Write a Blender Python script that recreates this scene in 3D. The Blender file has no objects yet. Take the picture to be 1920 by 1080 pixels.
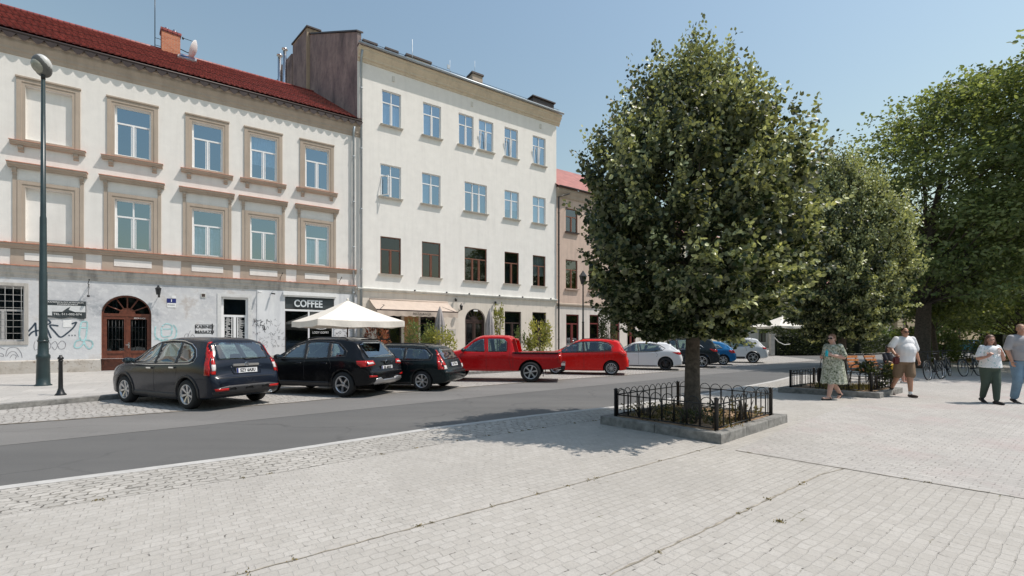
import bpy, bmesh, math, random
import numpy as np
from mathutils import Vector, Matrix, Euler
from mathutils.bvhtree import BVHTree
from mathutils.geometry import delaunay_2d_cdt
R = math.radians
SC = bpy.context.scene
COL = SC.collection

# ------------------------------------------------------------------ camera
cam_d = bpy.data.cameras.new('camera'); cam = bpy.data.objects.new('camera', cam_d); COL.objects.link(cam)
cam.location = (0, 0, 1.56); cam.rotation_euler = (R(90), 0, 0)
cam_d.sensor_width = 36; cam_d.lens = 16.0; cam_d.shift_y = 94/1920
cam_d.clip_start = .05; cam_d.clip_end = 3000
SC.camera = cam
# ------------------------------------------------------------------ sky, sun, exposure
SUN_EL, SUN_AZ = 60.0, 93.0          # azimuth clockwise from +Y
w = bpy.data.worlds.new('World'); SC.world = w; w.use_nodes = True
nt = w.node_tree; nt.nodes.clear()
sky = nt.nodes.new('ShaderNodeTexSky'); sky.sky_type = 'NISHITA'; sky.sun_disc = False
sky.sun_elevation = R(SUN_EL); sky.sun_rotation = R(SUN_AZ)
sky.air_density = 2.25; sky.dust_density = 1.3; sky.ozone_density = 1.4; sky.altitude = 200
bg = nt.nodes.new('ShaderNodeBackground'); bg.inputs[1].default_value = .096
wo = nt.nodes.new('ShaderNodeOutputWorld')
nt.links.new(sky.outputs[0], bg.inputs[0]); nt.links.new(bg.outputs[0], wo.inputs[0])
sd = bpy.data.lights.new('sun', 'SUN'); sd.energy = 3.3; sd.angle = R(.53); sd.color = (1.0, .925, .85)
so = bpy.data.objects.new('sun', sd); COL.objects.link(so)
sv = Vector((math.sin(R(SUN_AZ))*math.cos(R(SUN_EL)), math.cos(R(SUN_AZ))*math.cos(R(SUN_EL)), math.sin(R(SUN_EL))))
so.rotation_euler = sv.to_track_quat('Z', 'Y').to_euler(); so.location = (10, 0, 40)
SC.view_settings.view_transform = 'Standard'; SC.view_settings.look = 'None'
SC.view_settings.exposure = .38; SC.view_settings.gamma = 1
SC.render.resolution_x = 1024; SC.render.resolution_y = 576
SC.render.engine = 'CYCLES'

# ------------------------------------------------------------------ materials
MC = {}
def srgb(h):
    return tuple(((int(h[i:i+2], 16)/255+.055)/1.055)**2.4 if int(h[i:i+2], 16) > 10 else int(h[i:i+2], 16)/255/12.92 for i in (0, 2, 4))
class NT:
    def __init__(s, name):
        s.m = bpy.data.materials.new(name); s.m.use_nodes = True; s.t = s.m.node_tree
        s.b = s.t.nodes['Principled BSDF']; MC[name] = s.m
    def n(s, typ, **kw):
        n = s.t.nodes.new('ShaderNode'+typ)
        for k, v in kw.items():
            if k.startswith('i_'):
                k2 = k[2:]
                n.inputs[int(k2) if k2.isdigit() else k2.replace('_', ' ')].default_value = v
            else: setattr(n, k, v)
        return n
    def l(s, a, b): s.t.links.new(a, b)
    def coord(s, which='Object', scale=(1, 1, 1), rot=(0, 0, 0), loc=(0, 0, 0)):
        tc = s.n('TexCoord'); mp = s.n('Mapping')
        mp.inputs['Scale'].default_value = scale; mp.inputs['Rotation'].default_value = rot; mp.inputs['Location'].default_value = loc
        s.l(tc.outputs[which], mp.inputs[0]); return mp.outputs[0]
    def noise(s, co, scale, detail=4, rough=.6):
        n = s.n('TexNoise', i_Scale=scale, i_Detail=detail, i_Roughness=rough); s.l(co, n.inputs['Vector']); return n.outputs[0]
    def ramp(s, f, stops):
        r = s.n('ValToRGB'); e = r.color_ramp.elements
        e[0].position, e[0].color = stops[0][0], (*stops[0][1], 1)
        e[1].position, e[1].color = stops[-1][0], (*stops[-1][1], 1)
        for p, c in stops[1:-1]:
            q = e.new(p); q.color = (*c, 1)
        s.l(f, r.inputs[0]); return r.outputs[0]
    def mix(s, f, a, b, mode='MIX'):
        n = s.n('Mix', data_type='RGBA', blend_type=mode)
        for i, v in ((0, f), (6, a), (7, b)):
            if hasattr(v, 'node'): s.l(v, n.inputs[i])
            else: n.inputs[i].default_value = v if i == 0 else (*v, 1)
        return n.outputs[2]
    def bump(s, h, strength=.3, dist=.01, prev=None):
        b = s.n('Bump', i_Strength=strength, i_Distance=dist); s.l(h, b.inputs['Height'])
        if prev: s.l(prev, b.inputs['Normal'])
        return b.outputs[0]
    def out(s, col=None, rough=None, nor=None, **kw):
        if col is not None:
            if hasattr(col, 'node'): s.l(col, s.b.inputs['Base Color'])
            else: s.b.inputs['Base Color'].default_value = (*col, 1)
        if rough is not None:
            if hasattr(rough, 'node'): s.l(rough, s.b.inputs['Roughness'])
            else: s.b.inputs['Roughness'].default_value = rough
        if nor is not None: s.l(nor, s.b.inputs['Normal'])
        for k, v in kw.items(): s.b.inputs[k.replace('_', ' ')].default_value = v
        return s.m
def plain(name, col, rough=.6, var=.12, scale=6, bump=.15, bs=60, **kw):
    if name in MC: return MC[name]
    n = NT(name); co = n.coord()
    f = n.noise(co, scale, 5)
    c = n.ramp(f, [(.3, tuple(x*(1-var) for x in col)), (.7, tuple(min(1, x*(1+var)) for x in col))])
    nor = n.bump(n.noise(co, bs, 3), bump, .004) if bump else None
    return n.out(c, rough, nor, **kw)
def plaster(name, col, stain=(.5, .5, .5), amt=.3, dirtlow=None):
    if name in MC: return MC[name]
    n = NT(name); co = n.coord()
    big = n.noise(co, .35, 6, .65); med = n.noise(co, 2.2, 5, .6)
    st = n.noise(n.coord(scale=(3.0, 3.0, .25)), 1.0, 6, .65)
    c = n.ramp(med, [(.3, tuple(x*.95 for x in col)), (.7, tuple(min(1, x*1.03) for x in col))])
    f1 = n.ramp(st, [(.46, (0, 0, 0)), (.74, (amt*1.3,)*3)])
    c = n.mix(f1, c, tuple(x*y for x, y in zip(col, stain)))
    f2 = n.ramp(big, [(.5, (0, 0, 0)), (.75, (amt*.6,)*3)])
    c = n.mix(f2, c, tuple(x*y*1.1 for x, y in zip(col, stain)))
    nor = n.bump(n.noise(co, 45, 4), .25, .006, n.bump(n.noise(co, 1.3, 3), .25, .03))
    return n.out(c, .9, nor)
def glassy(name, col=(.015, .025, .03), rough=.04, ior=1.9, var=True):
    if name in MC: return MC[name]
    n = NT(name); co = n.coord()
    f = n.noise(co, 1.2, 3)
    c = n.ramp(f, [(.42, col), (.62, tuple(min(1, x*2.2+.01) for x in col))])
    nor = n.bump(n.noise(co, 1.6, 2), .06, .02)
    return n.out(c, rough, nor, IOR=ior)

M = {}
M['wall_a'] = plaster('cream_plaster', (.79, .765, .725), amt=.14)
M['wall_trim'] = plaster('beige_stucco_trim', (.44, .365, .295), amt=.3)
M['wall_b'] = plaster('ivory_plaster', (.82, .795, .75), amt=.12)
M['wall_b_low'] = plaster('pale_beige_plaster', (.74, .67, .585), amt=.25)
M['wall_c'] = plaster('pinkish_plaster', (.60, .46, .38), amt=.3)
M['wall_c_low'] = plaster('pale_pink_plaster', (.68, .62, .57), amt=.3)
M['wall_d'] = plaster('sand_plaster', (.62, .56, .45), amt=.3)
M['concrete'] = plain('worn_concrete', (.42, .41, .39), .85, .18, 3, .4, 50)
M['cornice_grey'] = plaster('weathered_cornice', (.50, .47, .43), stain=(.45, .45, .45), amt=.7)
# ground floor of the corner building: patchy repainted plaster
n = NT('patched_dirty_plaster'); co = n.coord()
big = n.noise(co, .55, 7, .7); med = n.noise(co, 3.5, 6, .7); fin = n.noise(co, 14, 4, .7)
c = n.ramp(big, [(.36, (.36, .375, .395)), (.43, (.52, .525, .54)), (.55, (.60, .60, .605)), (.62, (.50, .465, .44))])
c = n.mix(n.ramp(med, [(.52, (0, 0, 0)), (.60, (.55,)*3)]), c, (.72, .72, .72))
c = n.mix(n.ramp(fin, [(.58, (0, 0, 0)), (.72, (.5,)*3)]), c, (.38, .37, .37))
sp = n.n('SeparateXYZ'); n.l(co, sp.inputs[0])
nlow = n.n('Math', operation='MULTIPLY_ADD', i_1=1.0, i_2=0); n.l(sp.outputs[2], nlow.inputs[0])
ad = n.n('Math', operation='MULTIPLY_ADD', i_1=.5); n.l(med, ad.inputs[0]); n.l(nlow.outputs[0], ad.inputs[2])
low = n.ramp(ad.outputs[0], [(.55, (.8,)*3), (.85, (0, 0, 0))])
mr = n.n('MapRange'); n.l(ad.outputs[0], mr.inputs[0]); mr.inputs[1].default_value = 0; mr.inputs[2].default_value = 8.8; ad2_ = mr.outputs[0]
pale = n.ramp(ad.outputs[0], [(.85, (0, 0, 0)), (.95, (.55,)*3), (2.70, (.55,)*3), (2.80, (0, 0, 0))]) if False else n.mix(n.ramp(ad2_, [(.28, (.42,)*3), (.31, (0, 0, 0))]), (0, 0, 0), (1, 1, 1))
c = n.mix(pale, c, (.68, .69, .70))
c = n.mix(low, c, (.40, .375, .345))
M['wall_dirty'] = n.out(c, .92, n.bump(fin, .5, .01, n.bump(big, .4, .04)))
# peeling plinth
n = NT('peeling_plinth'); co = n.coord()
a = n.noise(co, 1.1, 7, .7); b = n.noise(co, 6, 6, .7)
c = n.ramp(a, [(.35, (.30, .27, .23)), (.48, (.46, .42, .37)), (.6, (.50, .47, .43))])
c = n.mix(n.ramp(b, [(.58, (0, 0, 0)), (.66, (.8,)*3)]), c, (.20, .15, .11))
M['plinth'] = n.out(c, .95, n.bump(b, .6, .02))
# stained fire wall
n = NT('stained_firewall_plaster'); co = n.coord()
a = n.noise(n.coord(scale=(1, 1, .35)), .9, 8, .7); b = n.noise(co, 3.5, 6, .7)
c = n.ramp(a, [(.32, (.10, .085, .085)), (.45, (.21, .165, .165)), (.58, (.30, .24, .225)), (.7, (.40, .32, .30))])
c = n.mix(n.ramp(b, [(.5, (0, 0, 0)), (.72, (.55,)*3)]), c, (.10, .085, .09))
M['firewall'] = n.out(c, .95, n.bump(b, .4, .02))
# red tile
n = NT('red_glazed_roof_tile'); co = n.coord()
br = n.n('TexBrick', offset=.5, i_Scale=1.0, i_Mortar_Size=.022); br.inputs['Brick Width'].default_value = .22; br.inputs['Row Height'].default_value = .34
n.l(co, br.inputs[0]); br.inputs['Color1'].default_value = (.24, .042, .038, 1); br.inputs['Color2'].default_value = (.38, .085, .07, 1); br.inputs['Mortar'].default_value = (.11, .024, .022, 1)
c = n.mix(n.ramp(n.noise(co, 1.4, 5), [(.4, (0, 0, 0)), (.75, (.5,)*3)]), br.outputs[0], (.20, .05, .045))
M['tile'] = n.out(c, .38)
M['tile_far'] = plain('faded_red_tile', (.34, .13, .11), .7, .25, 2, .3, 20)
M['tile_small'] = plain('terracotta_ledge_tile', (.55, .25, .17), .75, .25, 9, .3, 30)
M['gutter'] = plain('dark_brown_metal', (.045, .03, .027), .5, .2)
M['zinc'] = plain('galvanised_pipe', (.36, .40, .43), .45, .12, 3, .1, 20, Metallic=.55)
M['steel'] = plain('polished_steel', (.72, .73, .74), .22, .06, 3, 0, 20, Metallic=1.0)
n = NT('orange_brick'); co = n.coord()
br = n.n('TexBrick', i_Scale=1.0, i_Mortar_Size=.008); br.inputs['Brick Width'].default_value = .25; br.inputs['Row Height'].default_value = .078
mp = n.coord(rot=(R(90), 0, 0)); n.l(mp, br.inputs[0])
br.inputs['Color1'].default_value = (.42, .13, .06, 1); br.inputs['Color2'].default_value = (.55, .20, .10, 1); br.inputs['Mortar'].default_value = (.40, .30, .24, 1)
M['brick'] = n.out(br.outputs[0], .85)
M['pvc'] = plain('white_window_plastic', (.80, .80, .80), .35, .04, 5, .05)
M['brown_frame'] = plain('brown_painted_wood', (.20, .082, .05), .5, .25, 12, .2)
M['dark_frame'] = plain('dark_brown_wood', (.055, .032, .027), .5, .25, 12, .2)
M['red_frame'] = plain('oxblood_painted_wood', (.17, .03, .028), .5, .2, 12, .2)
M['door_wood'] = plain('varnished_red_brown_wood', (.135, .042, .024), .35, .35, 9, .2)
def clear_glass(name, tint, refl_lo, refl_hi, wob=.05, gc=(.92, .96, 1)):
    n = NT(name); co = n.coord(); nor = n.bump(n.noise(co, 1.4, 2), wob, .02)
    lw = n.n('LayerWeight', i_Blend=.35); n.l(nor, lw.inputs['Normal'])
    f = n.n('MapRange'); n.l(lw.outputs['Facing'], f.inputs[0]); f.inputs[3].default_value = refl_lo; f.inputs[4].default_value = refl_hi
    gl = n.n('BsdfGlossy', i_Roughness=.02); gl.inputs['Color'].default_value = (*gc, 1); n.l(nor, gl.inputs['Normal'])
    tr = n.n('BsdfTransparent'); tr.inputs[0].default_value = (*tint, 1)
    mx = n.n('MixShader'); n.l(f.outputs[0], mx.inputs[0]); n.l(tr.outputs[0], mx.inputs[1]); n.l(gl.outputs[0], mx.inputs[2])
    n.l(mx.outputs[0], n.t.nodes['Material Output'].inputs[0]); return n.m
M['glass'] = clear_glass('coated_window_glass', (.50, .64, .80), .36, .78, .05, (.66, .84, 1.0))
M['glass_low'] = clear_glass('old_window_glass', (.42, .50, .52), .07, .5)
M['glass_car'] = clear_glass('tinted_car_glass', (.50, .62, .60), .07, .75, .02)
M['curtain'] = plain('white_net_curtain', (.62, .62, .60), .9, .12, 7, .3)
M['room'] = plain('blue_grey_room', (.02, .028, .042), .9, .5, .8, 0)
M['car_cloth'] = plain('charcoal_car_cloth', (.035, .035, .038), .9, .2, 8, .2)
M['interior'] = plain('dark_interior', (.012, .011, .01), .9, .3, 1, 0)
M['black_metal'] = plain('black_painted_iron', (.012, .013, .014), .38, .2, 20, .15)
M['lamp_green'] = plain('dark_green_lamp_paint', (.020, .036, .038), .35, .2, 5, .1)
M['white_paint'] = plain('white_paint', (.78, .78, .77), .45, .05)
M['black_plastic'] = plain('black_plastic', (.02, .02, .022), .5, .2, 20, .2)
M['rubber'] = plain('tyre_rubber', (.018, .018, .018), .8, .2, 30, .3)
M['chrome'] = plain('chrome', (.75, .76, .77), .12, .03, 3, 0, Metallic=1.0)
M['alloy'] = plain('silver_alloy', (.56, .56, .57), .28, .05, 3, 0, Metallic=.8)
M['alloy_dark'] = plain('dark_alloy', (.05, .05, .055), .3, .1, 3, 0, Metallic=.6)
M['tail'] = plain('red_lamp_plastic', (.42, .012, .01), .12, .15, 8, 0)
M['tail_clear'] = plain('clear_lamp_plastic', (.62, .58, .56), .12, .08, 8, 0)
M['plate'] = plain('white_number_plate', (.74, .75, .76), .4, .05)
M['ink'] = plain('black_ink', (.02, .02, .022), .7, .1, 9, 0)
M['navy'] = plain('blue_enamel', (.02, .03, .16), .3, .1, 9, 0)
M['bark'] = plain('grey_brown_bark', (.085, .070, .055), .95, .45, 14, 1.0, 25)
M['canvas'] = plain('cream_canvas', (.72, .68, .61), .9, .06, 3, .2, 90, Subsurface_Weight=0.0)
M['canvas_grey'] = plain('taupe_canvas', (.34, .315, .31), .9, .12, 3, .3, 60)
M['awning'] = plain('beige_awning_cloth', (.52, .43, .36), .9, .08, 3, .2, 90)
M['sign_dark'] = plain('charcoal_sign_board', (.045, .055, .058), .5, .2, 3, .05)
M['wood_slat'] = plain('orange_varnished_slat', (.40, .145, .045), .4, .35, 14, .2)
M['stone_kerb'] = plain('granite_kerb', (.22, .215, .20), .85, .4, 8, .5, 60)
M['terracotta'] = plain('planter_box_brown', (.10, .07, .055), .8, .2)
M['soil'] = plain('dry_soil_with_straw', (.30, .20, .125), .98, .5, 10, 1.0, 30)

def car_paint(name, col, metal=0.0, rough=.28):
    if name in MC: return MC[name]
    n = NT(name); co = n.coord()
    dust = n.noise(co, 2.5, 5)
    c = n.mix(n.ramp(dust, [(.45, (0, 0, 0)), (.85, (.015,)*3)]), col, (.30, .28, .25))
    r = n.ramp(dust, [(.3, (rough,)*3), (.8, (rough+.15,)*3)])
    return n.out(c, r, None, Metallic=metal, Coat_Weight=.18, Coat_Roughness=.03, Specular_IOR_Level=.25)

def leafmat(name, top, under, var=.35, trans=.35, rough=.5, hi=None):
    if name in MC: return MC[name]
    n = NT(name)
    at = n.n('Attribute', attribute_name='tint'); at.attribute_type = 'GEOMETRY'
    g = n.n('NewGeometry')
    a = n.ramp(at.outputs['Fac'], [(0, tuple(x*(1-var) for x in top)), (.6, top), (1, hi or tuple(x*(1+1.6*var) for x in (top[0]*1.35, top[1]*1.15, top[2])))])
    b = n.ramp(at.outputs['Fac'], [(0, tuple(x*(1-var) for x in under)), (1, tuple(x*(1+var) for x in under))])
    c = n.mix(g.outputs['Backfacing'], a, b)
    n.out(c, rough)
    tr = n.n('BsdfTranslucent'); cc = n.mix(1.0, c, (1.5, 1.35, .55), 'MULTIPLY'); n.l(cc, tr.inputs[0])
    mx = n.n('MixShader', i_0=trans); n.l(n.b.outputs[0], mx.inputs[1]); n.l(tr.outputs[0], mx.inputs[2])
    n.l(mx.outputs[0], n.t.nodes['Material Output'].inputs[0])
    return n.m
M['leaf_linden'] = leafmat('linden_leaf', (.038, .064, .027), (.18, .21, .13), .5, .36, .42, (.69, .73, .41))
M['leaf_big'] = leafmat('broadleaf_leaf', (.115, .165, .060), (.17, .22, .11), .55, .48, .5, (.50, .56, .26))
M['leaf_bush'] = leafmat('green_bush_leaf', (.10, .15, .04), (.13, .17, .07), .4, .35)
M['leaf_yellow'] = leafmat('yellow_green_leaf', (.30, .31, .07), (.25, .27, .09), .4, .35)
M['leaf_red'] = leafmat('red_brown_leaf', (.25, .07, .04), (.30, .14, .09), .5, .3)
M['leaf_hedge'] = leafmat('dark_hedge_leaf', (.03, .045, .02), (.05, .07, .03), .4, .25)
M['grass'] = leafmat('dry_weeds', (.16, .135, .055), (.17, .15, .07), .5, .3)

# ------------------------------------------------------------------ mesh helpers
class MB:
    def __init__(s): s.v = []; s.f = []; s.mi = []; s.cur = 0; s.sm = []
    def add(s, vs, fs, smooth=False):
        o = len(s.v); s.v += [tuple(p) for p in vs]
        for f in fs: s.f.append(tuple(o+i for i in f)); s.mi.append(s.cur); s.sm.append(smooth)
        return s
    def box(s, x0, y0, z0, x1, y1, z1):
        if x0 > x1: x0, x1 = x1, x0
        if y0 > y1: y0, y1 = y1, y0
        if z0 > z1: z0, z1 = z1, z0
        return s.add([(x0, y0, z0), (x1, y0, z0), (x1, y1, z0), (x0, y1, z0), (x0, y0, z1), (x1, y0, z1), (x1, y1, z1), (x0, y1, z1)],
              [(0, 3, 2, 1), (4, 5, 6, 7), (0, 1, 5, 4), (1, 2, 6, 5), (2, 3, 7, 6), (3, 0, 4, 7)])
    def bevbox(s, x0, y0, z0, x1, y1, z1, b=.02):
        bm = bmesh.new(); bmesh.ops.create_cube(bm, size=1)
        for v in bm.verts: v.co = Vector(((x0+x1)/2+v.co.x*(x1-x0), (y0+y1)/2+v.co.y*(y1-y0), (z0+z1)/2+v.co.z*(z1-z0)))
        bmesh.ops.bevel(bm, geom=bm.edges[:], offset=b, segments=2, affect='EDGES')
        s.add([v.co for v in bm.verts], [[v.index for v in f.verts] for f in bm.faces]); bm.free(); return s
    def obox(s, c, dx, dy, dz, rotz=0, m=None):
        mm = Matrix.Translation(c) @ Matrix.Rotation(rotz, 4, 'Z') if m is None else m
        vs = [mm @ Vector((sx*dx/2, sy*dy/2, sz*dz/2)) for sz in (-1, 1) for sx, sy in ((-1, -1), (1, -1), (1, 1), (-1, 1))]
        return s.add(vs, [(0, 3, 2, 1), (4, 5, 6, 7), (0, 1, 5, 4), (1, 2, 6, 5), (2, 3, 7, 6), (3, 0, 4, 7)])
    def prism(s, poly, a, b, axis='z'):
        """poly of 2D points extruded from a to b along axis"""
        def P(p, t):
            return {'z': (p[0], p[1], t), 'y': (p[0], t, p[1]), 'x': (t, p[0], p[1])}[axis]
        n = len(poly)
        vs = [P(p, a) for p in poly]+[P(p, b) for p in poly]
        return s.add(vs, [tuple(range(n-1, -1, -1)), tuple(range(n, 2*n))]+[(i, (i+1) % n, n+(i+1) % n, n+i) for i in range(n)])
    def tube(s, pts, r, n=8, cap=True, smooth=True):
        pts = [Vector(p) for p in pts]; rs = r if isinstance(r, (list, tuple)) else [r]*len(pts)
        vs = []; fs = []; up = None
        for i, p in enumerate(pts):
            t = (pts[min(i+1, len(pts)-1)]-pts[max(i-1, 0)])
            t = t.normalized() if t.length > 1e-9 else Vector((0, 0, 1))
            if up is None: up = Vector((0, 0, 1)) if abs(t.z) < .9 else Vector((1, 0, 0))
            a = t.cross(up).normalized(); b = a.cross(t).normalized(); up = b
            for k in range(n):
                an = 2*math.pi*k/n; vs.append(p+(a*math.cos(an)+b*math.sin(an))*rs[i])
        for i in range(len(pts)-1):
            for k in range(n): fs.append((i*n+k, i*n+(k+1) % n, (i+1)*n+(k+1) % n, (i+1)*n+k))
        if cap: fs.append(tuple(range(n-1, -1, -1))); fs.append(tuple((len(pts)-1)*n+k for k in range(n)))
        return s.add(vs, fs, smooth)
    def lathe(s, prof, n=24, m=None, smooth=True, cap=True):
        """profile of (r, h) about local z"""
        m = m or Matrix(); vs = []; fs = []
        for r, h in prof:
            for k in range(n):
                an = 2*math.pi*k/n; vs.append(m @ Vector((r*math.cos(an), r*math.sin(an), h)))
        for i in range(len(prof)-1):
            for k in range(n): fs.append((i*n+k, i*n+(k+1) % n, (i+1)*n+(k+1) % n, (i+1)*n+k))
        if cap: fs.append(tuple(range(n-1, -1, -1))); fs.append(tuple((len(prof)-1)*n+k for k in range(n)))
        return s.add(vs, fs, smooth)
    def ell(s, c, rx, ry, rz, n=14, m=None, k=9):
        vs = []; fs = []; m = m or Matrix()
        for i in range(k+1):
            t = math.pi*i/k
            for j in range(n):
                a = 2*math.pi*j/n
                vs.append(Vector(c)+m.to_3x3() @ Vector((rx*math.sin(t)*math.cos(a), ry*math.sin(t)*math.sin(a), -rz*math.cos(t))))
        for i in range(k):
            for j in range(n): fs.append((i*n+j, i*n+(j+1) % n, (i+1)*n+(j+1) % n, (i+1)*n+j))
        return s.add(vs, fs, True)
    def mesh(s, name, mats):
        me = bpy.data.meshes.new(name); me.from_pydata(s.v, [], s.f)
        for m in (mats if isinstance(mats, (list, tuple)) else [mats]): me.materials.append(m)
        me.polygons.foreach_set('material_index', s.mi); me.polygons.foreach_set('use_smooth', s.sm)
        me.update(); return me
    def build(s, name, mats, parent=None, **kw):
        return link(name, s.mesh(name, mats), parent, **kw)
def link(name, me, parent=None, loc=None, rotz=0, **kw):
    o = bpy.data.objects.new(name, me); COL.objects.link(o)
    if parent is not None: o.parent = parent
    if loc is not None: o.location = loc
    if rotz: o.rotation_euler = (0, 0, rotz)
    for k, v in kw.items(): o[k] = v
    return o
def thing(name, loc, rotz, label, cat, group=None):
    o = bpy.data.objects.new(name, None); COL.objects.link(o); o.empty_display_size = .3
    o.location = loc; o.rotation_euler = (0, 0, rotz); o['label'] = label; o['category'] = cat
    if group: o['group'] = group
    return o
def tag(o, label, cat, group=None):
    o['label'] = label; o['category'] = cat
    if group: o['group'] = group
    return o
def copy_tree(o, parent=None):
    c = o.copy(); COL.objects.link(c); c.parent = parent
    if parent is not None: c.matrix_parent_inverse = o.matrix_parent_inverse.copy()
    for ch in list(o.children): copy_tree(ch, c)
    return c
def baked(o):
    """replace o's mesh by its evaluated mesh and drop the modifiers"""
    bpy.context.view_layer.update()
    dg = bpy.context.evaluated_depsgraph_get()
    me = bpy.data.meshes.new_from_object(o.evaluated_get(dg), depsgraph=dg)
    o.modifiers.clear(); o.data = me; return o
def text(body, size, mat, parent, loc, rot, depth=.004, name='lettering', bold=0, align='CENTER', sx=1.0, smear=None):
    cu = bpy.data.curves.new('txt', 'FONT'); cu.body = body; cu.size = size; cu.extrude = depth; cu.offset = bold
    cu.align_x = align; cu.align_y = 'CENTER'; cu.resolution_u = 3
    t = bpy.data.objects.new('txt', cu); COL.objects.link(t)
    bpy.context.view_layer.update(); dg = bpy.context.evaluated_depsgraph_get()
    me = bpy.data.meshes.new_from_object(t.evaluated_get(dg), depsgraph=dg)
    bpy.data.objects.remove(t); bpy.data.curves.remove(cu)
    me.materials.clear(); me.materials.append(mat)
    o = link(name, me, parent, loc); o.rotation_euler = rot; o.scale = (sx, 1, 1); return o
# ------------------------------------------------------------------ street frontage frame
F0 = Vector((-20.3, 18.07, 0)); FA = math.atan2(.5516, .834)
def on_street(s, out, z=0):      # point s metres along the frontage, out metres in front of it
    return Vector((F0.x+s*.834+out*.5516, F0.y+s*.5516-out*.834, z))
def wallpt(px, py):              # survey: bearing read off the photograph -> metres along the frontage and height
    u = (px-960)/853.33; s = (u*F0.y-F0.x)/(.834-u*.5516); return s, 1.56+(634-py)*(F0.y+s*.5516)/853.33

# ------------------------------------------------------------------ ground
def poly_sheet(name, pts, z, mat, kind='structure', tri=False):
    me = bpy.data.meshes.new(name)
    vs = [(p[0], p[1], (p[2] if len(p) > 2 else z)) for p in pts]
    bm = bmesh.new(); bv = [bm.verts.new(v) for v in vs]; f = bm.faces.new(bv); f.normal_update()
    if f.normal.z < 0: f.normal_flip()
    bmesh.ops.triangulate(bm, faces=bm.faces[:]); bm.to_mesh(me); bm.free()
    me.materials.append(mat); o = link(name, me); o['kind'] = kind; return o

def sett_mat(name, ang, bw, rh, c1, c2, mort, mortvis=(.35, .7), wob=.03, bump=.6, rough=.8, pink=0, gapth=.62):
    n = NT(name); co = n.coord(rot=(0, 0, -R(ang)))
    dn = n.n('TexNoise', i_Scale=2.2, i_Detail=3); n.l(co, dn.inputs['Vector'])
    dn2 = n.n('TexNoise', i_Scale=11, i_Detail=2); n.l(co, dn2.inputs['Vector'])
    sub = n.n('VectorMath', operation='SUBTRACT'); n.l(dn.outputs['Color'], sub.inputs[0]); sub.inputs[1].default_value = (.5, .5, .5)
    sub2 = n.n('VectorMath', operation='SUBTRACT'); n.l(dn2.outputs['Color'], sub2.inputs[0]); sub2.inputs[1].default_value = (.5, .5, .5)
    sc = n.n('VectorMath', operation='SCALE', i_Scale=wob*4); n.l(sub.outputs[0], sc.inputs[0])
    sc2 = n.n('VectorMath', operation='SCALE', i_Scale=wob*2.2); n.l(sub2.outputs[0], sc2.inputs[0])
    ad = n.n('VectorMath', operation='ADD'); n.l(co, ad.inputs[0]); n.l(sc.outputs[0], ad.inputs[1])
    ad2 = n.n('VectorMath', operation='ADD'); n.l(ad.outputs[0], ad2.inputs[0]); n.l(sc2.outputs[0], ad2.inputs[1])
    br = n.n('TexBrick', offset=.5 if bump > .8 else .36, i_Scale=1.0); br.inputs['Brick Width'].default_value = bw; br.inputs['Row Height'].default_value = rh
    br.inputs['Mortar Size'].default_value = .0055 if bump < .8 else .009; br.inputs['Mortar Smooth'].default_value = .35
    br.inputs['Color1'].default_value = (*c1, 1); br.inputs['Color2'].default_value = (*c2, 1); br.inputs['Mortar'].default_value = (*mort, 1)
    n.l(ad2.outputs[0], br.inputs[0])
    vis = n.ramp(n.noise(co, 1.1, 5, .7), [(mortvis[0], (0, 0, 0)), (mortvis[1], (1, 1, 1))])
    # stone colour with the joints, then without them; joints silted up where vis is low
    inv = n.mix(br.outputs['Fac'], br.outputs[0], tuple((a+b)/2*.93 for a, b in zip(c1, c2)))
    c = n.mix(vis, inv, br.outputs[0])
    gap = n.mix(n.ramp(n.noise(co, 7.5, 3, .7), [(gapth, (0, 0, 0)), (gapth+.03, (.9,)*3)]), (0, 0, 0), br.outputs['Fac'])
    c = n.mix(gap, c, (.055, .05, .042))
    sp = n.noise(co, 55, 4, .7)
    c = n.mix(n.ramp(sp, [(.35, (.28,)*3), (.6, (0, 0, 0))]), c, tuple(x*.55 for x in c1))
    blot = n.noise(co, .5, 6, .65)
    c = n.mix(n.ramp(blot, [(.42, (0, 0, 0)), (.72, (.6,)*3)]), c, tuple(x*.74 for x in c1))
    c = n.mix(n.ramp(n.noise(co, 3.7, 6, .75), [(.5, (0, 0, 0)), (.72, (.4,)*3)]), c, tuple(x*.70 for x in c1))
    c = n.mix(n.ramp(n.noise(co, 17, 4, .7), [(.60, (0, 0, 0)), (.70, (.45,)*3)]), c, tuple(x*.5 for x in c1))
    moss = n.mix(n.ramp(n.noise(co, 1.9, 5, .7), [(.64, (0, 0, 0)), (.7, (1, 1, 1))]), (0, 0, 0), br.outputs['Fac'])
    c = n.mix(moss, c, (.14, .13, .06))
    if pink:
        c = n.mix(n.ramp(n.noise(co, .7, 4), [(.5, (0, 0, 0)), (.68, (pink,)*3)]), c, (.40, .31, .30))
    h = n.n('Math', operation='MULTIPLY', i_1=-1.0); n.l(br.outputs['Fac'], h.inputs[0])
    nor = n.bump(h.outputs[0], bump, .012, n.bump(n.noise(co, 9, 4), .35, .02, n.bump(sp, .3, .004)))
    return n.out(c, rough, nor)
M['sett_a'] = sett_mat('smooth_granite_setts', 37, .115, .085, (.42, .397, .36), (.475, .452, .415), (.28, .26, .225), (.50, .80), .013)
M['sett_b'] = sett_mat('granite_setts_across', -53, .145, .10, (.42, .40, .375), (.485, .465, .435), (.24, .22, .19), (.40, .74), .006, pink=.4, gapth=.58)
M['cobble'] = sett_mat('rough_cobbles', 38, .15, .11, (.39, .37, .335), (.50, .475, .435), (.24, .22, .185), (.3, .6), .045, 1.0, gapth=.52)
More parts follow.
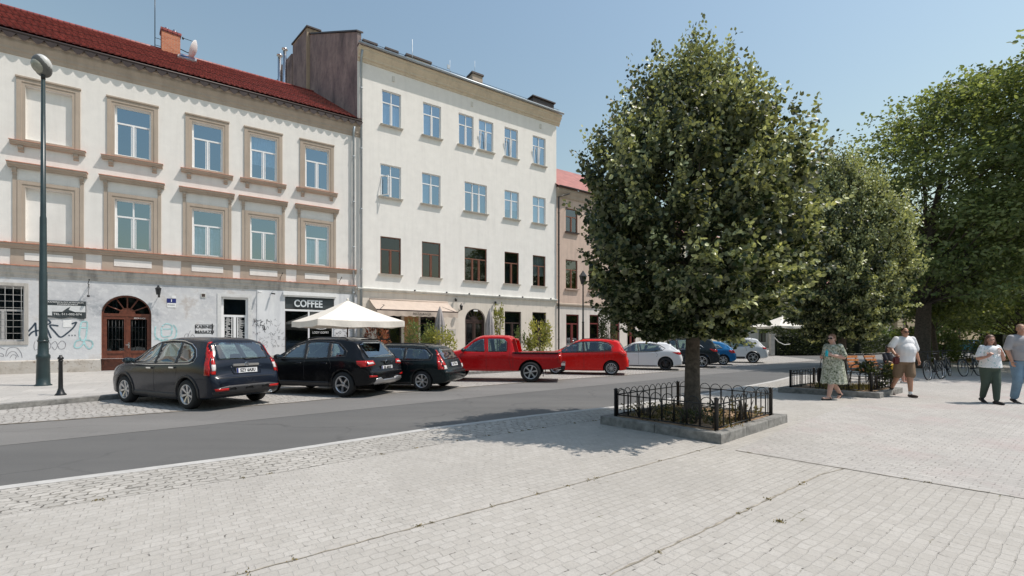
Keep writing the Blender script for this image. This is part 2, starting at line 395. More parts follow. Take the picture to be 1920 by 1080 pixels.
M['cobble_park'] = sett_mat('parking_cobbles', -45, .15, .13, (.37, .355, .33), (.47, .45, .42), (.15, .13, .11), (.2, .5), .06, .9)
M['slab'] = sett_mat('pavement_slabs', 33.5, .7, .7, (.42, .405, .38), (.49, .47, .44), (.22, .20, .18), (.2, .5), .006, .5)
def asphalt(name, a, b):
    n = NT(name); co = n.coord(); st = n.noise(n.coord(rot=(0, 0, -R(38)), scale=(.12, 1.3, 1)), 1.0, 5, .6)
    f = n.noise(co, 90, 3, .8); g = n.noise(co, .35, 5)
    c = n.ramp(st, [(.3, a), (.7, b)])
    c = n.mix(n.ramp(g, [(.4, (0, 0, 0)), (.75, (.4,)*3)]), c, tuple(x*.8 for x in a))
    c = n.mix(n.ramp(f, [(.35, (.5,)*3), (.6, (0, 0, 0))]), c, tuple(x*.6 for x in a))
    wv = n.n('TexNoise', i_Scale=1.3, i_Detail=5); n.l(co, wv.inputs['Vector']); ad = n.n('VectorMath', operation='MULTIPLY_ADD'); n.l(wv.outputs['Color'], ad.inputs[0]); ad.inputs[1].default_value = (1.1, 1.1, 0); n.l(co, ad.inputs[2])
    vo = n.n('TexVoronoi', feature='DISTANCE_TO_EDGE', i_Scale=.28); n.l(ad.outputs[0], vo.inputs['Vector'])
    msk = n.mix(n.ramp(n.noise(co, .4, 3), [(.45, (0, 0, 0)), (.6, (.6,)*3)]), (0, 0, 0), n.ramp(vo.outputs[0], [(.0, (1, 1, 1)), (.012, (0, 0, 0))]))
    c = n.mix(msk, c, tuple(x*.35 for x in a))
    c = n.mix(n.ramp(n.noise(co, 2.6, 4, .7), [(.62, (0, 0, 0)), (.72, (.35,)*3)]), c, tuple(x*.5 for x in a))
    c = n.mix(n.ramp(n.noise(co, 240, 2, .8), [(.60, (0, 0, 0)), (.75, (.45,)*3)]), c, tuple(min(1, x*2.4) for x in b))
    return n.out(c, .82, n.bump(f, .35, .004))
M['asphalt'] = asphalt('dark_asphalt', (.106, .105, .102), (.145, .143, .137))
M['asphalt_pale'] = asphalt('worn_pale_asphalt', (.165, .16, .152), (.215, .208, .197))
M['far_ground'] = plain('dusty_ground', (.20, .19, .16), .95, .25, .2, .3, 5)

g = MB(); g.add([(-600, -600, -.16), (900, -600, -.16), (900, 900, -.16), (-600, 900, -.16)], [(0, 1, 2, 3)])
o = g.build('ground', M['far_ground']); o['kind'] = 'structure'
# road sheet, reaching under kerbs
poly_sheet('road', [(-40, -22), (-5.39, 4.2), (0, 8.4), (2.3, 9.6), (9.5, 15.8), (26, 28), (60, 44), (160, 60), (160, 84), (57, 74), (24, 80), (14, 40), (4, 27), (-12, 13), (-45, -14)], -.10, M['asphalt'])
rd = [(-9.8, 8.69), (-7.8, 10.05), (-5.6, 11.7), (-3.7, 13.6), (-1.1, 15.7), (2.1, 18.2), (5.2, 20.4), (9.6, 24), (16.3, 28.9), (23, 34)]
lane = [(-9.6, 5.7), (-7.9, 7.0), (-4.4, 9.9), (0, 13.55), (3.2, 16.1), (7.6, 19.7), (14, 24.4), (22, 30)]
poly_sheet('road_strip', [(-36, -11.5)]+rd+[(30, 40), (40, 60), (60, 66), (100, 66), (60, 46)]+lane[::-1]+[(-38, -16)], -.096, M['asphalt_pale'])
kerbL = [(-36, -8.5), (-20, 3.2), (-14.5, 7.9), (-11.9, 10.5), (-10.9, 12.2), (-9.5, 14.2), (-7, 16.3), (-4, 19.2), (.8, 23), (4, 26), (7, 28.3), (9.6, 31), (12.5, 33.6), (24.5, 43.6)]
poly_sheet('parking_lane', [(-36, -11)]+rd+[(25, 43.4)]+[(x+.1, y-.1) for x, y in kerbL[::-1]], -.092, M['cobble_park'])
# pavement in front of the buildings, rising gently to the walls, with a kerb step
def pave_strip(name, a, b, za, zb, mat):
    m = MB(); vs = []; fs = []
    for (p, q) in zip(a, b): vs += [(p[0], p[1], za), (q[0], q[1], zb)]
    for i in range(len(a)-1): fs.append((2*i, 2*i+2, 2*i+3, 2*i+1))
    m.add(vs, fs); o = m.build(name, mat); o['kind'] = 'structure'; return o
def proj(p, out):
    r = Vector((p[0], p[1]))-F0.xy; s = r.x*.834+r.y*.5516; q = on_street(s, out); return (q.x, q.y)
inner = [(x-.09, y+.11) for x, y in kerbL]
pave_strip('pavement', inner, [proj(p, -.3) for p in kerbL], .03, .125, M['slab'])
m = MB()
for (p, q), (r_, s_) in zip(zip(kerbL, kerbL[1:]), zip(inner, inner[1:])):
    m.add([(*p, -.13), (*q, -.13), (*q, .02), (*p, .02), (*s_, .034), (*r_, .034)], [(0, 1, 2, 3), (3, 2, 4, 5)])
o = m.build('pavement_kerb', M['stone_kerb']); o['kind'] = 'structure'
# the square
edge = [(-40, -21), (-12, 0), (-8.0, 2.75), (-5.39, 4.79), (-4.5, 5.41), (-3.35, 6.22), (-1.48, 7.87), (.43, 9.24), (2.32, 10.4), (5.6, 13.0), (9.5, 16.6), (11.3, 18.5), (19, 23.8), (25.8, 28.9), (60, 45), (160, 60)]
def offset(line, d):
    out = []
    for i, p in enumerate(line):
        a = Vector(line[max(i-1, 0)]); b = Vector(line[min(i+1, len(line)-1)]); t = (b-a).normalized()
        out.append((p[0]+t.y*d, p[1]-t.x*d))
    return out
e1 = offset(edge, .16); e2 = offset(edge, 1.15)
m = MB()
for i in range(len(edge)-1):
    m.add([(*edge[i], -.13), (*edge[i+1], -.13), (*edge[i+1], .004), (*edge[i], .004), (*e1[i+1], .004), (*e1[i], .004)], [(1, 0, 3, 2), (2, 3, 5, 4)])
o = m.build('square_kerb', plain('pale_kerbstone', (.45, .44, .42), .85, .15, 5, .4, 60)); o['kind'] = 'structure'
pave_strip('cobble_border', e2, e1, .002, .002, M['cobble'])
poly_sheet('square_paving', [(-40, -60)]+[(x, y) for x, y in e2]+[(160, -60)], .0, M['sett_a'])
poly_sheet('square_paving_right', [(3.1, 6.32), (5.2, 8.3), (9.2, 11.8), (12.5, 15.5), (19.3, 21.6), (26, 26.8), (60, 42.5), (120, 40), (120, -40), (22, -12.2), (4.97, 4.42)], .004, M['sett_b'])
# open joints between the paving fields
def joint(pts, wd, z, mat, name='paving_joint'):
    rnd = random.Random(5); P = []
    for (a, b) in zip(pts, pts[1:]):
        a, b = Vector(a), Vector(b); k = max(2, int((b-a).length/.08))
        P += [a.lerp(b, i/k) for i in range(k)]
    P.append(Vector(pts[-1])); m = MB(); vs = []
    t = (P[-1]-P[0]).normalized(); nn = Vector((-t.y, t.x))
    for p in P:
        wv = wd*rnd.uniform(.35, 1.3); c = p+nn*rnd.uniform(-.008, .008)
        vs += [(*(c-nn*wv/2), z), (*(c+nn*wv/2), z)]
    m.add(vs, [(2*i, 2*i+2, 2*i+3, 2*i+1) for i in range(len(P)-1)]); o = m.build(name, mat); o['kind'] = 'structure'; return o
gutm = plain('gutter_dirt', (.20, .175, .14), .98, .6, 8, .5, 40)
jm = plain('earth_filled_joint', (.30, .27, .22), .95, .5, 9, .4, 40)
joint([(-4.5, 1.0), (-1.82, 2.98), (0, 4.35), (2.59, 6.31), (2.95, 6.6)], .018, .0045, jm)
joint([(-1.5, 1.35), (.63, 2.98), (3.53, 5.2), (3.95, 5.42)], .020, .0045, jm)
joint([(3.1, 6.3), (4.97, 4.42), (7, 2.4)], .012, .0085, jm)

joint(offset(edge, -.05)[2:13], .10, -.0945, gutm, 'gutter_dirt')
joint(offset(rd[::-1], .0), .10, -.0875, gutm, 'gutter_dirt')
# manhole cover etc are absent in the photo; a few weed tufts grow in the joints (one mass)
def blades(name, pts, mat, n=60, h=.05, spread=.06, seed=1, z=0):
    rnd = random.Random(seed); vs = []; fs = []; tint = []
    for (x, y) in pts:
        for _ in range(n):
            a = rnd.uniform(0, 6.28); r = abs(rnd.gauss(0, spread)); px, py = x+r*math.cos(a), y+r*math.sin(a)
            b = rnd.uniform(0, 6.28); l = h*rnd.uniform(.4, 1.2); wd = .006+h*.05; o = len(vs)
            dx, dy = math.cos(b), math.sin(b); k = rnd.uniform(.2, .9)*l
            vs += [(px-dy*wd, py+dx*wd, z), (px+dy*wd, py-dx*wd, z), (px+dx*k, py+dy*k, z+l)]; fs.append((o, o+1, o+2)); tint.append(rnd.random())
    me = bpy.data.meshes.new(name); me.from_pydata(vs, [], fs); me.materials.append(mat)
    at = me.attributes.new('tint', 'FLOAT', 'FACE'); at.data.foreach_set('value', tint); return me
rnd = random.Random(3)
tp = []
for a, b, k in (((-1.82, 2.98), (2.59, 6.31), 12), ((.63, 2.98), (3.53, 5.2), 7), ((3.1, 6.3), (4.97, 4.42), 3)):
    for _ in range(k):
        t = rnd.random(); tp.append((a[0]+(b[0]-a[0])*t, a[1]+(b[1]-a[1])*t))
for _ in range(26):
    i = rnd.randrange(3, 9); t = rnd.random(); tp.append(tuple(Vector(e2[i]).lerp(Vector(e2[i+1]), t)))
me = blades('weeds', tp, M['grass'], 16, .012, .025, 4, .004); o = link('weeds_in_joints', me); o['kind'] = 'stuff'
o['label'] = 'small dry weeds growing in the joints of the paving'; o['category'] = 'weeds'

# ------------------------------------------------------------------ facade helpers (local frame: x along the wall, y into the house, z up)
def wall_holes(m, s0, s1, z0, z1, holes, y=0, depth=.2):
    xs = sorted({s0, s1, *[h[0] for h in holes], *[h[1] for h in holes]}); zs = sorted({z0, z1, *[h[2] for h in holes], *[h[3] for h in holes]})
    xs = [x for x in xs if s0 <= x <= s1]; zs = [z for z in zs if z0 <= z <= z1]
    for i in range(len(xs)-1):
        for j in range(len(zs)-1):
            cx, cz = (xs[i]+xs[i+1])/2, (zs[j]+zs[j+1])/2
            if any(h[0] < cx < h[1] and h[2] < cz < h[3] for h in holes): continue
            m.add([(xs[i], y, zs[j]), (xs[i+1], y, zs[j]), (xs[i+1], y, zs[j+1]), (xs[i], y, zs[j+1])], [(0, 1, 2, 3)])
    for a, b, c, d in holes:
        m.add([(a, y, c), (b, y, c), (b, y, d), (a, y, d), (a, y+depth, c), (b, y+depth, c), (b, y+depth, d), (a, y+depth, d)],
              [(0, 4, 5, 1), (1, 5, 6, 2), (2, 6, 7, 3), (3, 7, 4, 0)])
def spandrel(m, a, b, zs, zt, y0=0, depth=.2):
    """fills the corners above an arch springing at zs and topping out at zt inside the rectangular opening a..b"""
    cx = (a+b)/2; rx = (b-a)/2; rz = zt-zs; K = 18
    arc = [(cx-rx*math.cos(math.pi*i/K), zs+rz*math.sin(math.pi*i/K)) for i in range(K+1)]
    for side in (0, 1):
        pts = arc[:K//2+1] if side == 0 else arc[K//2:]
        corner = (a, zt) if side == 0 else (b, zt)
        for p, q in zip(pts, pts[1:]):
            if (Vector(p)-Vector(q)).length > 1e-6:
                m.add([(corner[0], y0, corner[1]), (p[0], y0, p[1]), (q[0], y0, q[1])], [(0, 1, 2)])
    vs = [(p[0], y0, p[1]) for p in arc]+[(p[0], y0+depth, p[1]) for p in arc]
    m.add(vs, [(i, i+1, K+2+i, K+1+i) for i in range(K)])
def win(root, a, b, c, d, frame, glass, y=.12, mull=(.5,), trans=.66, fw=.06, upper_split=False, name='window', curtain=0, label=None):
    m = MB(); t = .06
    m.box(a, y, c, a+fw, y+t, d); m.box(b-fw, y, c, b, y+t, d)
    m.box(a+fw, y, c, b-fw, y+t, c+fw); m.box(a+fw, y, d-fw, b-fw, y+t, d)
    zt = c+(d-c)*trans
    if trans < 1: m.box(a+fw, y-.004, zt-fw*.55, b-fw, y+t, zt+fw*.55)
    for k in mull:
        x = a+(b-a)*k
        m.box(x-fw*.6, y-.008, c+fw, x+fw*.6, y+t, (zt-fw*.55) if trans < 1 else d-fw)
        if upper_split and trans < 1: m.box(x-fw*.45, y-.008, zt+fw*.55, x+fw*.45, y+t, d-fw)
    # sash rails
    xs = [a]+[a+(b-a)*k for k in mull]+[b]; top = zt if trans < 1 else d
    for x0, x1 in zip(xs, xs[1:]):
        e = fw*.75
        m.box(x0+fw, y+.01, c+fw, x0+fw+e*.5, y+t, top-fw*.6); m.box(x1-fw-e*.5, y+.01, c+fw, x1-fw, y+t, top-fw*.6)
    o = m.build(name, frame, root)
    if label: o['label'] = label
    g = MB(); g.add([(a+fw*.5, y+.035, c+fw*.5), (b-fw*.5, y+.035, c+fw*.5), (b-fw*.5, y+.035, d-fw*.5), (a+fw*.5, y+.035, d-fw*.5)], [(0, 1, 2, 3)]); g.build('pane', glass, o)
    q_ = (int(a*37)+int(c*91)) % 7
    if curtain and q_ in (0, 2, 3, 5):
        K = 26; z0_, z1_ = {0: (c, d), 2: (c, c+(d-c)*.62), 3: (c+(d-c)*.35, d), 5: (c, d)}[q_]; x0_, x1_ = (a, b) if q_ != 5 else (a, a+(b-a)*.42)
        vs = []
        for k_ in range(K+1):
            x = x0_+(x1_-x0_)*k_/K; yy = y+.16+.025*math.sin(k_*1.9+a); vs += [(x, yy, z0_), (x, yy, z1_)]
        g = MB(); g.add(vs, [(2*k_, 2*k_+2, 2*k_+3, 2*k_+1) for k_ in range(K)]); g.build('curtain', M['curtain'], o)
    return o
def sill(root, a, b, z, parent, mat, dep=.14, over=.08, th=.07):
    m = MB(); m.box(a-over, -dep, z-th, b+over, .003, z); m.box(a-over-.01, -dep-.015, z, b+over+.01, .12, z+.012)
    return m.build('sill', mat, parent)
def scroll_console(m, x, z, dep, w_=.13, h=.26):
    prof = [(-.004, z), (-dep, z), (-dep*.95, z-h*.35), (-dep*.45, z-h*.6), (-dep*.5, z-h*.8), (-.004, z-h)]
    m.prism([(p[0], p[1]) for p in prof], x-w_/2, x+w_/2, 'x')
def downpipe(root, s, z0, z1, mat, out=.12, r=.055, name='downpipe', top=None):
    m = MB(); pts = []
    if top: pts += [(s+top[0], -top[1], z1+.35)]
    pts += [(s, -out, z1), (s, -out, z0)]
    m.tube(pts, r, 10)
    for k in range(5):
        zz = z0+(z1-z0)*(k+.5)/5; m.tube([(s, -out, zz-.03), (s, -out, zz+.03)], r*1.25, 10)
        m.box(s-.01, -out, zz-.01, s+.01, .0, zz+.01)
    return m.build(name, mat, root)
# ================================================================== building A: three storeys, red tile roof
A = thing('apartment_building', F0, FA, 'cream house with red tiled roof, beige window surrounds and graffiti on its ground floor', 'building')
S0, S1 = -11.5, 13.85
colsA = [(0.69, 2.08), (3.44, 4.70), (6.22, 7.44), (8.60, 9.80), (11.14, 12.34)]
blindA = [True, False, False, False, False]
leftA = [(-2.2, -0.95), (-5.0, -3.75), (-7.8, -6.55), (-10.6, -9.35)]
allA = [(a, b, True) if i == 0 else (a, b, False) for i, (a, b) in enumerate(colsA)]+[(a, b, False) for a, b in leftA]
Z2 = (9.62, 11.80); Z1 = (5.50, 7.68)
holes = [(a, b, z0, z1) for a, b, _ in allA for z0, z1 in (Z1, Z2)]
m = MB(); wall_holes(m, S0, S1, 4.46, 13.4, holes, 0, .16); m.build('wall', M['wall_a'], A)
low_holes = [(-.62, .66, 1.43, 3.66), (2.98, 4.71, .12, 3.46), (7.38, 8.51, 1.14, 3.58), (10.17, 12.60, .12, 3.98), (-4.2, -3.0, 1.4, 3.6), (-8, -6.8, 1.4, 3.6)]
m = MB(); wall_holes(m, S0, S1, .66, 4.46, [(a, b, max(c, .66), d) for a, b, c, d in low_holes], -.02, .3); spandrel(m, 2.98, 4.71, 2.6, 3.46, -.02, .3)
m.build('ground_floor_wall', M['wall_dirty'], A)
m = MB()
for a, b in ((S0, 2.98), (4.71, 10.17), (12.60, S1)):
    m.box(a, -.075, -.1, b, .1, .62); m.add([(a, -.075, .62), (b, -.075, .62), (b, -.02, .66), (a, -.02, .66)], [(0, 1, 2, 3)])
m.build('plinth', M['plinth'], A)
# body behind the street wall (leaning side walls follow the plot)
SK = .211
m = MB(); D = 12.0
m.add([(S0, .16, -.1), (S1-.05, .16, -.1), (S1-.05-SK*D, D, -.1), (S0-SK*D, D, -.1), (S0, .16, 13.5), (S1-.05, .16, 13.5), (S1-.05-SK*D, D, 13.5), (S0-SK*D, D, 13.5)],
      [(1, 2, 6, 5), (2, 3, 7, 6), (3, 0, 4, 7)])
m.build('side_wall', M['wall_d'], A)
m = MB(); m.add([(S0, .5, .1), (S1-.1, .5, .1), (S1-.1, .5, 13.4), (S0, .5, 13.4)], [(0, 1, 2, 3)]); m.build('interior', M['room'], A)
# main cornice
m = MB()
m.prism([(.0, 12.92), (-.035, 12.94), (-.045, 13.07), (-.08, 13.12), (-.08, 13.22), (-.12, 13.32), (-.15, 13.40), (-.15, 13.52), (-.185, 13.58), (-.185, 13.70), (.2, 13.70)], S0, S1+.2, 'x')
m.build('cornice', M['wall_trim'], A)
# roof: wavy tile field
eave_y, eave_z, ridge_y, ridge_z = -.24, 13.80, 6.0, 17.75
L = math.hypot(ridge_y-eave_y, ridge_z-eave_z); ns = int((S1+.25-S0)/.055); rows = int(L/.34); sub = [0, .35, .7, .97]
U = []; 
for r in range(rows):
    for q in sub: U.append((r+q)*.34)
U.append(rows*.34); U = np.array(U); Sx = np.linspace(S0, S1+.25, ns)
frac = np.tile(np.array([.065, .048, .028, .002]), rows); frac = np.append(frac, .03)
tt = U/L
gy = eave_y+(ridge_y-eave_y)*tt; gz = eave_z+(ridge_z-eave_z)*tt
X, Yg = np.meshgrid(Sx, gy); _, Zg = np.meshgrid(Sx, gz); _, Fr = np.meshgrid(Sx, frac)
wave = .036*np.abs(np.sin(X*math.pi/.22))
X2 = X-SK*np.clip(Yg, 0, None)
P = np.stack([X2, Yg-.5*Fr, Zg+Fr+wave], -1).reshape(-1, 3)
nr, nc = X.shape; idx = np.arange(nr*nc).reshape(nr, nc)
q = np.stack([idx[:-1, :-1], idx[:-1, 1:], idx[1:, 1:], idx[1:, :-1]], -1).reshape(-1, 4)
me = bpy.data.meshes.new('roof'); me.from_pydata(P.tolist(), [], q.tolist()); me.materials.append(M['tile'])
roofA = link('roof', me, A)
m = MB(); yb = 12.3
m.add([(S0-SK*ridge_y, ridge_y, ridge_z), (S1+.2-SK*ridge_y, ridge_y, ridge_z), (S1+.2-SK*yb, yb, 13.6), (S0-SK*yb, yb, 13.6)], [(0, 1, 2, 3)])
m.tube([(S0-SK*ridge_y, ridge_y, ridge_z+.03), (S1+.2-SK*ridge_y, ridge_y, ridge_z+.03)], .11, 8)
m.add([(S0, eave_y, eave_z-.03), (S1+.2, eave_y, eave_z-.03), (S1+.2-SK*ridge_y, ridge_y, ridge_z-.05), (S0-SK*ridge_y, ridge_y, ridge_z-.05)], [(0, 3, 2, 1)])
m.build('roof_ridge', M['tile'], roofA)
# gutter and lace-edged fascia hanging from the eave
m = MB(); m.tube([(S0, eave_y-.03, eave_z-.05), (S1+.2, eave_y-.03, eave_z-.05)], .05, 8)
m.box(S0, eave_y+.0, eave_z-.15, S1+.2, eave_y+.03, eave_z-.02)
m.build('gutter', M['gutter'], A)
m = MB(); pitch = .40; s = S0
while s < S1+.1:
    K = 6
    arc = [(s+pitch*k/K, eave_z-.11-.22*math.sin(math.pi*k/K)**.9) for k in range(K+1)]
    m.prism([(s, eave_z-.10)]+arc+[(s+pitch, eave_z-.10)], eave_y-.055, eave_y-.045, 'y'); s += pitch
m.build('scalloped_fascia', M['gutter'], A)
# tiled ledges and frieze
m = MB()
m.prism([(-.0, 5.16), (-.06, 5.18), (-.08, 5.26), (-.15, 5.30), (-.15, 5.37), (-.0, 5.40)], S0, S1-.05, 'x')
m.build('string_course', M['wall_trim'], A)
m = MB(); x = S0
while x < S1-.1: m.box(x, -.19, 5.372, x+.105, -.001, 5.395+.012*((int(x*10)) % 2)); x += .115
m.build('ledge_tiles', M['tile_small'], A); m = MB()
x = S0
while x < S1-.1: m.box(x, -.21, 4.47, x+.105, -.001, 4.495+.012*((int(x*10)) % 2)); x += .115
m.build('ledge_tiles', M['tile_small'], A)
m = MB()
m.prism([(-.021, 4.02), (-.05, 4.03), (-.06, 4.12), (-.11, 4.20), (-.11, 4.28), (-.17, 4.36), (-.17, 4.468), (.0, 4.468)], S0, S1-.05, 'x')
m.build('lower_cornice', M['cornice_grey'], A)
m = MB(); m2 = MB()
for a, b, _ in allA:
    m = MB(); m.box(a-.42, -.02, 4.52, b+.42, .0, 5.155); fb = m.build('frieze_band', M['wall_trim'], A)
    m2 = MB(); m2.box(a-.02, -.035, 4.72, b+.02, -.021, 5.02); m2.build('frieze_panel', M['wall_a'], fb)
pass
for i, (a, b, blind) in enumerate(allA):
    for fl, (z0, z1) in enumerate((Z1, Z2)):
        if blind:
            mm = MB(); mm.add([(a, .14, z0), (b, .14, z0), (b, .14, z1), (a, .14, z1)], [(0, 1, 2, 3)])
            wn = mm.build('blind_window', M['wall_a'], A, label='bricked up window niche plastered in cream')
        else:
            wn = win(A, a, b, z0, z1, M['pvc'], M['glass'], .10, (.5,), .66, .065, upper_split=(fl == 0 and i == 1), curtain=1)
        mm = MB()
        if fl == 1:
            e = .25; zb = z0-.14
            mm.box(a-e, -.05, zb, a-.10, .0, z1+.28); mm.box(b+.10, -.05, zb, b+e, .0, z1+.28)
            mm.box(a-.10, -.05, z1+.12, b+.10, .0, z1+.28)
            mm.box(a-.10, -.03, zb, a, .0, z1+.12); mm.box(b, -.03, zb, b+.10, .0, z1+.12); mm.box(a, -.03, z1, b, .0, z1+.12)
            mm.box(a-e-.03, -.085, z1+.28, b+e+.03, .0, z1+.34)
            mm.build('window_surround', M['wall_trim'], wn)
            ms = MB(); ms.prism([(0, zb-.16), (-.12, zb-.14), (-.16, zb-.06), (-.19, zb-.05), (-.19, zb), (0, zb)], a-.42, b+.42, 'x')
            ms.box(a, -.05, zb, b, .10, z0-.001)
            scroll_console(ms, a-.12, zb-.16, .12, .16, .26); scroll_console(ms, b+.12, zb-.16, .12, .16, .26)
            ms.build('sill', M['wall_trim'], wn)
            md = MB(); md.box(a-.44, -.205, zb+.001, b+.44, -.001, zb+.018); md.build('sill_flashing', M['tile_small'], wn)
        else:
            e = .22; zb = 5.41
            mm.box(a-e, -.05, zb, a-.09, .0, z1+.25); mm.box(b+.09, -.05, zb, b+e, .0, z1+.25); mm.box(a-.09, -.05, z1+.11, b+.09, .0, z1+.25)
            mm.box(a-.09, -.03, zb, a, .0, z1+.11); mm.box(b, -.03, zb, b+.09, .0, z1+.11); mm.box(a, -.03, z1, b, .0, z1+.11)
            mm.box(a, -.03, zb, b, .1, z0)
            # outer pilasters and hood
            for x in (a-.36, b+.24): mm.box(x, -.035, zb, x+.12, .0, z1+.64)
            scroll_console(mm, a-.30, z1+.72, .13, .13, .3); scroll_console(mm, b+.30, z1+.72, .13, .13, .3)
            mm.build('window_surround', M['wall_trim'], wn)
            ms = MB(); zt = z1+.72
            ms.prism([(0, zt), (-.12, zt+.01), (-.16, zt+.08), (-.24, zt+.12), (-.24, zt+.18), (0, zt+.20)], a-.48, b+.48, 'x')
            ms.build('window_hood', M['wall_trim'], wn)
            md = MB(); md.box(a-.50, -.26, zt+.183, b+.50, -.001, zt+.21); md.build('hood_flashing', M['tile_small'], wn)
# ground floor openings
w1 = win(A, -.62, .66, 1.43, 3.66, plain('dull_window_frame', (.42, .41, .40), .6, .1), M['glass_low'], .14, (.5,), .56, .07, label='white framed ground floor window behind a welded bar grille')
m = MB()
for z in np.linspace(1.5, 3.55, 9): m.tube([(-.6, -.03, z), (.62, -.03, z)], .006, 5)
for x in np.linspace(-.55, .58, 6): m.tube([(x, -.04, 1.45), (x, -.04, 3.62)], .006, 5)
m.build('bar_grille', plain('grey_grille_paint', (.45, .45, .44), .5, .1), w1)
m = MB(); m.box(-.74, -.05, 1.3, .78, -.02, 1.43); m.box(-.74, -.05, 3.66, .78, -.02, 3.78); m.box(.66, -.05, 1.43, .78, -.02, 3.66); m.box(-.74, -.05, 1.43, -.62, -.02, 3.66)
m.build('window_surround', M['cornice_grey'], w1)
w2 = win(A, 7.38, 8.51, 1.14, 3.58, M['pvc'], M['glass_low'], .10, (.5,), .62, .10, label='white framed ground floor window with posters behind the panes')
m = MB()
rr = random.Random(7)
for x0, x1 in ((7.53, 7.86), (8.04, 8.38)):
    for k in range(26):
        z = 1.35+k*.048; x = x0+rr.uniform(0, .08); m.box(x, .122, z, min(x1, x+rr.uniform(.08, .3)), .126, z+.02)
m.build('poster', M['white_paint'], w2)
m = MB(); m.box(7.22, -.045, 1.0, 8.67, -.02, 1.14); m.box(7.22, -.045, 1.14, 7.38, -.02, 3.74); m.box(8.51, -.045, 1.14, 8.67, -.02, 3.74); m.box(7.38, -.045, 3.58, 8.51, -.02, 3.74)
m.build('window_surround', plain('pale_window_border', (.62, .62, .61), .9, .1), w2)
for a, b in ((-4.2, -3.0), (-8, -6.8)): win(A, a, b, 1.4, 3.6, M['pvc'], M['glass_low'], .12)
# arched double door
def arched_door(root, a, b, z0, zs, zt, wood, glass, y=.16, panels=True):
    cx = (a+b)/2; rx = (b-a)/2; rz = zt-zs; K = 20
    m = MB()
    m.box(a, y, z0, a+.07, y+.08, zs); m.box(b-.07, y, z0, b, y+.08, zs); m.box(a+.07, y-.01, zs-.07, b-.07, y+.08, zs+.05)
    for i in range(K):
        t0, t1 = math.pi*i/K, math.pi*(i+1)/K; e = .07
        P = lambda t, k: (cx-(rx-k)*math.cos(t), zs+(rz-k)*math.sin(t))
        m.prism([P(t0, 0), P(t1, 0), P(t1, e), P(t0, e)], y, y+.08, 'y')
    m.prism([(cx-.28*math.cos(math.pi*i/10), zs+.05+.26*math.sin(math.pi*i/10)) for i in range(11)], y+.012, y+.06, 'y')
    for an in (30, 62, 90, 118, 150):
        c_, s_ = math.cos(R(an)), math.sin(R(an)); m.tube([(cx+.2*c_, y+.03, zs+.05+.2*s_), (cx+(rx-.04)*c_, y+.03, zs+(rz-.04)*s_)], .03, 6)
    d = m.build('door', wood, root)
    g = MB(); g.prism([(a+.02, zs)]+[(cx-(rx-.02)*math.cos(math.pi*i/K), zs+(rz-.02)*math.sin(math.pi*i/K)) for i in range(1, K)]+[(b-.02, zs)], y+.045, y+.055, 'y')
    g.box(a+.17, y+.05, z0+.85, cx-.10, y+.06, zs-.15); g.box(cx+.10, y+.05, z0+.85, b-.17, y+.06, zs-.15); g.build('pane', glass, d)
    m = MB()
    for x0, x1 in ((a+.075, cx-.01), (cx+.01, b-.075)):
        m.box(x0, y+.01, z0, x0+.10, y+.07, zs-.075); m.box(x1-.10, y+.01, z0, x1, y+.07, zs-.075)
        m.box(x0+.1, y+.01, zs-.2, x1-.1, y+.07, zs-.075); m.box(x0+.1, y+.005, z0+.75, x1-.1, y+.07, z0+.86)
        m.box(x0+.1, y+.01, z0, x1-.1, y+.07, z0+.22)
        m.box(x0+.1, y+.035, z0+.22, x1-.1, y+.06, z0+.75); m.bevbox(x0+.17, y+.012, z0+.30, x1-.17, y+.045, z0+.67, .012)
    m.box(cx-.035, y-.012, z0, cx+.035, y+.02, zs-.08)
    m.build('door_leaf', wood, d)
    m = MB()
    for x0, x1 in ((a+.17, cx-.10), (cx+.10, b-.17)):
        for x in np.linspace(x0+.06, x1-.06, 5): m.tube([(x, y+.035, z0+.88), (x, y+.035, zs-.2)], .008, 5)
        for z in (z0+1.35, z0+1.9): m.tube([(x0, y+.032, z), (x1, y+.032, z)], .007, 5)
    m.build('door_grille', M['black_metal'], d)
    m = MB(); m.box(cx+.035, y-.03, z0+.98, cx+.085, y-.002, z0+1.22); m.tube([(cx+.06, y-.03, z0+1.12), (cx+.06, y-.07, z0+1.12), (cx-.06, y-.07, z0+1.12)], .012, 6)
    m.build('door_handle', M['chrome'], d)
    return d
dA = arched_door(A, 2.98, 4.71, .14, 2.6, 3.46, M['door_wood'], M['glass_low']); dA['label'] = 'arched double door in red brown wood with fanlight'
text('RESTAURACJA', .09, M['white_paint'], dA, (4.28, .155, 2.45), (R(90), 0, 0), .002, sx=.7)
m = MB(); m.box(2.9, -.42, -.05, 4.8, .05, .14); m.build('doorstep', M['concrete'], A)
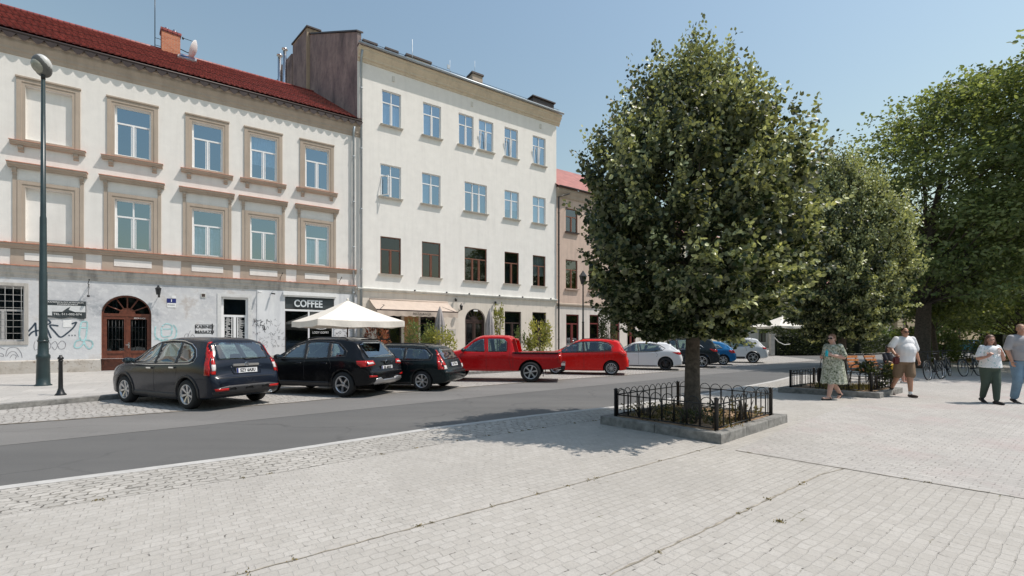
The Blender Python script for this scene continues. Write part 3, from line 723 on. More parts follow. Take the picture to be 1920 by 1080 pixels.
# coffee shop front
cf = MB(); cf.box(10.17, .04, .12, 12.6, .10, 3.98); shop = cf.build('shop_front', M['dark_frame'], A)
m = MB(); m.box(10.20, .0, 3.12, 12.58, .038, 3.62); m.add([(10.2, -.0, 3.62), (12.58, -.0, 3.62), (12.58, .038, 3.72), (10.2, .038, 3.72)], [(0, 1, 2, 3)]); m.build('sign_board', M['sign_dark'], shop)
text('COFFEE', .52, plain('pale_sign_letters', (.68, .72, .74), .5, .1), shop, (11.30, -.03, 3.375), (R(90), 0, 0), .03, 'sign_lettering', bold=.012, sx=.78)
m = MB(); m.box(10.08, -.16, 3.80, 12.70, .0, 4.0); m.box(10.13, -.10, 3.72, 12.65, .0, 3.80); m.build('shutter_box', M['white_paint'], shop)
m = MB(); m.box(10.17, -.01, 2.98, 12.6, .038, 3.08); m.box(11.28, -.005, .3, 11.36, .035, 2.98); m.box(12.5, -.005, .12, 12.6, .035, 2.98); m.build('shop_frame', M['pvc'], shop)
m = MB(); m.box(10.22, .02, .35, 11.27, .036, 2.96); m.box(11.37, .02, .35, 12.49, .036, 2.96); m.build('pane', M['glass_low'], shop)
text('LODY GOFRY', .17, M['white_paint'], shop, (11.92, .012, 1.86), (R(90), 0, 0), .002, sx=.8)
m = MB()
for k in range(15):
    an = math.pi*(k/14)
    m.tube([(11.93+.42*math.cos(an), .012, 2.25-.22*math.sin(an)), (11.93+.40*math.cos(an+.2), .012, 2.25-.2*math.sin(an+.2))], .018, 5)
for x in (11.72, 11.93, 12.1): m.tube([(x, .012, 2.35), (x+.09, .012, 2.42), (x+.12, .012, 2.3)], .014, 5)
m.build('window_drawing', M['white_paint'], shop)
for a_, b_ in ((8.9, 10.17), (12.6, 13.72)):
    m = MB(); m.box(a_, -.045, .66, b_, -.021, 4.02)
    m.build('whitewashed_panel', plaster('whitewashed_plaster', (.74, .745, .75), stain=(.62, .63, .66), amt=.6), A)
# scribbles on the whitewashed panels and graffiti on the wall (thin paint layers)
def stroke(m, pts, wd, y):
    P = [Vector((*wallpt(*p), 0)) for p in pts]; Q = []
    for i in range(len(P)-1):        # smooth a little
        p0 = P[max(i-1, 0)]; p1 = P[i]; p2 = P[i+1]; p3 = P[min(i+2, len(P)-1)]
        for k in range(5):
            t = k/5; Q.append(.5*((2*p1)+(p2-p0)*t+(2*p0-5*p1+4*p2-p3)*t*t+(3*p1-p0-3*p2+p3)*t**3))
    Q.append(P[-1]); vs = []
    for i, q_ in enumerate(Q):
        t = Q[min(i+1, len(Q)-1)]-Q[max(i-1, 0)]; t = t.normalized() if t.length > 1e-6 else Vector((1, 0, 0))
        nn = Vector((-t.y, t.x, 0))*wd/2; vs += [(q_.x+nn.x, y, q_.y+nn.y), (q_.x-nn.x, y, q_.y-nn.y)]
    m.add(vs, [(2*i, 2*i+1, 2*i+3, 2*i+2) for i in range(len(Q)-1)])
gb = MB()
for pts in ([(53, 622), (62, 612), (67, 605)], [(67, 605), (68, 622), (69, 630)], [(54, 630), (62, 622), (77, 619)], [(80, 606), (81, 622), (82, 632)],
            [(81, 601), (90, 600), (95, 605), (90, 608), (86, 609)], [(86, 609), (91, 622), (96, 634)], [(110, 611), (94, 610), (103, 622), (114, 632), (127, 624), (138, 614), (144, 604)], [(118, 607), (130, 608), (144, 604)]):
    stroke(gb, pts, .055, -.028)
for x in (130, 135.5, 141): stroke(gb, [(x-.8, 629), (x+.8, 628.6)], .06, -.028)
gb.build('graffiti', plain('blue_black_spray', (.03, .05, .075), .7, .2), A, label='blue black spray tag with three dots')
gt = MB()
for pts in ([(153, 604), (160, 603), (164, 606), (163, 622), (160, 636), (152, 637), (149, 625), (153, 604)], [(152, 614), (163, 615)],
            [(152, 637), (143, 640), (140, 650), (148, 652), (156, 645), (158, 638)], [(160, 637), (172, 640), (174, 648), (168, 654), (161, 648), (158, 640)],
            'cut', [(292, 612), (291, 628), (299, 637), (318, 638), (329, 632), (331, 618), (325, 609)], [(304, 612), (312, 607), (322, 611), (322, 624), (318, 630), (304, 630), (303, 614)], [(306, 617), (321, 617)],
            [(290, 636), (300, 635)], [(303, 636), (303, 642)], [(308, 636), (314, 636), (314, 641), (309, 641)], [(320, 636), (325, 642)]):
    if pts == 'cut': gt.build('graffiti', plain('turquoise_spray', (.37, .60, .61), .8, .35), A, label='turquoise outline graffiti left of the arched door'); gt = MB(); continue
    stroke(gt, pts, .05, -.029)
gt.build('graffiti', plain('turquoise_spray', (.37, .60, .61), .8, .35), A, label='turquoise outline graffiti right of the arched door')
GK = [MB(), MB(), MB()]
for pts in ([(66, 640), (64, 648), (66, 656), (73, 654)], [(69, 637), (74, 640), (72, 650)], [(88, 646), (92, 641), (96, 648), (92, 655), (88, 650)], [(97, 645), (104, 640), (108, 648), (103, 656), (98, 650)], [(109, 646), (116, 639), (123, 644), (121, 653), (112, 654), (109, 648)],
            [(11, 668), (14, 656), (22, 651), (33, 653), (40, 662), (42, 671)], [(13, 668), (20, 660), (29, 660), (35, 669)], [(19, 671), (24, 665), (31, 667), (29, 673)], [(0, 651), (9, 655)], [(0, 662), (6, 664), (7, 668), (0, 667)],
            [(345, 636), (347, 628), (352, 626), (354, 632), (349, 636)], [(356, 634), (361, 627), (366, 633)], [(357, 620), (351, 632)]):
    stroke(GK[0 if pts[0][0] < 45 else (1 if pts[0][0] < 130 else 2)], pts, .014, -.027)
for g_, l_ in zip(GK, ('thin grey arches drawn low under the barred window', 'thin grey bubble letters behind the lamp post', 'thin grey scrawl left of the stencilled notice')): g_.build('graffiti', plain('grey_marker', (.16, .15, .17), .8, .2), A, label=l_)
gs = MB(); rr = random.Random(11)
for cx_, cy_, n_ in ((477, 608, 9), (488, 610, 9), (497, 610, 7)):
    for _ in range(3):
        x, y_ = cx_+rr.uniform(-2, 4), cy_+rr.uniform(-4, 4); pts = [(x, y_)]
        for k in range(n_): x += rr.uniform(-1.2, 3); y_ += rr.uniform(-4, 4); pts.append((x, y_))
        stroke(gs, pts, .02, -.05)
for _ in range(40):
    x, y_ = rr.uniform(473, 531), rr.uniform(600, 655); pts = [(x, y_)]
    for k in range(4): x += rr.uniform(-4, 4); y_ += rr.uniform(-4, 4); pts.append((x, y_))
    stroke(gs, pts, .008, -.05)
gs.build('graffiti', plain('black_marker', (.05, .05, .055), .8, .2), A, label='dense black marker scribbles left of the coffee shop'); gs = MB()
for _ in range(16):
    x, y_ = rr.uniform(628, 655), rr.uniform(612, 634); pts = [(x, y_)]
    for k in range(4): x += rr.uniform(-4, 4); y_ += rr.uniform(-3, 3); pts.append((x, y_))
    stroke(gs, pts, .01, -.05)
gs.build('graffiti', plain('black_marker', (.05, .05, .055), .8, .2), A, label='fine black scribbles right of the coffee shop')
gn = MB()
zc0 = wallpt(384, 618); x0, z0_ = zc0
for a, b in (((366, 609), (366, 625)), ((366, 609), (398, 609)), ((366, 625), (398, 625)), ((398, 607), (398, 627))): stroke(gn, [a, b], .02 if a[0] != 398 else .05, -.028)
st = gn.build('graffiti', M['ink'], A, label='black stencilled notice in a frame')
text('KABINET', .19, M['ink'], st, (x0, -.025, z0_+.12), (R(90), 0, 0), .002, bold=.006)
text('MASAZU', .19, M['ink'], st, (x0, -.025, z0_-.12), (R(90), 0, 0), .002, bold=.006)
# chimney of building A
m = MB(); mt = Matrix.Translation((5.05, 5.9, 18.0)) @ Matrix.Rotation(R(9), 4, 'Z')
m.obox(None, .84, .62, 1.5, m=mt); chA = m.build('chimney', M['brick'], roofA)
m = MB(); m.obox(None, .94, .72, .12, m=Matrix.Translation((5.05, 5.9, 18.77)) @ Matrix.Rotation(R(9), 4, 'Z')); m.obox(None, .89, .67, .05, m=Matrix.Translation((5.05, 5.9, 18.68)) @ Matrix.Rotation(R(9), 4, 'Z')); m.build('chimney_cap', M['tile'], chA)
for dx in (-.18, .2): m = MB(); m.lathe([(.1, 0), (.1, .22), (.085, .22), (.085, 0)], 14, Matrix.Translation((5.05+dx, 5.9, 18.83)), cap=False); m.build('flue', M['steel'], chA)
# skylight
m = MB(); sx_, sy_ = 6.55, 4.9; zz = eave_z+(ridge_z-eave_z)*(sy_-eave_y)/(ridge_y-eave_y)
mt = Matrix.Translation((sx_-SK*sy_+.35, sy_, zz+.12)) @ Matrix.Rotation(math.atan2(ridge_z-eave_z, ridge_y-eave_y), 4, 'X')
m.obox(None, .85, 1.1, .1, m=mt); sk = m.build('skylight', M['zinc'], roofA)
m = MB(); m.obox(None, .7, .95, .02, m=mt @ Matrix.Translation((0, 0, .065))); m.build('pane', M['glass'], sk)
# aerial mast and satellite dish stand on the roof: parts of the house (fixed to it)
m = MB(); bx, by = 4.35, 5.95; m.tube([(bx, by, 17.7), (bx, by, 21.5)], .022, 6); m.tube([(bx, by, 18.35), (4.62, by, 18.35)], .015, 5); m.tube([(bx, by, 17.95), (4.62, by, 17.95)], .015, 5)
m.build('aerial_mast', M['black_metal'], A)
m = MB(); dm = Matrix.Translation((6.25, 5.6, 18.05)) @ Matrix.Rotation(R(84), 4, 'Z') @ Matrix.Rotation(R(-70), 4, 'X')
prof = [(.0, .0)]+[(.55*k/8, .16*(k/8)**2) for k in range(1, 9)]+[(.56, .17), (.55, .175)]+[(.55*k/8, .16*(k/8)**2+.012) for k in range(8, 0, -1)]
m.lathe(prof, 24, dm, cap=False); dish = m.build('satellite_dish', M['white_paint'], A)
m = MB(); m.tube([(5.45, 5.9, 18.1), (5.85, 5.8, 17.95), (6.2, 5.6, 18.0)], .025, 6)
m.tube([dm @ Vector((0, -.5, .14)), dm @ Vector((0, -.35, .75))], .015, 5); m.ell(dm @ Vector((0, -.33, .78)), .05, .05, .08)
m.build('dish_arm', M['black_metal'], dish)
pa = downpipe(A, 13.62, .3, 13.0, M['zinc'], .12, .06, top=(0.0, .3))

# wall mounted things on building A
def wall_lantern(s, z, label, group=None, base=F0):
    t = thing('wall_lantern', on_street(s, 0, z), FA, label, 'lantern', group)
    m = MB(); m.lathe([(.075, -.2), (.11, .06), (.12, .08), (.04, .16), (.03, .22)], 6, Matrix.Translation((0, -.34, 0)), smooth=False); m.build('lantern_housing', M['black_metal'], t)
    m = MB(); m.lathe([(.07, -.19), (.103, .05)], 6, Matrix.Translation((0, -.34, 0)), smooth=False); m.build('lantern_glass', plain('old_lantern_glass', (.30, .30, .24), .3, .1), t).scale = (1.02, 1, 1)
    m = MB(); m.tube([(0, 0, -.2), (0, -.18, -.24), (0, -.34, -.2)], .015, 6); m.box(-.04, -.02, -.3, .04, .0, -.1); m.build('wall_bracket', M['black_metal'], t)
    return t
wall_lantern(4.98, 3.72, 'old square lantern to the right of the arched door under the cornice')
# big banner with lettering
bt = thing('advertising_banner', on_street(1.9, 0, 0), FA, 'weathered grey advertising banner with white lettering beside the lamp post', 'banner')
m = MB(); K = 16
vs = []
for i in range(K+1):
    x = -.62+1.24*i/K; yb = -.05-.015*math.sin(i*.9); zb = 2.40+.03*math.sin(i*.75+.5)
    vs += [(x, yb, zb), (x, -.05, 3.12)]
m.add(vs, [(2*i, 2*i+2, 2*i+3, 2*i+1) for i in range(K)]); m.build('banner_sheet', M['sign_dark'], bt)
m = MB(); m.box(-.60, -.07, 2.66, .60, -.069, 2.92); m.box(-.55, -.07, 2.5, -.42, -.069, 2.66); wh = m.build('banner_field', plain('off_white_vinyl', (.62, .63, .63), .6, .1), bt)
m = MB(); m.prism([(-.12, 2.66), (.02, 2.8), (.14, 2.89), (.08, 2.75), (.28, 2.66)], -.075, -.0705, 'y'); m.build('banner_logo', M['sign_dark'], bt)
text('KAMIENICA DO WYNAJECIA', .085, M['white_paint'], bt, (0, -.07, 3.055), (R(90), 0, 0), .002)
text('POWIERZCHNIA', .085, M['white_paint'], bt, (.05, -.07, 2.97), (R(90), 0, 0), .002)
text('TEL. 511-002-074', .12, M['white_paint'], bt, (.05, -.07, 2.56), (R(90), 0, 0), .002)
t = MB(); t.box(-.13, -.01, -.18, .13, .0, .13); o = t.build('notice_sheet', M['white_paint']); o.location = on_street(1.93, .02, 2.2); o.rotation_euler.z = FA; tag(o, 'small blank white sheet pinned under the advertising banner', 'notice')
# street-name plate: white over blue
t = thing('house_number_plate', on_street(5.44, .0, 3.28), FA, 'blue and white enamel house number plate beside the door lantern', 'plate')
m = MB(); m.box(-.17, -.035, -.09, .17, -.02, .11); m.build('plate_blue', M['navy'], t)
for q_ in ((-.16, -.30, .17, -.10), (.0, .12, .16, .24)): m = MB(); m.box(q_[0], -.035, q_[1], q_[2], -.02, q_[3]); m.build('plate_white', M['white_paint'], t)
text('1', .17, M['white_paint'], t, (0, -.038, .01), (R(90), 0, 0), .002, bold=.006); text('WOLNICA', .055, M['ink'], t, (0, -.038, -.19), (R(90), 0, 0), .002)
m = MB(); m.box(-.10, -.03, -.10, .10, .0, .10); o = m.build('vent_grille', plain('vent_frame_white', (.6, .6, .56), .6, .05)); o.location = on_street(6.66, .02, 3.60); o.rotation_euler.z = FA; tag(o, 'small square vent with dark louvres left of the poster window', 'vent')
m = MB(); m.box(-.07, -.035, -.07, .07, -.031, .07); m.build('vent_louvre', M['dark_frame'], o)
# iron pennant brackets on the lower cornice
for i, (s, z, lab) in enumerate(((2.62, 4.0, 'iron flag bracket hanging above the left shoulder of the arched door'), (9.95, 4.75, 'iron bracket sticking out above the coffee sign'), (12.85, 4.75, 'iron bracket sticking out above the big cream parasol'))):
    m = MB(); m.tube([(0, 0, 0), (0, -.28, .02), (.06, -.38, .16)], .014, 6); m.tube([(0, 0, -.15), (0, -.25, 0)], .01, 5); m.ell((.06, -.38, .18), .03, .03, .03)
    if i == 0: m.tube([(0, -.2, 0), (0, -.2, -.45)], .008, 5); m.ell((0, -.2, -.5), .05, .05, .05)
    o = m.build('wall_bracket', M['black_metal']); o.location = on_street(s, .03, z-(.05 if i else .15)); o.rotation_euler.z = FA; tag(o, lab, 'bracket')
# small cameras / lamps on whitewash
for i, (s, z) in enumerate(((9.55, 3.86), (8.95, 3.9))):
    m = MB(); m.tube([(0, 0, 0), (0, -.12, -.02)], .012, 6); m.tube([(0, -.08, -.02), (.12, -.28, -.05)], .035, 8)
    o = m.build('security_camera', M['white_paint'] if i else M['black_plastic']); o.location = on_street(s, .045, z); o.rotation_euler.z = FA
    tag(o, ['black security camera under the cornice left of the coffee shop', 'white security camera under the cornice near the poster window'][i], 'camera')

# ================================================================== building B: four storeys, ivory
B = thing('apartment_building', on_street(13.86, 0), FA, 'tall four storey ivory house with stained fire wall, rising above the red tiled roof', 'building')
def lb(s): return s-13.86
W = 28.27-13.86
r4 = [(15.26, 16.41), (17.80, 19.0), (20.23, 21.32), (21.72, 22.83), (23.73, 24.83), (26.12, 27.27)]
r3 = [(15.17, 16.41), (17.73, 18.97), (20.66, 22.33), (23.73, 24.92), (26.12, 27.27)]
rows_b = [(r4, 14.0, 16.06, M['pvc']), (r3, 9.80, 11.73, M['pvc']), (r3, 5.29, 7.50, M['brown_frame'])]
hl = [(lb(a), lb(b), z0, z1) for rw, z0, z1, _ in rows_b for a, b in rw]
m = MB(); wall_holes(m, 0, W, 4.40, 18.0, hl, 0, .16); m.build('wall', M['wall_b'], B)
gl = [(14.95, 16.45, .12, 3.15), (17.62, 18.65, .5, 3.15), (20.69, 22.21, .12, 3.49), (23.73, 25.10, .12, 3.40), (26.07, 27.32, .95, 3.42)]
m = MB(); wall_holes(m, 0, W, -.1, 4.30, [(lb(a), lb(b), c, d) for a, b, c, d in gl], -.02, .28); spandrel(m, lb(20.69), lb(22.21), 2.73, 3.49, -.02, .28)
m.build('ground_floor_wall', M['wall_b_low'], B)
m = MB(); m.prism([(-.0, 4.25), (-.10, 4.27), (-.10, 4.33), (-.19, 4.36), (-.19, 4.41), (0, 4.46)], 0, W, 'x'); m.build('string_course', plaster('pale_ledge', (.66, .66, .62), amt=.4), B)
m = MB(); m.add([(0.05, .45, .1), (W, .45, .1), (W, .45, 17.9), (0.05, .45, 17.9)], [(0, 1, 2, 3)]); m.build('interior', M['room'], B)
m = MB(); m.prism([(0, 17.25), (-.05, 17.27), (-.07, 17.37), (-.15, 17.42), (-.15, 17.52), (-.26, 17.66), (-.34, 17.75), (-.34, 17.86), (-.40, 17.92), (-.40, 17.98), (0, 17.98)], 0, W+.25, 'x')
m.build('cornice', plaster('straw_cornice', (.64, .55, .42), amt=.3), B)
m = MB(); D = 10.5; rz0, rz1 = 18.06, 18.06+.40*6.2
m.add([(.12, -.45, rz0), (W+.3, -.45, rz0), (W+.3-SK*6.2, 6.2, rz1), (.12-SK*6.2, 6.2, rz1), (.12, -.45, rz0-.05), (W+.3, -.45, rz0-.05), (W+.3-SK*11, 11, rz1-1.6), (.12-SK*11, 11, rz1-1.6)], [(0, 1, 2, 3), (0, 4, 5, 1), (3, 2, 6, 7)])
roofB = m.build('roof', plain('grey_sheet_roof', (.12, .12, .125), .5, .2, 3), B)
m = MB(); m.tube([(-.05, -.50, 18.03), (W+.3, -.50, 18.03)], .075, 8); m.build('gutter', M['zinc'], B)
m = MB()
for k in range(30): 
    x = .4+k*W/30; m.tube([(x, -.25, 18.12), (x, -.25, 18.36)], .012, 5)
for z in (18.22, 18.34): m.tube([(.1, -.25, z), (W+.1, -.25, z)], .012, 5)
m.build('snow_guard', M['black_metal'], B)
# left fire wall, rising with the roof, leaning with the plot line
def fw(t, out=0): return (-SK*t-out, t)
m = MB(); pts = [(0, 18.9), (6.4, 21.9), (6.4, 10), (0, 10)]
T = [(0, 18.86), (6.55, 21.85)]
m.add([(*fw(0), -.1), (*fw(6.55), -.1), (*fw(6.55), 21.85), (*fw(0), 18.86)], [(0, 3, 2, 1)])
m.add([(0, 0, 18.0), (.22, 0, 18.0), (.22, 0, 18.86), (0, 0, 18.86)], [(0, 1, 2, 3)])
m.add([(0.22, 0, 18.0), (.22-SK*6.55, 6.55, 18.0), (.22-SK*6.55, 6.55, 21.85), (.22, 0, 18.86)], [(0, 1, 2, 3)])
m.build('fire_wall', M['firewall'], B)
m = MB(); a0, a1 = fw(-.05, .05), fw(6.6, .05); b0, b1 = (a0[0]+.36, a0[1]), (a1[0]+.36, a1[1])
m.add([(*a0, 18.87), (*b0, 18.87), (*b1, 21.9), (*a1, 21.9), (*a0, 18.96), (*b0, 18.96), (*b1, 21.99), (*a1, 21.99)], [(0, 1, 5, 4), (3, 0, 4, 7), (4, 5, 6, 7), (2, 3, 7, 6), (1, 2, 6, 5), (0, 3, 2, 1)])
m.build('coping', M['gutter'], B)
# chimney block at the back end of the fire wall
m = MB()
p = [fw(6.6, .16), fw(6.6, -.6), fw(9.1, -.6), fw(9.1, .16)]
m.prism(p, 12, 22.3, 'z'); blk = m.build('chimney_block', plaster('tan_chimney_plaster', (.40, .32, .235), stain=(.4, .4, .4), amt=.7), B)
m = MB(); p2 = [fw(6.5, .22), fw(6.5, -.7), fw(9.2, -.7), fw(9.2, .22)]; m.prism(p2, 22.3, 22.4, 'z'); m.build('chimney_cap', M['gutter'], blk)
m = MB(); p3 = [fw(6.595, .325), fw(9.11, .325), fw(9.11, .30), fw(6.95, .30)]; m.add([(*fw(6.75, .166), 13), (*fw(9.05, .166), 13), (*fw(9.05, .166), 22.2), (*fw(6.75, .166), 22.2)], [(0, 3, 2, 1)]); m.build('stained_side', M['firewall'], blk)
m = MB(); p = [fw(9.2, .2), fw(9.2, -2), fw(11.5, -2), fw(11.5, .2)]; m.prism(p, 12, 21.7, 'z'); p = [fw(11.5, .1), fw(11.5, -4), fw(17, -4), fw(17, .1)]; m.prism(p, 12, 21.2, 'z'); m.build('rear_wing', M['firewall'], B)
m = MB(); p = [fw(7.2, -.35), fw(7.2, -1.1), fw(8.0, -1.1), fw(8.0, -.35)]; m.prism(p, 22.2, 22.75, 'z'); m.build('chimney', M['wall_trim'], roofB)
for t_ in (9.6, 10.6):
    m = MB(); x, y = fw(t_, .5); m.lathe([(.13, 14), (.13, 21.9)], 14, Matrix.Translation((x, y, 0))); m.lathe([(.2, 22.05), (.2, 22.12), (.05, 22.2)], 14, Matrix.Translation((x, y, 0)))
    m.tube([(x, y, 21.8), (x, y, 22.1)], .02, 5); m.build('steel_flue', M['steel'], B)
# roof chimneys peeping above the eave
for (a, b, h, y0, mt_) in ((14.55, 15.3, 19.35, 1.2, 'wall_trim'), (15.9, 16.6, 19.35, 1.2, 'wall_trim'), (17.3, 18.9, 19.55, 1.4, 'wall_d'), (22.0, 22.8, 19.95, 1.4, 'wall_trim')):
    m = MB(); m.box(lb(a), y0, 18.2, lb(b), y0+.7, h-.12); c_ = m.build('chimney', M[mt_], roofB)
    m = MB(); m.box(lb(a)-.07, y0-.07, h-.12, lb(b)+.07, y0+.77, h); m.build('chimney_cap', M['gutter'], c_)
m = MB(); m.box(lb(26.3), .2, 18.3, lb(28.2), 1.2, 18.95); m.box(lb(26.2), .1, 18.95, lb(28.3), 1.3, 19.03); m.build('roof_hatch', M['gutter'], roofB)
m = MB(); m.tube([(lb(17.5), 1.0, 18.3), (lb(17.5), 1.0, 20.3)], .02, 5); m.tube([(lb(19.9), .6, 18.3), (lb(19.9), .6, 19.6)], .015, 5); m.box(lb(19.7), .55, 19.0, lb(19.85), .6, 19.25); m.tube([(lb(22.4), 1.8, 19.9), (lb(22.4), 1.8, 21)], .012, 5)
m.build('aerial', M['zinc'], roofB)
m = MB(); m.add([(W, 0, -.1), (W-SK*D, D, -.1), (W-SK*D, D, 18.0), (W, 0, 18.0)], [(0, 1, 2, 3)])
m.add([(*fw(6.55), -.1), (*fw(D), -.1), (*fw(D), 18), (*fw(6.55), 18)], [(0, 3, 2, 1)]); m.add([(W-SK*D, D, -.1), (-SK*D, D, -.1), (-SK*D, D, 18), (W-SK*D, D, 18)], [(0, 1, 2, 3)])
m.build('side_wall', M['wall_b'], B)
open_ones = {(4, 0): None}
for ri, (rw, z0, z1, fr) in enumerate(rows_b):
    for i, (a, b) in enumerate(rw):
        wide = b-a > 1.5
        wn = win(B, lb(a), lb(b), z0, z1, fr, M['glass'] if ri < 2 else M['glass_low'], .08, ((.36, .66) if wide else (.5,)), .66, .055, upper_split=(ri < 2), curtain=1)
        sill(B, lb(a), lb(b), z0, wn, plaster('sill_plaster', (.60, .56, .49), amt=.4), .13, .10, .05)
        # sashes standing ajar in the photo
        if (ri, i) in ((0, 3), (0, 4), (0, 5), (1, 0)):
            m = MB(); x0 = lb(a)+.06; ww = (b-a)/2-.08; zt = z0+(z1-z0)*.64
            ang = R(55) if (ri, i) == (1, 0) else R(0)
            fr_pts = [(0, 0, ww, .05), (0, zt-z0-.1, ww, .05)]
            mt = Matrix.Translation((x0, .07, z0+.06)) @ Matrix.Rotation(-ang if ang else 0, 4, 'Z') @ (Matrix.Rotation(R(9), 4, 'X') if not ang else Matrix())
            h = zt-z0-.1
            for (bx0, bz0, bx1, bz1) in ((0, 0, ww, .05), (0, h-.05, ww, h), (0, .05, .05, h-.05), (ww-.05, .05, ww, h-.05)):
                m.obox(None, bx1-bx0, .04, bz1-bz0, m=mt @ Matrix.Translation(((bx0+bx1)/2, -.03, (bz0+bz1)/2)))
            m.build('open_sash', fr, wn)
        if ri == 2 and i in (1, 2):
            m = MB(); m.add([(lb(a)+.1, .135, z0+.1), (lb(b)-.1, .135, z0+.1), (lb(b)-.1, .135, z0+1.3), (lb(a)+.1, .135, z0+1.3)], [(0, 1, 2, 3)])
for s, z in ((15.95, 17.0), (21.2, 17.0), (26.8, 17.0)): m = MB(); m.box(lb(s)-.07, -.05, z-.3, lb(s)+.07, .0, z); m.build('vent_cowl', plaster('vent_plaster', (.68, .66, .60), amt=.3), B)
for k, (a, b, z0, z1) in enumerate(((14.95, 16.45, .12, 3.15), (17.62, 18.65, .5, 3.15), (26.07, 27.32, .95, 3.42))):
    win(B, lb(a), lb(b), z0, z1, M['dark_frame'], M['glass_low'], .10, (.5,), .74, .06)
dB2 = win(B, lb(23.73), lb(25.10), .12, 3.40, M['dark_frame'], M['glass_low'], .10, (.5,), .76, .07, name='door')
arched_door(B, lb(20.69), lb(22.21), .12, 2.73, 3.49, M['dark_frame'], M['glass_low'])['label'] = 'arched dark wooden double door'
m = MB(); m.box(lb(21.3), -.06, 3.32, lb(21.6), -.02, 3.42); m.build('door_number', M['white_paint'], B)
m = MB(); m.box(lb(16.6), -.045, .12, lb(17.5), -.021, 3.2); m.build('ochre_panel', plain('ochre_panel_paint', (.46, .25, .12), .8, .2), B)
for s in (17.2, 19.3, 20.9, 23.2, 25.1, 27.6):
    m = MB(); m.ell((lb(s), -.2, 4.43), .06, .06, .05); o = m.build('ledge_spotlight', M['black_plastic'], B)
downpipe(B, .19, .3, 17.4, M['zinc'], .12, .065, top=(0, .35))
# lights on the ground floor of B
for i, (s, z, sm, lab) in enumerate(((19.95, 4.0, 1, 'small black spotlight above the right end of the beige awning'), (22.9, 3.95, 1, 'small black spotlight on the ivory house right of the arched door'))):
    m = MB(); m.tube([(0, 0, 0), (0, -.16, .0)], .02, 6); m.tube([(0, -.16, -.1), (0, -.16, .1)], .07, 10)
    o = m.build('wall_spotlight', M['black_metal']); o.location = on_street(s, .02, z); o.rotation_euler.z = FA; tag(o, lab, 'spotlight')
wall_lantern(20.25, 3.55, 'black lantern on the ivory house between awning and arched door')
m = MB(); m.box(-.28, -.02, -.2, .28, .0, .2); o = m.build('wall_plaque', plain('faded_plaque', (.50, .47, .43), .8, .1)); o.location = on_street(19.75, .02, 1.95); o.rotation_euler.z = FA; tag(o, 'faded rectangular plaque on the wall beside the arched door of the ivory house', 'plaque')
for k, s in enumerate((22.95, 23.3)):
    m = MB(); m.box(-.09, -.03, -.15, .09, .0, .15); o = m.build('wall_box', M['black_plastic']); o.location = on_street(s, .02, 3.3); o.rotation_euler.z = FA
    tag(o, ['left one of two small black boxes beside the shop door of the ivory house', 'right one of two small black boxes beside the shop door of the ivory house'][k], 'wall box')
# awning
aw = thing('awning', on_street(14.5, 0, 0), FA, 'extended beige cloth awning with scalloped lettered valance on the ivory house', 'awning')
La = 4.9; zo, zi, out = 3.12, 3.78, 1.55
m = MB(); K = 24; vs = []
for i in range(K+1):
    x = La*i/K; sag = .01*math.sin(i*1.3)
    vs += [(x, -.12, zi), (x, -out*.5, (zi+zo)/2-.015+sag), (x, -out, zo)]
m.add(vs, [(3*i+j, 3*i+3+j, 3*i+4+j, 3*i+1+j) for i in range(K) for j in (0, 1)]); m.build('canopy', M['awning'], aw)
m = MB(); vs = []; K = 60
for i in range(K+1):
    x = La*i/K; vs += [(x, -out-.02, zo-.03), (x, -out-.02-.015*math.sin(i*.8), zo-.30-.04*abs(math.sin(i*.55)))]
m.add(vs, [(2*i, 2*i+2, 2*i+3, 2*i+1) for i in range(K)]); m.build('valance', M['awning'], aw)
m = MB(); m.tube([(-.02, -out, zo), (La+.02, -out, zo)], .035, 8); m.build('front_bar', M['dark_frame'], aw)
m = MB(); m.tube([(0, -.1, zi+.02), (La, -.1, zi+.02)], .06, 10); m.build('roller_tube', M['awning'], aw)
m = MB()
for x in (.15, La-.15): m.tube([(x, -.05, zi-.1), (x+(.5 if x < 1 else -.5), -out*.5, zi-.35), (x, -out, zo)], .025, 6)
m.build('folding_arm', M['black_metal'], aw)
text('RESTAURACJA', .17, M['ink'], aw, (2.6, -out-.045, zo-.17), (R(90), 0, 0), .002)

# ================================================================== building C: pinkish, lower
C = thing('apartment_building', on_street(28.27, 0), FA, 'lower pinkish house with brown windows and faded red roof, right of the ivory house', 'building')
WC = 37.4-28.27
cc = [(.95, 2.12), (3.3, 4.4), (5.5, 6.6), (7.5, 8.5)]
m = MB(); wall_holes(m, 0, WC, 4.2, 12.7, [(a, b, z0, z1) for a, b in cc for z0, z1 in ((9.57, 11.37), (5.29, 7.49))], .05, .16); m.build('wall', M['wall_c'], C)
m = MB(); gh = [(.97, 2.25, .12, 3.36), (3.36, 4.39, .27, 3.39), (5.6, 6.7, .3, 3.3), (7.6, 8.6, .12, 3.3)]
wall_holes(m, 0, WC, -.1, 4.2, gh, .03, .2); m.build('ground_floor_wall', M['wall_c_low'], C)
m = MB(); m.prism([(.03, 3.95), (-.03, 3.97), (-.08, 4.05), (-.08, 4.14), (.05, 4.2)], 0, WC, 'x'); m.build('string_course', M['wall_trim'], C); m = MB(); m.prism([(.05, 12.0), (-.05, 12.1), (-.12, 12.3), (-.25, 12.5), (-.25, 12.7), (.05, 12.7)], 0, WC, 'x'); m.build('cornice', M['wall_trim'], C)
m = MB(); m.add([(0.05, .5, .1), (WC, .5, .1), (WC, .5, 12.6), (0.05, .5, 12.6)], [(0, 1, 2, 3)]); m.build('interior', M['interior'], C)
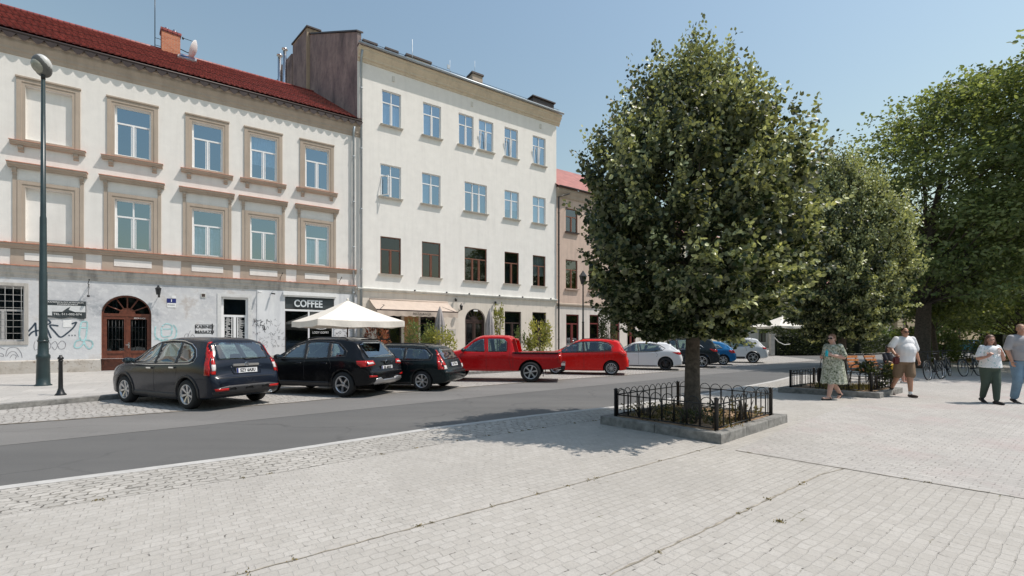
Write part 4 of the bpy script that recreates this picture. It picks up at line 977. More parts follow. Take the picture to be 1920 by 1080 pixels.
m = MB(); m.add([(-.05, -.35, 12.78), (WC, -.35, 12.78), (WC-1.05, 5, 16.5), (-1.1, 5, 16.5), (WC-2.2, 10.5, 12.8), (-2.3, 10.5, 12.8)], [(0, 1, 2, 3), (3, 2, 4, 5)]); rc = m.build('roof', M['tile_far'], C)
m = MB(); m.tube([(0, -.38, 12.75), (WC, -.38, 12.75)], .07, 8); m.build('gutter', M['gutter'], C)
m = MB(); m.add([(0, .2, -.1), (-2.1, 10, -.1), (-2.1, 10, 12.7), (-1.06, 5, 16.4), (0, .2, 12.7)], [(0, 4, 3, 2, 1)]); m.add([(WC, .2, -.1), (WC-2.1, 10, -.1), (WC-2.1, 10, 12.7), (WC-1.06, 5, 16.4), (WC, .2, 12.7)], [(0, 1, 2, 3, 4)]); m.build('side_wall', M['wall_c'], C)
for a, b in cc:
    for z0, z1 in ((9.57, 11.37), (5.29, 7.49)):
        wn = win(C, a, b, z0, z1, M['brown_frame'], M['glass_low'], .12); sill(C, a, b, z0, wn, M['dark_frame'] if z0 > 9 else M['wall_c'], .10, .08, .08)
for i, (a, b, c_, d_) in enumerate(gh): win(C, a, b, c_, d_, M['red_frame'], M['glass_low'], .12, ((.5,) if i != 1 else ()), .78, .08, name='door' if i in (0, 3) else 'window')
pc = downpipe(C, .12, .3, 12.0, M['black_metal'], .14, .06, top=(.9, .3))
m = MB(); m.tube([(-.0, .4, 12.8), (-.0, .4, 16.9)], .02, 5); m.tube([(-.25, .4, 16.3), (.25, .4, 16.3)], .01, 5); m.build('aerial', M['zinc'], rc)
# building D behind the tree and distant houses
def simple_house(s0, s1, h, label, wall, wins, roofh=3.0, root=None, rot=FA, name='apartment_building', loc=None, frame='dark_frame', depth=10):
    t = thing(name, loc or on_street(s0, 0), rot, label, 'building'); w_ = s1-s0
    hh = [(a, b, c, d) for a, b, c, d in wins]
    m = MB(); wall_holes(m, 0, w_, -.1, h, hh, 0, .18); m.build('wall', wall, t)
    m = MB(); m.add([(0, .18, -.1), (0, depth, -.1), (0, depth, h), (0, .18, h)], [(0, 3, 2, 1)]); m.add([(w_, 0, -.1), (w_, depth, -.1), (w_, depth, h), (w_, 0, h)], [(0, 1, 2, 3)]); m.add([(0, 0, h), (w_, 0, h), (w_, depth, h), (0, depth, h)], [(0, 1, 2, 3)])
    m.add([(0, 0, -.1), (0, .18, -.1), (0, .18, h), (0, 0, h)], [(0, 3, 2, 1)]); m.build('side_wall', wall, t)
    m = MB(); m.prism([(-.35, h), (depth+.35, h), (depth/2, h+roofh)], -.2, w_+.2, 'x'); m.build('roof', M['tile_far'], t)
    for a, b, c, d in hh: win(t, a, b, c, d, M[frame], M['glass_low'], .1, (.5,), .7, .08)
    m = MB(); m.box(-.02, -.12, h-.35, w_+.02, .0, h-.002); m.build('cornice', M['wall_trim'], t)
    return t
ws = [(x, x+1.2, z, z+2.0) for x in (1, 3.6, 6.2, 8.8, 11.2) for z in (.9, 5.0, 8.2)]
simple_house(37.4, 50.4, 11.2, 'sand coloured house almost hidden behind the near linden, after the pinkish house', M['wall_d'], ws)
# ================================================================== far houses and greenery across the junction
ws = [(x, x+1.4, z, z+2.2) for x in (1.5, 5, 8.5, 12, 15.5) for z in (.9, 4.6, 8.2)]
simple_house(0, 18, 11.5, 'distant cream house at the end of the street beyond the parked cars', M['wall_b_low'], ws, name='apartment_building', loc=(27, 76, 0), rot=R(8))
ws2 = [(x, x+1.6, z, z+2.5) for x in (3.2, 7.4, 11.6, 15.8) for z in (1.0, 5.2, 9.0)]
hE = simple_house(0, 24, 13, 'far ochre corner house with banded stone courses seen behind the white shirted man', plaster('ochre_stone', (.60, .49, .34), amt=.2), ws2, loc=(63.5, 75, 0), rot=R(20))
m = MB()
for k in range(24): m.box(-.06, -.06, .2+k*.5, 2.4, .0, .62+k*.5)
m.build('quoin', plaster('ochre_quoin', (.66, .55, .39), amt=.2), hE)
m = MB(); m.tube([(1.9, -.2, 0), (1.9, -.2, 12.5)], .1, 8); m.build('downpipe', M['dark_frame'], hE)
ws3 = [(x, x+1.6, z, z+2.5) for x in (2, 6, 10, 14) for z in (1.0, 5.2)]
simple_house(0, 18, 8.5, 'long low sand coloured house wing with dark windows left of the ochre corner house', M['wall_d'], ws3, loc=(44.5, 73.5, 0), rot=R(4))

# ------------------------------------------------------------------ foliage
def leaves(name, pos, mid, size, mat, rng, aspect=.8, fold=.22, tint=None, shape='leaf'):
    """pos (N,3), mid (N,3) unit midribs; every leaf is a folded six point blade"""
    N = len(pos); r = rng.normal(size=(N, 3)); side = np.cross(mid, r); side /= np.linalg.norm(side, axis=1, keepdims=True)+1e-9
    nor = np.cross(side, mid); flip = np.where(nor[:, 2:3] < 0, -1, 1); nor *= flip; side *= flip
    s = size[:, None]; wv = s*aspect*.5
    b = pos; t = pos+mid*s
    l1 = pos+mid*s*.25-side*wv+nor*s*fold*.5; l2 = pos+mid*s*.68-side*wv*.75+nor*s*fold*.4
    r1 = pos+mid*s*.25+side*wv+nor*s*fold*.5; r2 = pos+mid*s*.68+side*wv*.75+nor*s*fold*.4
    V = np.stack([b, r1, r2, t, l2, l1], 1).reshape(-1, 3)
    i = np.arange(N)*6
    F = np.concatenate([np.stack([i, i+1, i+2, i+3], 1), np.stack([i, i+3, i+4, i+5], 1)])
    me = bpy.data.meshes.new(name); nf = len(F)
    me.vertices.add(len(V)); me.vertices.foreach_set('co', V.ravel())
    me.loops.add(nf*4); me.loops.foreach_set('vertex_index', F.ravel().astype(np.int32))
    me.polygons.add(nf); me.polygons.foreach_set('loop_start', np.arange(0, nf*4, 4, dtype=np.int32)); me.polygons.foreach_set('loop_total', np.full(nf, 4, np.int32))
    me.update(calc_edges=True); me.validate(); me.materials.append(mat)
    tn = rng.random(N) if tint is None else tint
    at = me.attributes.new('tint', 'FLOAT', 'FACE'); at.data.foreach_set('value', np.concatenate([tn, tn]).astype(np.float32))
    return me
def unit(a): return a/(np.linalg.norm(a, axis=-1, keepdims=True)+1e-9)

def linden(name, loc, seed, label, rot=0, sc=1.0, group='young lindens in fenced planters', n_shoot=1900, per=42, bias=0, share=None, H=7.25):
    t = thing(name, loc, rot, label, 'tree', group)
    rng = np.random.default_rng(seed)
    zk = np.array([1.55, 1.9, 2.3, 2.9, 3.6, 4.3, 4.9, 5.4, 5.9, 6.35, 6.7, 7.0, 7.3]); rk = np.array([.7, 1.40, 1.72, 1.88, 1.92, 1.86, 1.70, 1.44, 1.10, .80, .50, .26, .05])
    zk = 1.78+(zk-1.55)*.85; rk = rk*.97
    # trunk and limbs
    m = MB(); tr = [(0, 0, -.05), (.0, .0, .15), (-.01, .01, .5), (.0, .02, 1.2), (.03, 0, 2.2), (.0, -.03, 3.5), (-.05, 0, 4.8), (-.08, 0, 5.9)]
    m.tube(tr, [.23, .165, .135, .125, .118, .085, .05, .015], 14)
    rr = random.Random(seed); br = MB()
    for k in range(34):
        z0 = 1.75+3.7*(k/34); a = k*2.4+rr.uniform(-.3, .3); rz = float(np.interp(z0+.9, zk, rk))*.82
        p0 = Vector((0, 0, z0)); p2 = Vector((math.cos(a)*rz, math.sin(a)*rz, z0+rr.uniform(.7, 1.3))); p1 = p0.lerp(p2, .45)+Vector((0, 0, -.05))
        br.tube([p0, p1, p2], [.05*(1-k/50), .03*(1-k/50), .008], 6)
        for q_ in range(3):
            pm = p0.lerp(p2, rr.uniform(.35, .8)); br.tube([pm, pm+Vector((rr.uniform(-.4, .4), rr.uniform(-.4, .4), rr.uniform(.1, .4)))], [.014, .004], 4)
    m.build('trunk', M['bark'], t); br.build('limbs', M['bark'], t)
    # shoots: upright plumes of leaves, longer near the top
    u = rng.random(n_shoot); zc = np.interp(rng.random(n_shoot), np.cumsum(rk/rk.sum()), zk)-.12
    ang = rng.random(n_shoot)*2*np.pi; lob = 1+.12*np.sin(3*ang+zc*1.1+seed)+.09*np.sin(5*ang-zc*2.3+seed*2)+.08*np.sin(9*ang+zc*4.1)
    rad = np.interp(zc, zk, rk)*lob*(.28+.66*u**.40)*(1-.10*np.clip(np.cos(ang), 0, 1))
    base = np.stack([rad*np.cos(ang), rad*np.sin(ang), zc-.12], 1)
    out = np.stack([np.cos(ang), np.sin(ang), np.zeros_like(ang)], 1)
    upw = np.clip((zc-1.9)/4.5, .0, 1)[:, None]
    dirn = unit(out*(.75-.45*upw)+np.array([0, 0, 1.0])*(.10+1.3*upw)+rng.normal(size=(n_shoot, 3))*.20)
    ln = (.38+.42*rng.random(n_shoot)**1.3)*(.8+.35*upw[:, 0])
    k = np.tile((np.arange(per)+.5)/per, n_shoot); S = np.repeat(np.arange(n_shoot), per)
    fa = rng.random(len(S))*2*np.pi; around = np.stack([np.cos(fa), np.sin(fa), np.zeros_like(fa)], 1)
    pos = base[S]+dirn[S]*(k*ln[S])[:, None]+around*(.035+.085*(1-k)*rng.random(len(S)))[:, None]+rng.normal(size=(len(S), 3))*.025
    mid = unit(around*.8+out[S]*.25+rng.normal(size=(len(S), 3))*.30+np.array([0, 0, -.50]))
    mid = np.where(k[:, None] > .94, unit(dirn[S]+rng.normal(size=(len(S), 3))*.2), mid)
    size = (.050+.040*rng.random(len(S)))*(1.12-.42*k)*(np.clip(1.25-.05*zc[S], .85, 1.2))
    sun_tint = rng.random(n_shoot)+.085*(zc-4.0)+.16*np.cos(ang+rot+.5)+bias  # pale bracts, crowded upward and sunward so sunlight is worked into the tint
    tint = np.clip(.40*rng.random(len(S))+.16*rng.random(n_shoot)[S]+.80*(k > .15)*(sun_tint > .64)[S]*rng.random(len(S))**.3, 0, 1)
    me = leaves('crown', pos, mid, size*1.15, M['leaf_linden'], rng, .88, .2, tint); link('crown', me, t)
    t.scale = (sc, sc, 1); return t
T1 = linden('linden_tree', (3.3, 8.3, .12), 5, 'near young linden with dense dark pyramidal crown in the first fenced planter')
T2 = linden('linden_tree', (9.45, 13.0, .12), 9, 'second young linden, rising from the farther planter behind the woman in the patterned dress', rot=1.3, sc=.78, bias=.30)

def big_tree(loc, label, H, rx, zb, seed, n, lsize, cx=0, trunk_r=.36, lean=(0, 0), name='broadleaf_tree', mat='leaf_big', gaps=.5, nb=60, group='large old trees on the square'):
    t = thing(name, loc, 0, label, 'tree', group); rng = np.random.default_rng(seed); rr = random.Random(seed)
    m = MB(); m.tube([(0, 0, -.1), (0, 0, .4), (lean[0]*.3, lean[1]*.3, 2.2), (lean[0], lean[1], H*.42), (lean[0]*1.3+cx*.5, lean[1], H*.8)], [trunk_r*1.45, trunk_r*1.05, trunk_r*.9, trunk_r*.6, trunk_r*.1], 14)
    m.build('trunk', M['bark'], t); br = MB()
    # boughs carry flattened sprays of leaves
    cen = []; 
    for k in range(nb):
        u = (k+.5)/nb; a = k*2.399+rr.uniform(-.4, .4); zz = zb+(H-zb)*(.06+.90*u)
        prof = math.sin(math.pi*min(1, max(0, .16+.80*(1-u)))**.9) if u > .45 else .72+.28*(u/.45)
        prof = max(.16, math.sqrt(max(0, 1-((u-.40)/.62)**2)))
        r = rx*prof*rr.uniform(.55, 1.0)*(1+.12*math.sin(3*a+seed))
        c = Vector((lean[0]+cx*u+math.cos(a)*r, lean[1]+math.sin(a)*r, zz)); cen.append((c, rx*.27*rr.uniform(.7, 1.3), a))
        p0 = Vector((lean[0]*min(1, u*1.5), lean[1]*min(1, u*1.5), max(zb*.8+(1.2 if H > 14 else 0), zz-r*.8-.5))); br.tube([p0, p0.lerp(c, .5)+Vector((0, 0, .15)), c], [trunk_r*.15*(1-u*.6), trunk_r*.08, .012], 6)
    br.build('limbs', M['bark'], t)
    C_ = np.array([list(c[0]) for c in cen]); Rr = np.array([c[1] for c in cen]); A_ = np.array([c[2] for c in cen])
    ns = n//14; S = rng.integers(0, nb, ns); sub = C_[S]+unit(rng.normal(size=(ns, 3)))*(Rr[S]*rng.random(ns)**.4)[:, None]*np.array([1.35, 1.35, .62])
    outd = unit(sub-np.array([lean[0]+cx*.5, lean[1], (H+zb)*.45]))
    # each spray: leaflets fanned in a drooping plane
    q_ = np.repeat(np.arange(ns), 14); pos = sub[q_]+rng.normal(size=(len(q_), 3))*np.array([lsize*1.5, lsize*1.5, lsize*.55])
    mid = unit(outd[q_]*.7+rng.normal(size=(len(q_), 3))*np.array([.9, .9, .3])+np.array([0, 0, -.25]))
    size = lsize*(.7+.6*rng.random(len(q_)))
    tint = np.clip(.55*rng.random(ns)[q_]+.35*rng.random(len(q_))+.15*(rng.random(nb)[S][q_]), 0, 1)
    me = leaves('crown', pos, mid, size, M[mat], rng, .55, .12, tint); link('crown', me, t); return t
big_tree((21.4, 23.8, 0), 'huge old broadleaf tree with thick dark trunk behind the bicycles', 14.9, 4.9, 2.6, 31, 46000, .19, cx=2.2, trunk_r=.36, lean=(.3, 0), nb=95)
big_tree((26.6, 19.3, 0), 'tall airy broadleaf tree reaching in from the right edge', 16.2, 5.4, 3.4, 12, 40000, .21, cx=0, trunk_r=.34, nb=80)
big_tree((25.2, 27.0, 0), 'thin leaning tree between the big trunk and the couple', 8.2, 3.4, 2.5, 44, 26000, .19, trunk_r=.13, lean=(-.9, 0), nb=46, mat='leaf_big')
big_tree((33.5, 30.0, 0), 'broad dark tree filling the right edge behind the couple', 11.5, 4.6, 1.9, 21, 30000, .23, trunk_r=.28, nb=60)
big_tree((57, 55, 0), 'distant round tree behind the far cafe hedge', 9.5, 5.0, 2.2, 71, 12000, .42, trunk_r=.3, nb=40, group='trees beyond the junction')
big_tree((74, 62, 0), 'distant wide tree closing the view on the right', 13, 7.0, 2.2, 72, 14000, .5, trunk_r=.4, nb=40, group='trees beyond the junction')
big_tree((92, 66, 0), 'distant tree outermost on the right', 14, 8.0, 2.2, 73, 12000, .55, trunk_r=.4, nb=40, group='trees beyond the junction')
big_tree((37, 62, 0), 'distant tree above the white cafe parasols', 9, 3.4, 2.5, 74, 9000, .4, trunk_r=.25, nb=30, group='trees beyond the junction')

def bush(loc, label, rx, ry, h, n, size, mat, seed, name='shrub', z0=0, group=None, stems=10, pot=None, cat='shrub'):
    t = thing(name, loc, 0, label, cat, group); rng = np.random.default_rng(seed); rr = random.Random(seed)
    m = MB()
    for k in range(stems):
        a = rr.uniform(0, 6.28); r = rr.uniform(.3, .8); m.tube([(0.1*math.cos(a), .1*math.sin(a), 0), (rx*r*.5*math.cos(a), ry*r*.5*math.sin(a), z0+h*.45), (rx*r*math.cos(a), ry*r*math.sin(a), z0+h*rr.uniform(.7, .95))], [.018, .012, .005], 5)
    m.build('stems', M['bark'], t)
    nc = max(10, n//45); th = rng.random(nc)*2*np.pi; zz = z0+h*(.12+.85*rng.random(nc)); pr = np.sqrt(np.clip(1-((zz-z0)/h-.5)**2*2.6, .1, 1))*(.45+.55*rng.random(nc)**.5)
    cc_ = np.stack([rx*pr*np.cos(th), ry*pr*np.sin(th), zz], 1); q_ = rng.integers(0, nc, n)
    pos = cc_[q_]+rng.normal(size=(n, 3))*np.array([rx, ry, h*.6])*.16
    mid = unit(pos-np.array([0, 0, z0+h*.3])+rng.normal(size=(n, 3))*.6*max(rx, .3)); tint = np.clip(rng.random(nc)[q_]*.6+rng.random(n)*.5, 0, 1)
    link('foliage', leaves('foliage', pos, mid, size*(.7+.6*rng.random(n)), M[mat], rng, .6, .15, tint), t)
    if pot:
        m = MB(); m.bevbox(-pot[0]/2, -pot[1]/2, 0, pot[0]/2, pot[1]/2, pot[2], .02); m.box(-pot[0]/2+.05, -pot[1]/2+.05, pot[2], pot[0]/2-.05, pot[1]/2-.05, pot[2]+.01); m.build('planter_box', M['terracotta'], t)
    return t
bush((-7.1, 23.8, .09), 'red and orange leaved shrub in a box beneath the big cream parasol', .6, .45, 2.1, 800, .12, 'leaf_red', 1, pot=(1.2, .5, .55), group=None)
bush((-5.1, 25.0, .09), 'loose grey green shrub right of the big parasol beside the closed grey parasol', .8, .55, 2.25, 1700, .09, 'leaf_bush', 2, pot=(1.3, .5, .5))
bush((-4.0, 25.0, .09), 'low yellow green shrub in front of the first closed grey parasol', .85, .5, 1.85, 1700, .10, 'leaf_yellow', 3, pot=(1.3, .5, .5))
bush((1.75, 29.6, .09), 'bushy yellow leaved shrub above the bed of the red pickup', .75, .55, 2.4, 1500, .13, 'leaf_yellow', 4, pot=(1.0, .5, .5))
bush((-.9, 29.6, .09), 'tall thin bamboo like plant beside the dark shop door of the ivory house', .35, .3, 3.4, 700, .13, 'leaf_yellow', 5, pot=(.9, .4, .5), stems=16)
bush((.55, 29.4, .09), 'small sparse green plant between bamboo and yellow shrub', .4, .3, 1.9, 500, .10, 'leaf_bush', 6, pot=(.9, .4, .5))
bush((6.6, 31.4, .09), 'dark climbing shrub on the corner past the pinkish house', .55, .5, 3.6, 1600, .13, 'leaf_hedge', 7)
# unseen tree mass added behind the viewpoint to darken what the panes mirror
rng = np.random.default_rng(77); path = [Vector(p) for p in ((-80, -25), (-25, -46), (30, -44), (76, -22), (98, 18))]
m = MB(); K = 220; rows_ = 14; vs = []
for i in range(K+1):
    f = i/K*(len(path)-1); a_ = min(int(f), len(path)-2); p = path[a_].lerp(path[a_+1], f-a_); hh = 13.5+2.5*math.sin(i*.31)+1.6*math.sin(i*.87+1)+.8*math.sin(i*2.1); d_ = Vector((p.x, p.y)).normalized()
    for j in range(rows_+1):
        t_ = j/rows_; z_ = hh*math.sin(t_*math.pi/2); off = 3.2*math.cos(t_*math.pi/2)*-1+2.0*math.sin(j*1.7+i*.8)*.4+rng.normal()*.3; vs.append((p.x+d_.x*off*(1-t_*.3), p.y+d_.y*off*(1-t_*.3), z_))
m.add(vs, [(i*(rows_+1)+j, (i+1)*(rows_+1)+j, (i+1)*(rows_+1)+j+1, i*(rows_+1)+j+1) for i in range(K) for j in range(rows_)])
o = m.build('unseen_wood', plain('unseen_wood_green', (.020, .027, .016), .9, .5, 1.2, 1.0, 4)); o['kind'] = 'stuff'; o['label'] = 'unseen dark tree mass added behind the viewpoint for the panes to mirror'; o['category'] = 'wood'
# cafe hedge and green verge beyond the junction
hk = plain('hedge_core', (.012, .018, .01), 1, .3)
def hedge(a, b, h, wd, label, seed, mat='leaf_hedge', n=5000, size=.16, name='hedge'):
    a, b = Vector(a), Vector(b); L_ = (b-a).length; ang = math.atan2((b-a).y, (b-a).x); t = thing(name, (a.x, a.y, 0), ang, label, 'hedge')
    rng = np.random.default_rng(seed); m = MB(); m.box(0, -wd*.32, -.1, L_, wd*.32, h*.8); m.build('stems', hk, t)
    hh = h*(1+.16*np.sin(np.linspace(0, L_*1.7, n))); x = rng.random(n)*L_; f = rng.random(n); top = rng.random(n) < .35
    hx = h*(1+.10*np.sin(x*1.7+seed)+.08*np.sin(x*4.1))
    y = np.where(top, (f-.5)*wd, np.where(rng.random(n) < .75, -wd/2, wd/2))+rng.normal(size=n)*.1; z = np.where(top, hx, rng.random(n)*hx)+rng.normal(size=n)*.1
    pos = np.stack([x, y, np.clip(z, .05, None)], 1); mid = unit(rng.normal(size=(n, 3))+np.stack([0*x, y*2, 0*x+.3], 1))
    link('foliage', leaves('foliage', pos, mid, size*(.6+.8*rng.random(n)), M[mat], rng, .7, .15), t); return t
hedge((24.8, 43.2), (33.0, 44.5), 2.15, .9, 'tall clipped hedge around the far cafe terrace, left of the patterned dress', 1, n=7000, size=.14)
hedge((36, 34), (52, 45), 2.3, 1.4, 'loose green hedge behind the couple at the right edge', 5, mat='leaf_bush', n=5000, size=.2)
hedge((33.6, 44.5), (41.0, 50.0), 1.6, .9, 'dark cafe hedge continuing right behind the second linden', 2, n=5000, size=.15)
m = MB(); m.box(0, 0, -.1, 24, .3, .75); o = m.build('low_wall', M['sign_dark']); o.location = (37.5, 54, 0); o.rotation_euler.z = R(16); tag(o, 'long low dark wall along the green verge across the road', 'wall')
for i, (x, y, c_) in enumerate(((41, 57, 'leaf_bush'), (44, 58, 'leaf_bush'), (46.5, 58.5, 'leaf_bush'), (49, 59.5, 'leaf_bush'), (52, 60, 'leaf_bush'), (55, 61, 'leaf_bush'))):
    bush((x, y, 0), ['pale green verge shrub, leftmost behind the low dark wall', 'darker verge shrub, second from the left behind the low dark wall', 'yellowish verge shrub, third from the left behind the low dark wall', 'green verge shrub, fourth from the left behind the low dark wall', 'bright verge shrub, fifth from the left behind the low dark wall', 'mid green verge shrub, rightmost behind the low dark wall'][i], 1.9, 1.2, 2.6+.3*(i % 2), 1500, .26, c_, 30+i, group='shrubs on the verge across the road')
for i, (x, y, rx, h) in enumerate(((26.3, 29.5, 1.1, 2.1), (28.2, 30.0, .9, 1.7), (31.5, 31.5, 1.6, 1.4))):
    bush((x, y, 0), ['bright leafy shrub just right of the thick trunk', 'smaller leafy shrub behind the parked bicycles', 'low wide shrub behind the woman in the white top'][i], rx, .9, h, 1500, .17, 'leaf_bush', 50+i, group='shrubs under the large trees')
me = blades('verge_grass', [(random.Random(i).uniform(26, 44), random.Random(i+500).uniform(29.8, 31.8)) for i in range(200)], M['grass'], 12, .3, .5, 8, 0)
o = link('verge_grass', me); o['kind'] = 'stuff'; o['label'] = 'rough grass under the large trees'; o['category'] = 'grass'
poly_sheet('verge', [(26, 29.4), (60, 43.6), (60, 41), (27.5, 28.0)], .02, M['soil'])
poly_sheet('junction_island', [(24.3, 42.9), (33.5, 43.6), (42, 49.3), (44, 53), (30, 60), (23, 52)], .04, M['concrete'])

# ================================================================== street furniture
def lathe_thing(name, loc, parts, label, cat, n=20):
    t = thing(name, loc, 0, label, cat)
    for nm, prof, mt in parts: m = MB(); m.lathe(prof, n); m.build(nm, mt, t)
    return t
t = thing('street_lamp', (-14.73, 14.3, .04), 0, 'tall dark green street lamp with oval head on the left pavement', 'street lamp')
m = MB(); m.lathe([(.205, 0), (.21, .05), (.165, .09), (.16, .35), (.15, .85), (.165, .9), (.165, .98), (.13, 1.03), (.12, 1.46), (.125, 1.5), (.10, 1.6), (.095, 3.6), (.088, 3.62), (.080, 5.3), (.068, 5.35), (.048, 9.75)], 24); m.build('post', M['lamp_green'], t)
m = MB(); m.lathe([(.135, 1.40), (.135, 1.46)], 24); m.build('collar', M['lamp_green'], t)
hm = Matrix.Translation((-.02, -.02, 10.05)) @ Matrix.Rotation(R(14), 4, 'Y') @ Matrix.Rotation(R(30), 4, 'X')
m = MB(); m.ell(hm.translation, .265, .20, .325, 20, hm, 12); m.build('lamp_head', plain('lamp_head_grey', (.10, .10, .095), .4, .1), t)
m = MB(); m.ell(hm @ Vector((-.01, -.075, 0)), .21, .17, .225, 20, hm, 12); m.build('lamp_glass', plain('lamp_bowl', (.30, .30, .25), .15, .15), t)
m = MB(); m.ell(hm @ Vector((.02, .03, .07)), .25, .18, .27, 20, hm, 12); m.build('lamp_cover', plain('lamp_cover_light', (.55, .55, .53), .35, .1), t)
m = MB(); m.lathe([(.055, 9.65), (.055, 9.78), (.04, 9.82)], 12); m.build('lamp_socket', M['black_metal'], t)
lathe_thing('bollard', (-12.05, 12.15, .03), [('post', [(.12, 0), (.12, .03), (.085, .07), (.06, .16), (.05, .2), (.042, .9), (.055, .915), (.055, .935), (.04, .95)], M['black_metal']), ('finial', [(.03, .94), (.06, .97), (.065, 1.0), (.05, 1.03), (.03, 1.045), (.035, 1.07), (.01, 1.08)], M['black_metal'])], 'black iron bollard with ball top beside the tall street lamp', 'bollard', 14)
t = thing('street_lamp', (4.2, 26.9, .05), 0, 'slim black old style lantern post in front of the pinkish house beside the linden crown', 'street lamp')
m = MB(); m.lathe([(.16, 0), (.17, .1), (.12, .3), (.11, .8), (.07, 1.0), (.06, 2.4), (.08, 2.45), (.05, 2.5), (.038, 4.6), (.06, 4.65), (.03, 4.7)], 12); m.build('post', M['black_metal'], t)
m = MB(); m.lathe([(.12, 4.7), (.22, 5.15), (.24, 5.17), (.08, 5.4), (.02, 5.5)], 6, smooth=False); m.build('lantern', M['black_metal'], t)

def planter(front, left, back, right, kf, kl, kb, kr, label_f, label_k, z=.15):
    P = [Vector(p) for p in (front, right, back, left)]; Kp = [Vector(p) for p in (kf, kr, kb, kl)]
    cen = sum(P, Vector((0, 0)))/4
    # kerb ring
    t = thing('planter_kerb', (cen.x, cen.y, 0), 0, label_k, 'kerb', None)
    for i in range(4):
        a, b = Kp[i]-cen, Kp[(i+1) % 4]-cen; dd = (b-a); L_ = dd.length; nst = max(2, round(L_/.95)); nn = Vector((-dd.y, dd.x)).normalized()
        if nn.dot(-a) < 0: nn = -nn
        for k in range(nst):
            g_ = .006; p0 = a+dd*(k/nst)+dd.normalized()*g_; p1 = a+dd*((k+1)/nst)-dd.normalized()*g_
            in0 = .16 if k == 0 else 0; in1 = .16 if k == nst-1 else 0
            q0 = p0+nn*.16+dd.normalized()*in0; q1 = p1+nn*.16-dd.normalized()*in1
            o0, o1 = p0, p1; e = .015
            vs = [(*o0, -.02), (*o1, -.02), (*(o1+nn*.005), z-e), (*(o0+nn*.005), z-e), (*(o0+nn*e), z), (*(o1+nn*e), z), (*q1, z), (*q0, z), (*q1, -.02), (*q0, -.02)]
            mm = MB(); mm.add(vs, [(0, 1, 2, 3), (3, 2, 5, 4), (4, 5, 6, 7), (7, 6, 8, 9), (0, 3, 4, 7, 9), (1, 8, 6, 5, 2)]); mm.build('kerbstone', M['stone_kerb'], t)
    ins = [Vector(k)+(cen-Vector(k)).normalized()*.2 for k in Kp]
    o = poly_sheet('planter_soil', [(p.x, p.y) for p in ins], z-.025, M['soil'])
    # fence
    t = thing('planter_fence', (cen.x, cen.y, z-.03), 0, label_f, 'fence')
    for i in range(4):
        a, b = P[i]-cen, P[(i+1) % 4]-cen; dd = b-a; L_ = dd.length; u = dd/L_
        pm = MB(); pm.lathe([(.032, 0), (.032, .50), (.038, .505), (.038, .52), (.015, .535)], 10, Matrix.Translation((a.x, a.y, 0))); pm.build('post', M['black_metal'], t)
        n_ = max(4, round((L_-.08)/.21)); st = (L_-.08)/n_; rr_ = MB()
        for zz in (.06, .42): rr_.tube([(*(a+u*.03), zz), (*(b-u*.03), zz)], .011, 6)
        for k in range(n_):
            c_ = a+u*(.04+st*(k+.5)); h_ = st*.46; pts = [(*(c_-u*h_), .06)]+[(*(c_-u*h_*math.cos(math.pi*j/10)), .42+h_*1.05*math.sin(math.pi*j/10)) for j in range(11)]+[(*(c_+u*h_), .06)]
            rr_.tube(pts, .0075, 6)
        rr_.build('fence_panel', M['black_metal'], t)
    return t
planter((3.12, 6.95), (1.88, 8.24), (3.53, 9.68), (4.77, 8.39), (3.07, 6.68), (1.60, 8.27), (3.55, 9.98), (5.1, 8.42),
        'low black hooped iron fence round the near linden', 'granite kerb round the near planter, cracked on its sunny side')
planter((9.47, 12.0), (8.0, 13.07), (9.35, 14.1), (10.8, 12.98), (9.47, 11.72), (7.65, 13.1), (9.35, 14.4), (11.15, 12.98),
        'low black hooped iron fence round the second linden beside the benches', 'granite kerb round the farther planter under the second linden')
rr = random.Random(8)
def inquad(c, w_):
    a = rr.uniform(-.85, .85); b = rr.uniform(-.85, .85); return (c[0]+(a*.8+b*.62)*w_, c[1]+(-a*.62+b*.75)*w_)
me = blades('planter_weeds', [inquad((3.3, 8.3), 1.0) for _ in range(90)], M['grass'], 14, .10, .08, 9, .13); o = link('planter_weeds', me); o['kind'] = 'stuff'; o['label'] = 'dry weeds and grass growing in the near planter'; o['category'] = 'weeds'
me = blades('planter_weeds', [inquad((9.4, 13.0), .8) for _ in range(60)], M['grass'], 22, .15, .08, 10, .13); o = link('planter_weeds', me); o['kind'] = 'stuff'; o['label'] = 'dry weeds growing in the farther planter'; o['category'] = 'weeds'
bush((3.0, 7.7, .12), 'low dark green weed clump at the foot of the near linden', .5, .35, .36, 420, .045, 'leaf_hedge', 61, stems=12, name='weed_clump', cat='plant')
bush((2.4, 8.2, .12), 'dry weed clump in the left corner of the near planter', .4, .35, .30, 260, .04, 'grass', 62, stems=12, name='weed_clump', cat='plant')
bush((3.95, 7.75, .12), 'thin dry clump in the sunny right corner of the near planter', .2, .2, .42, 200, .05, 'grass', 63, stems=14, name='weed_clump', cat='plant')
bush((10.15, 12.75, .12), 'leafy green shoots at the foot of the second linden', .38, .3, .72, 500, .10, 'leaf_hedge', 64, stems=10, name='root_shoots', cat='plant')
# fallen tuft on the paving
me = blades('weed_tuft', [(2.27, 3.86)], M['grass'], 40, .018, .028, 12, .004); tag(link('weed_tuft', me), 'small dry grass tuft alone on the paving in the foreground', 'weed tuft')

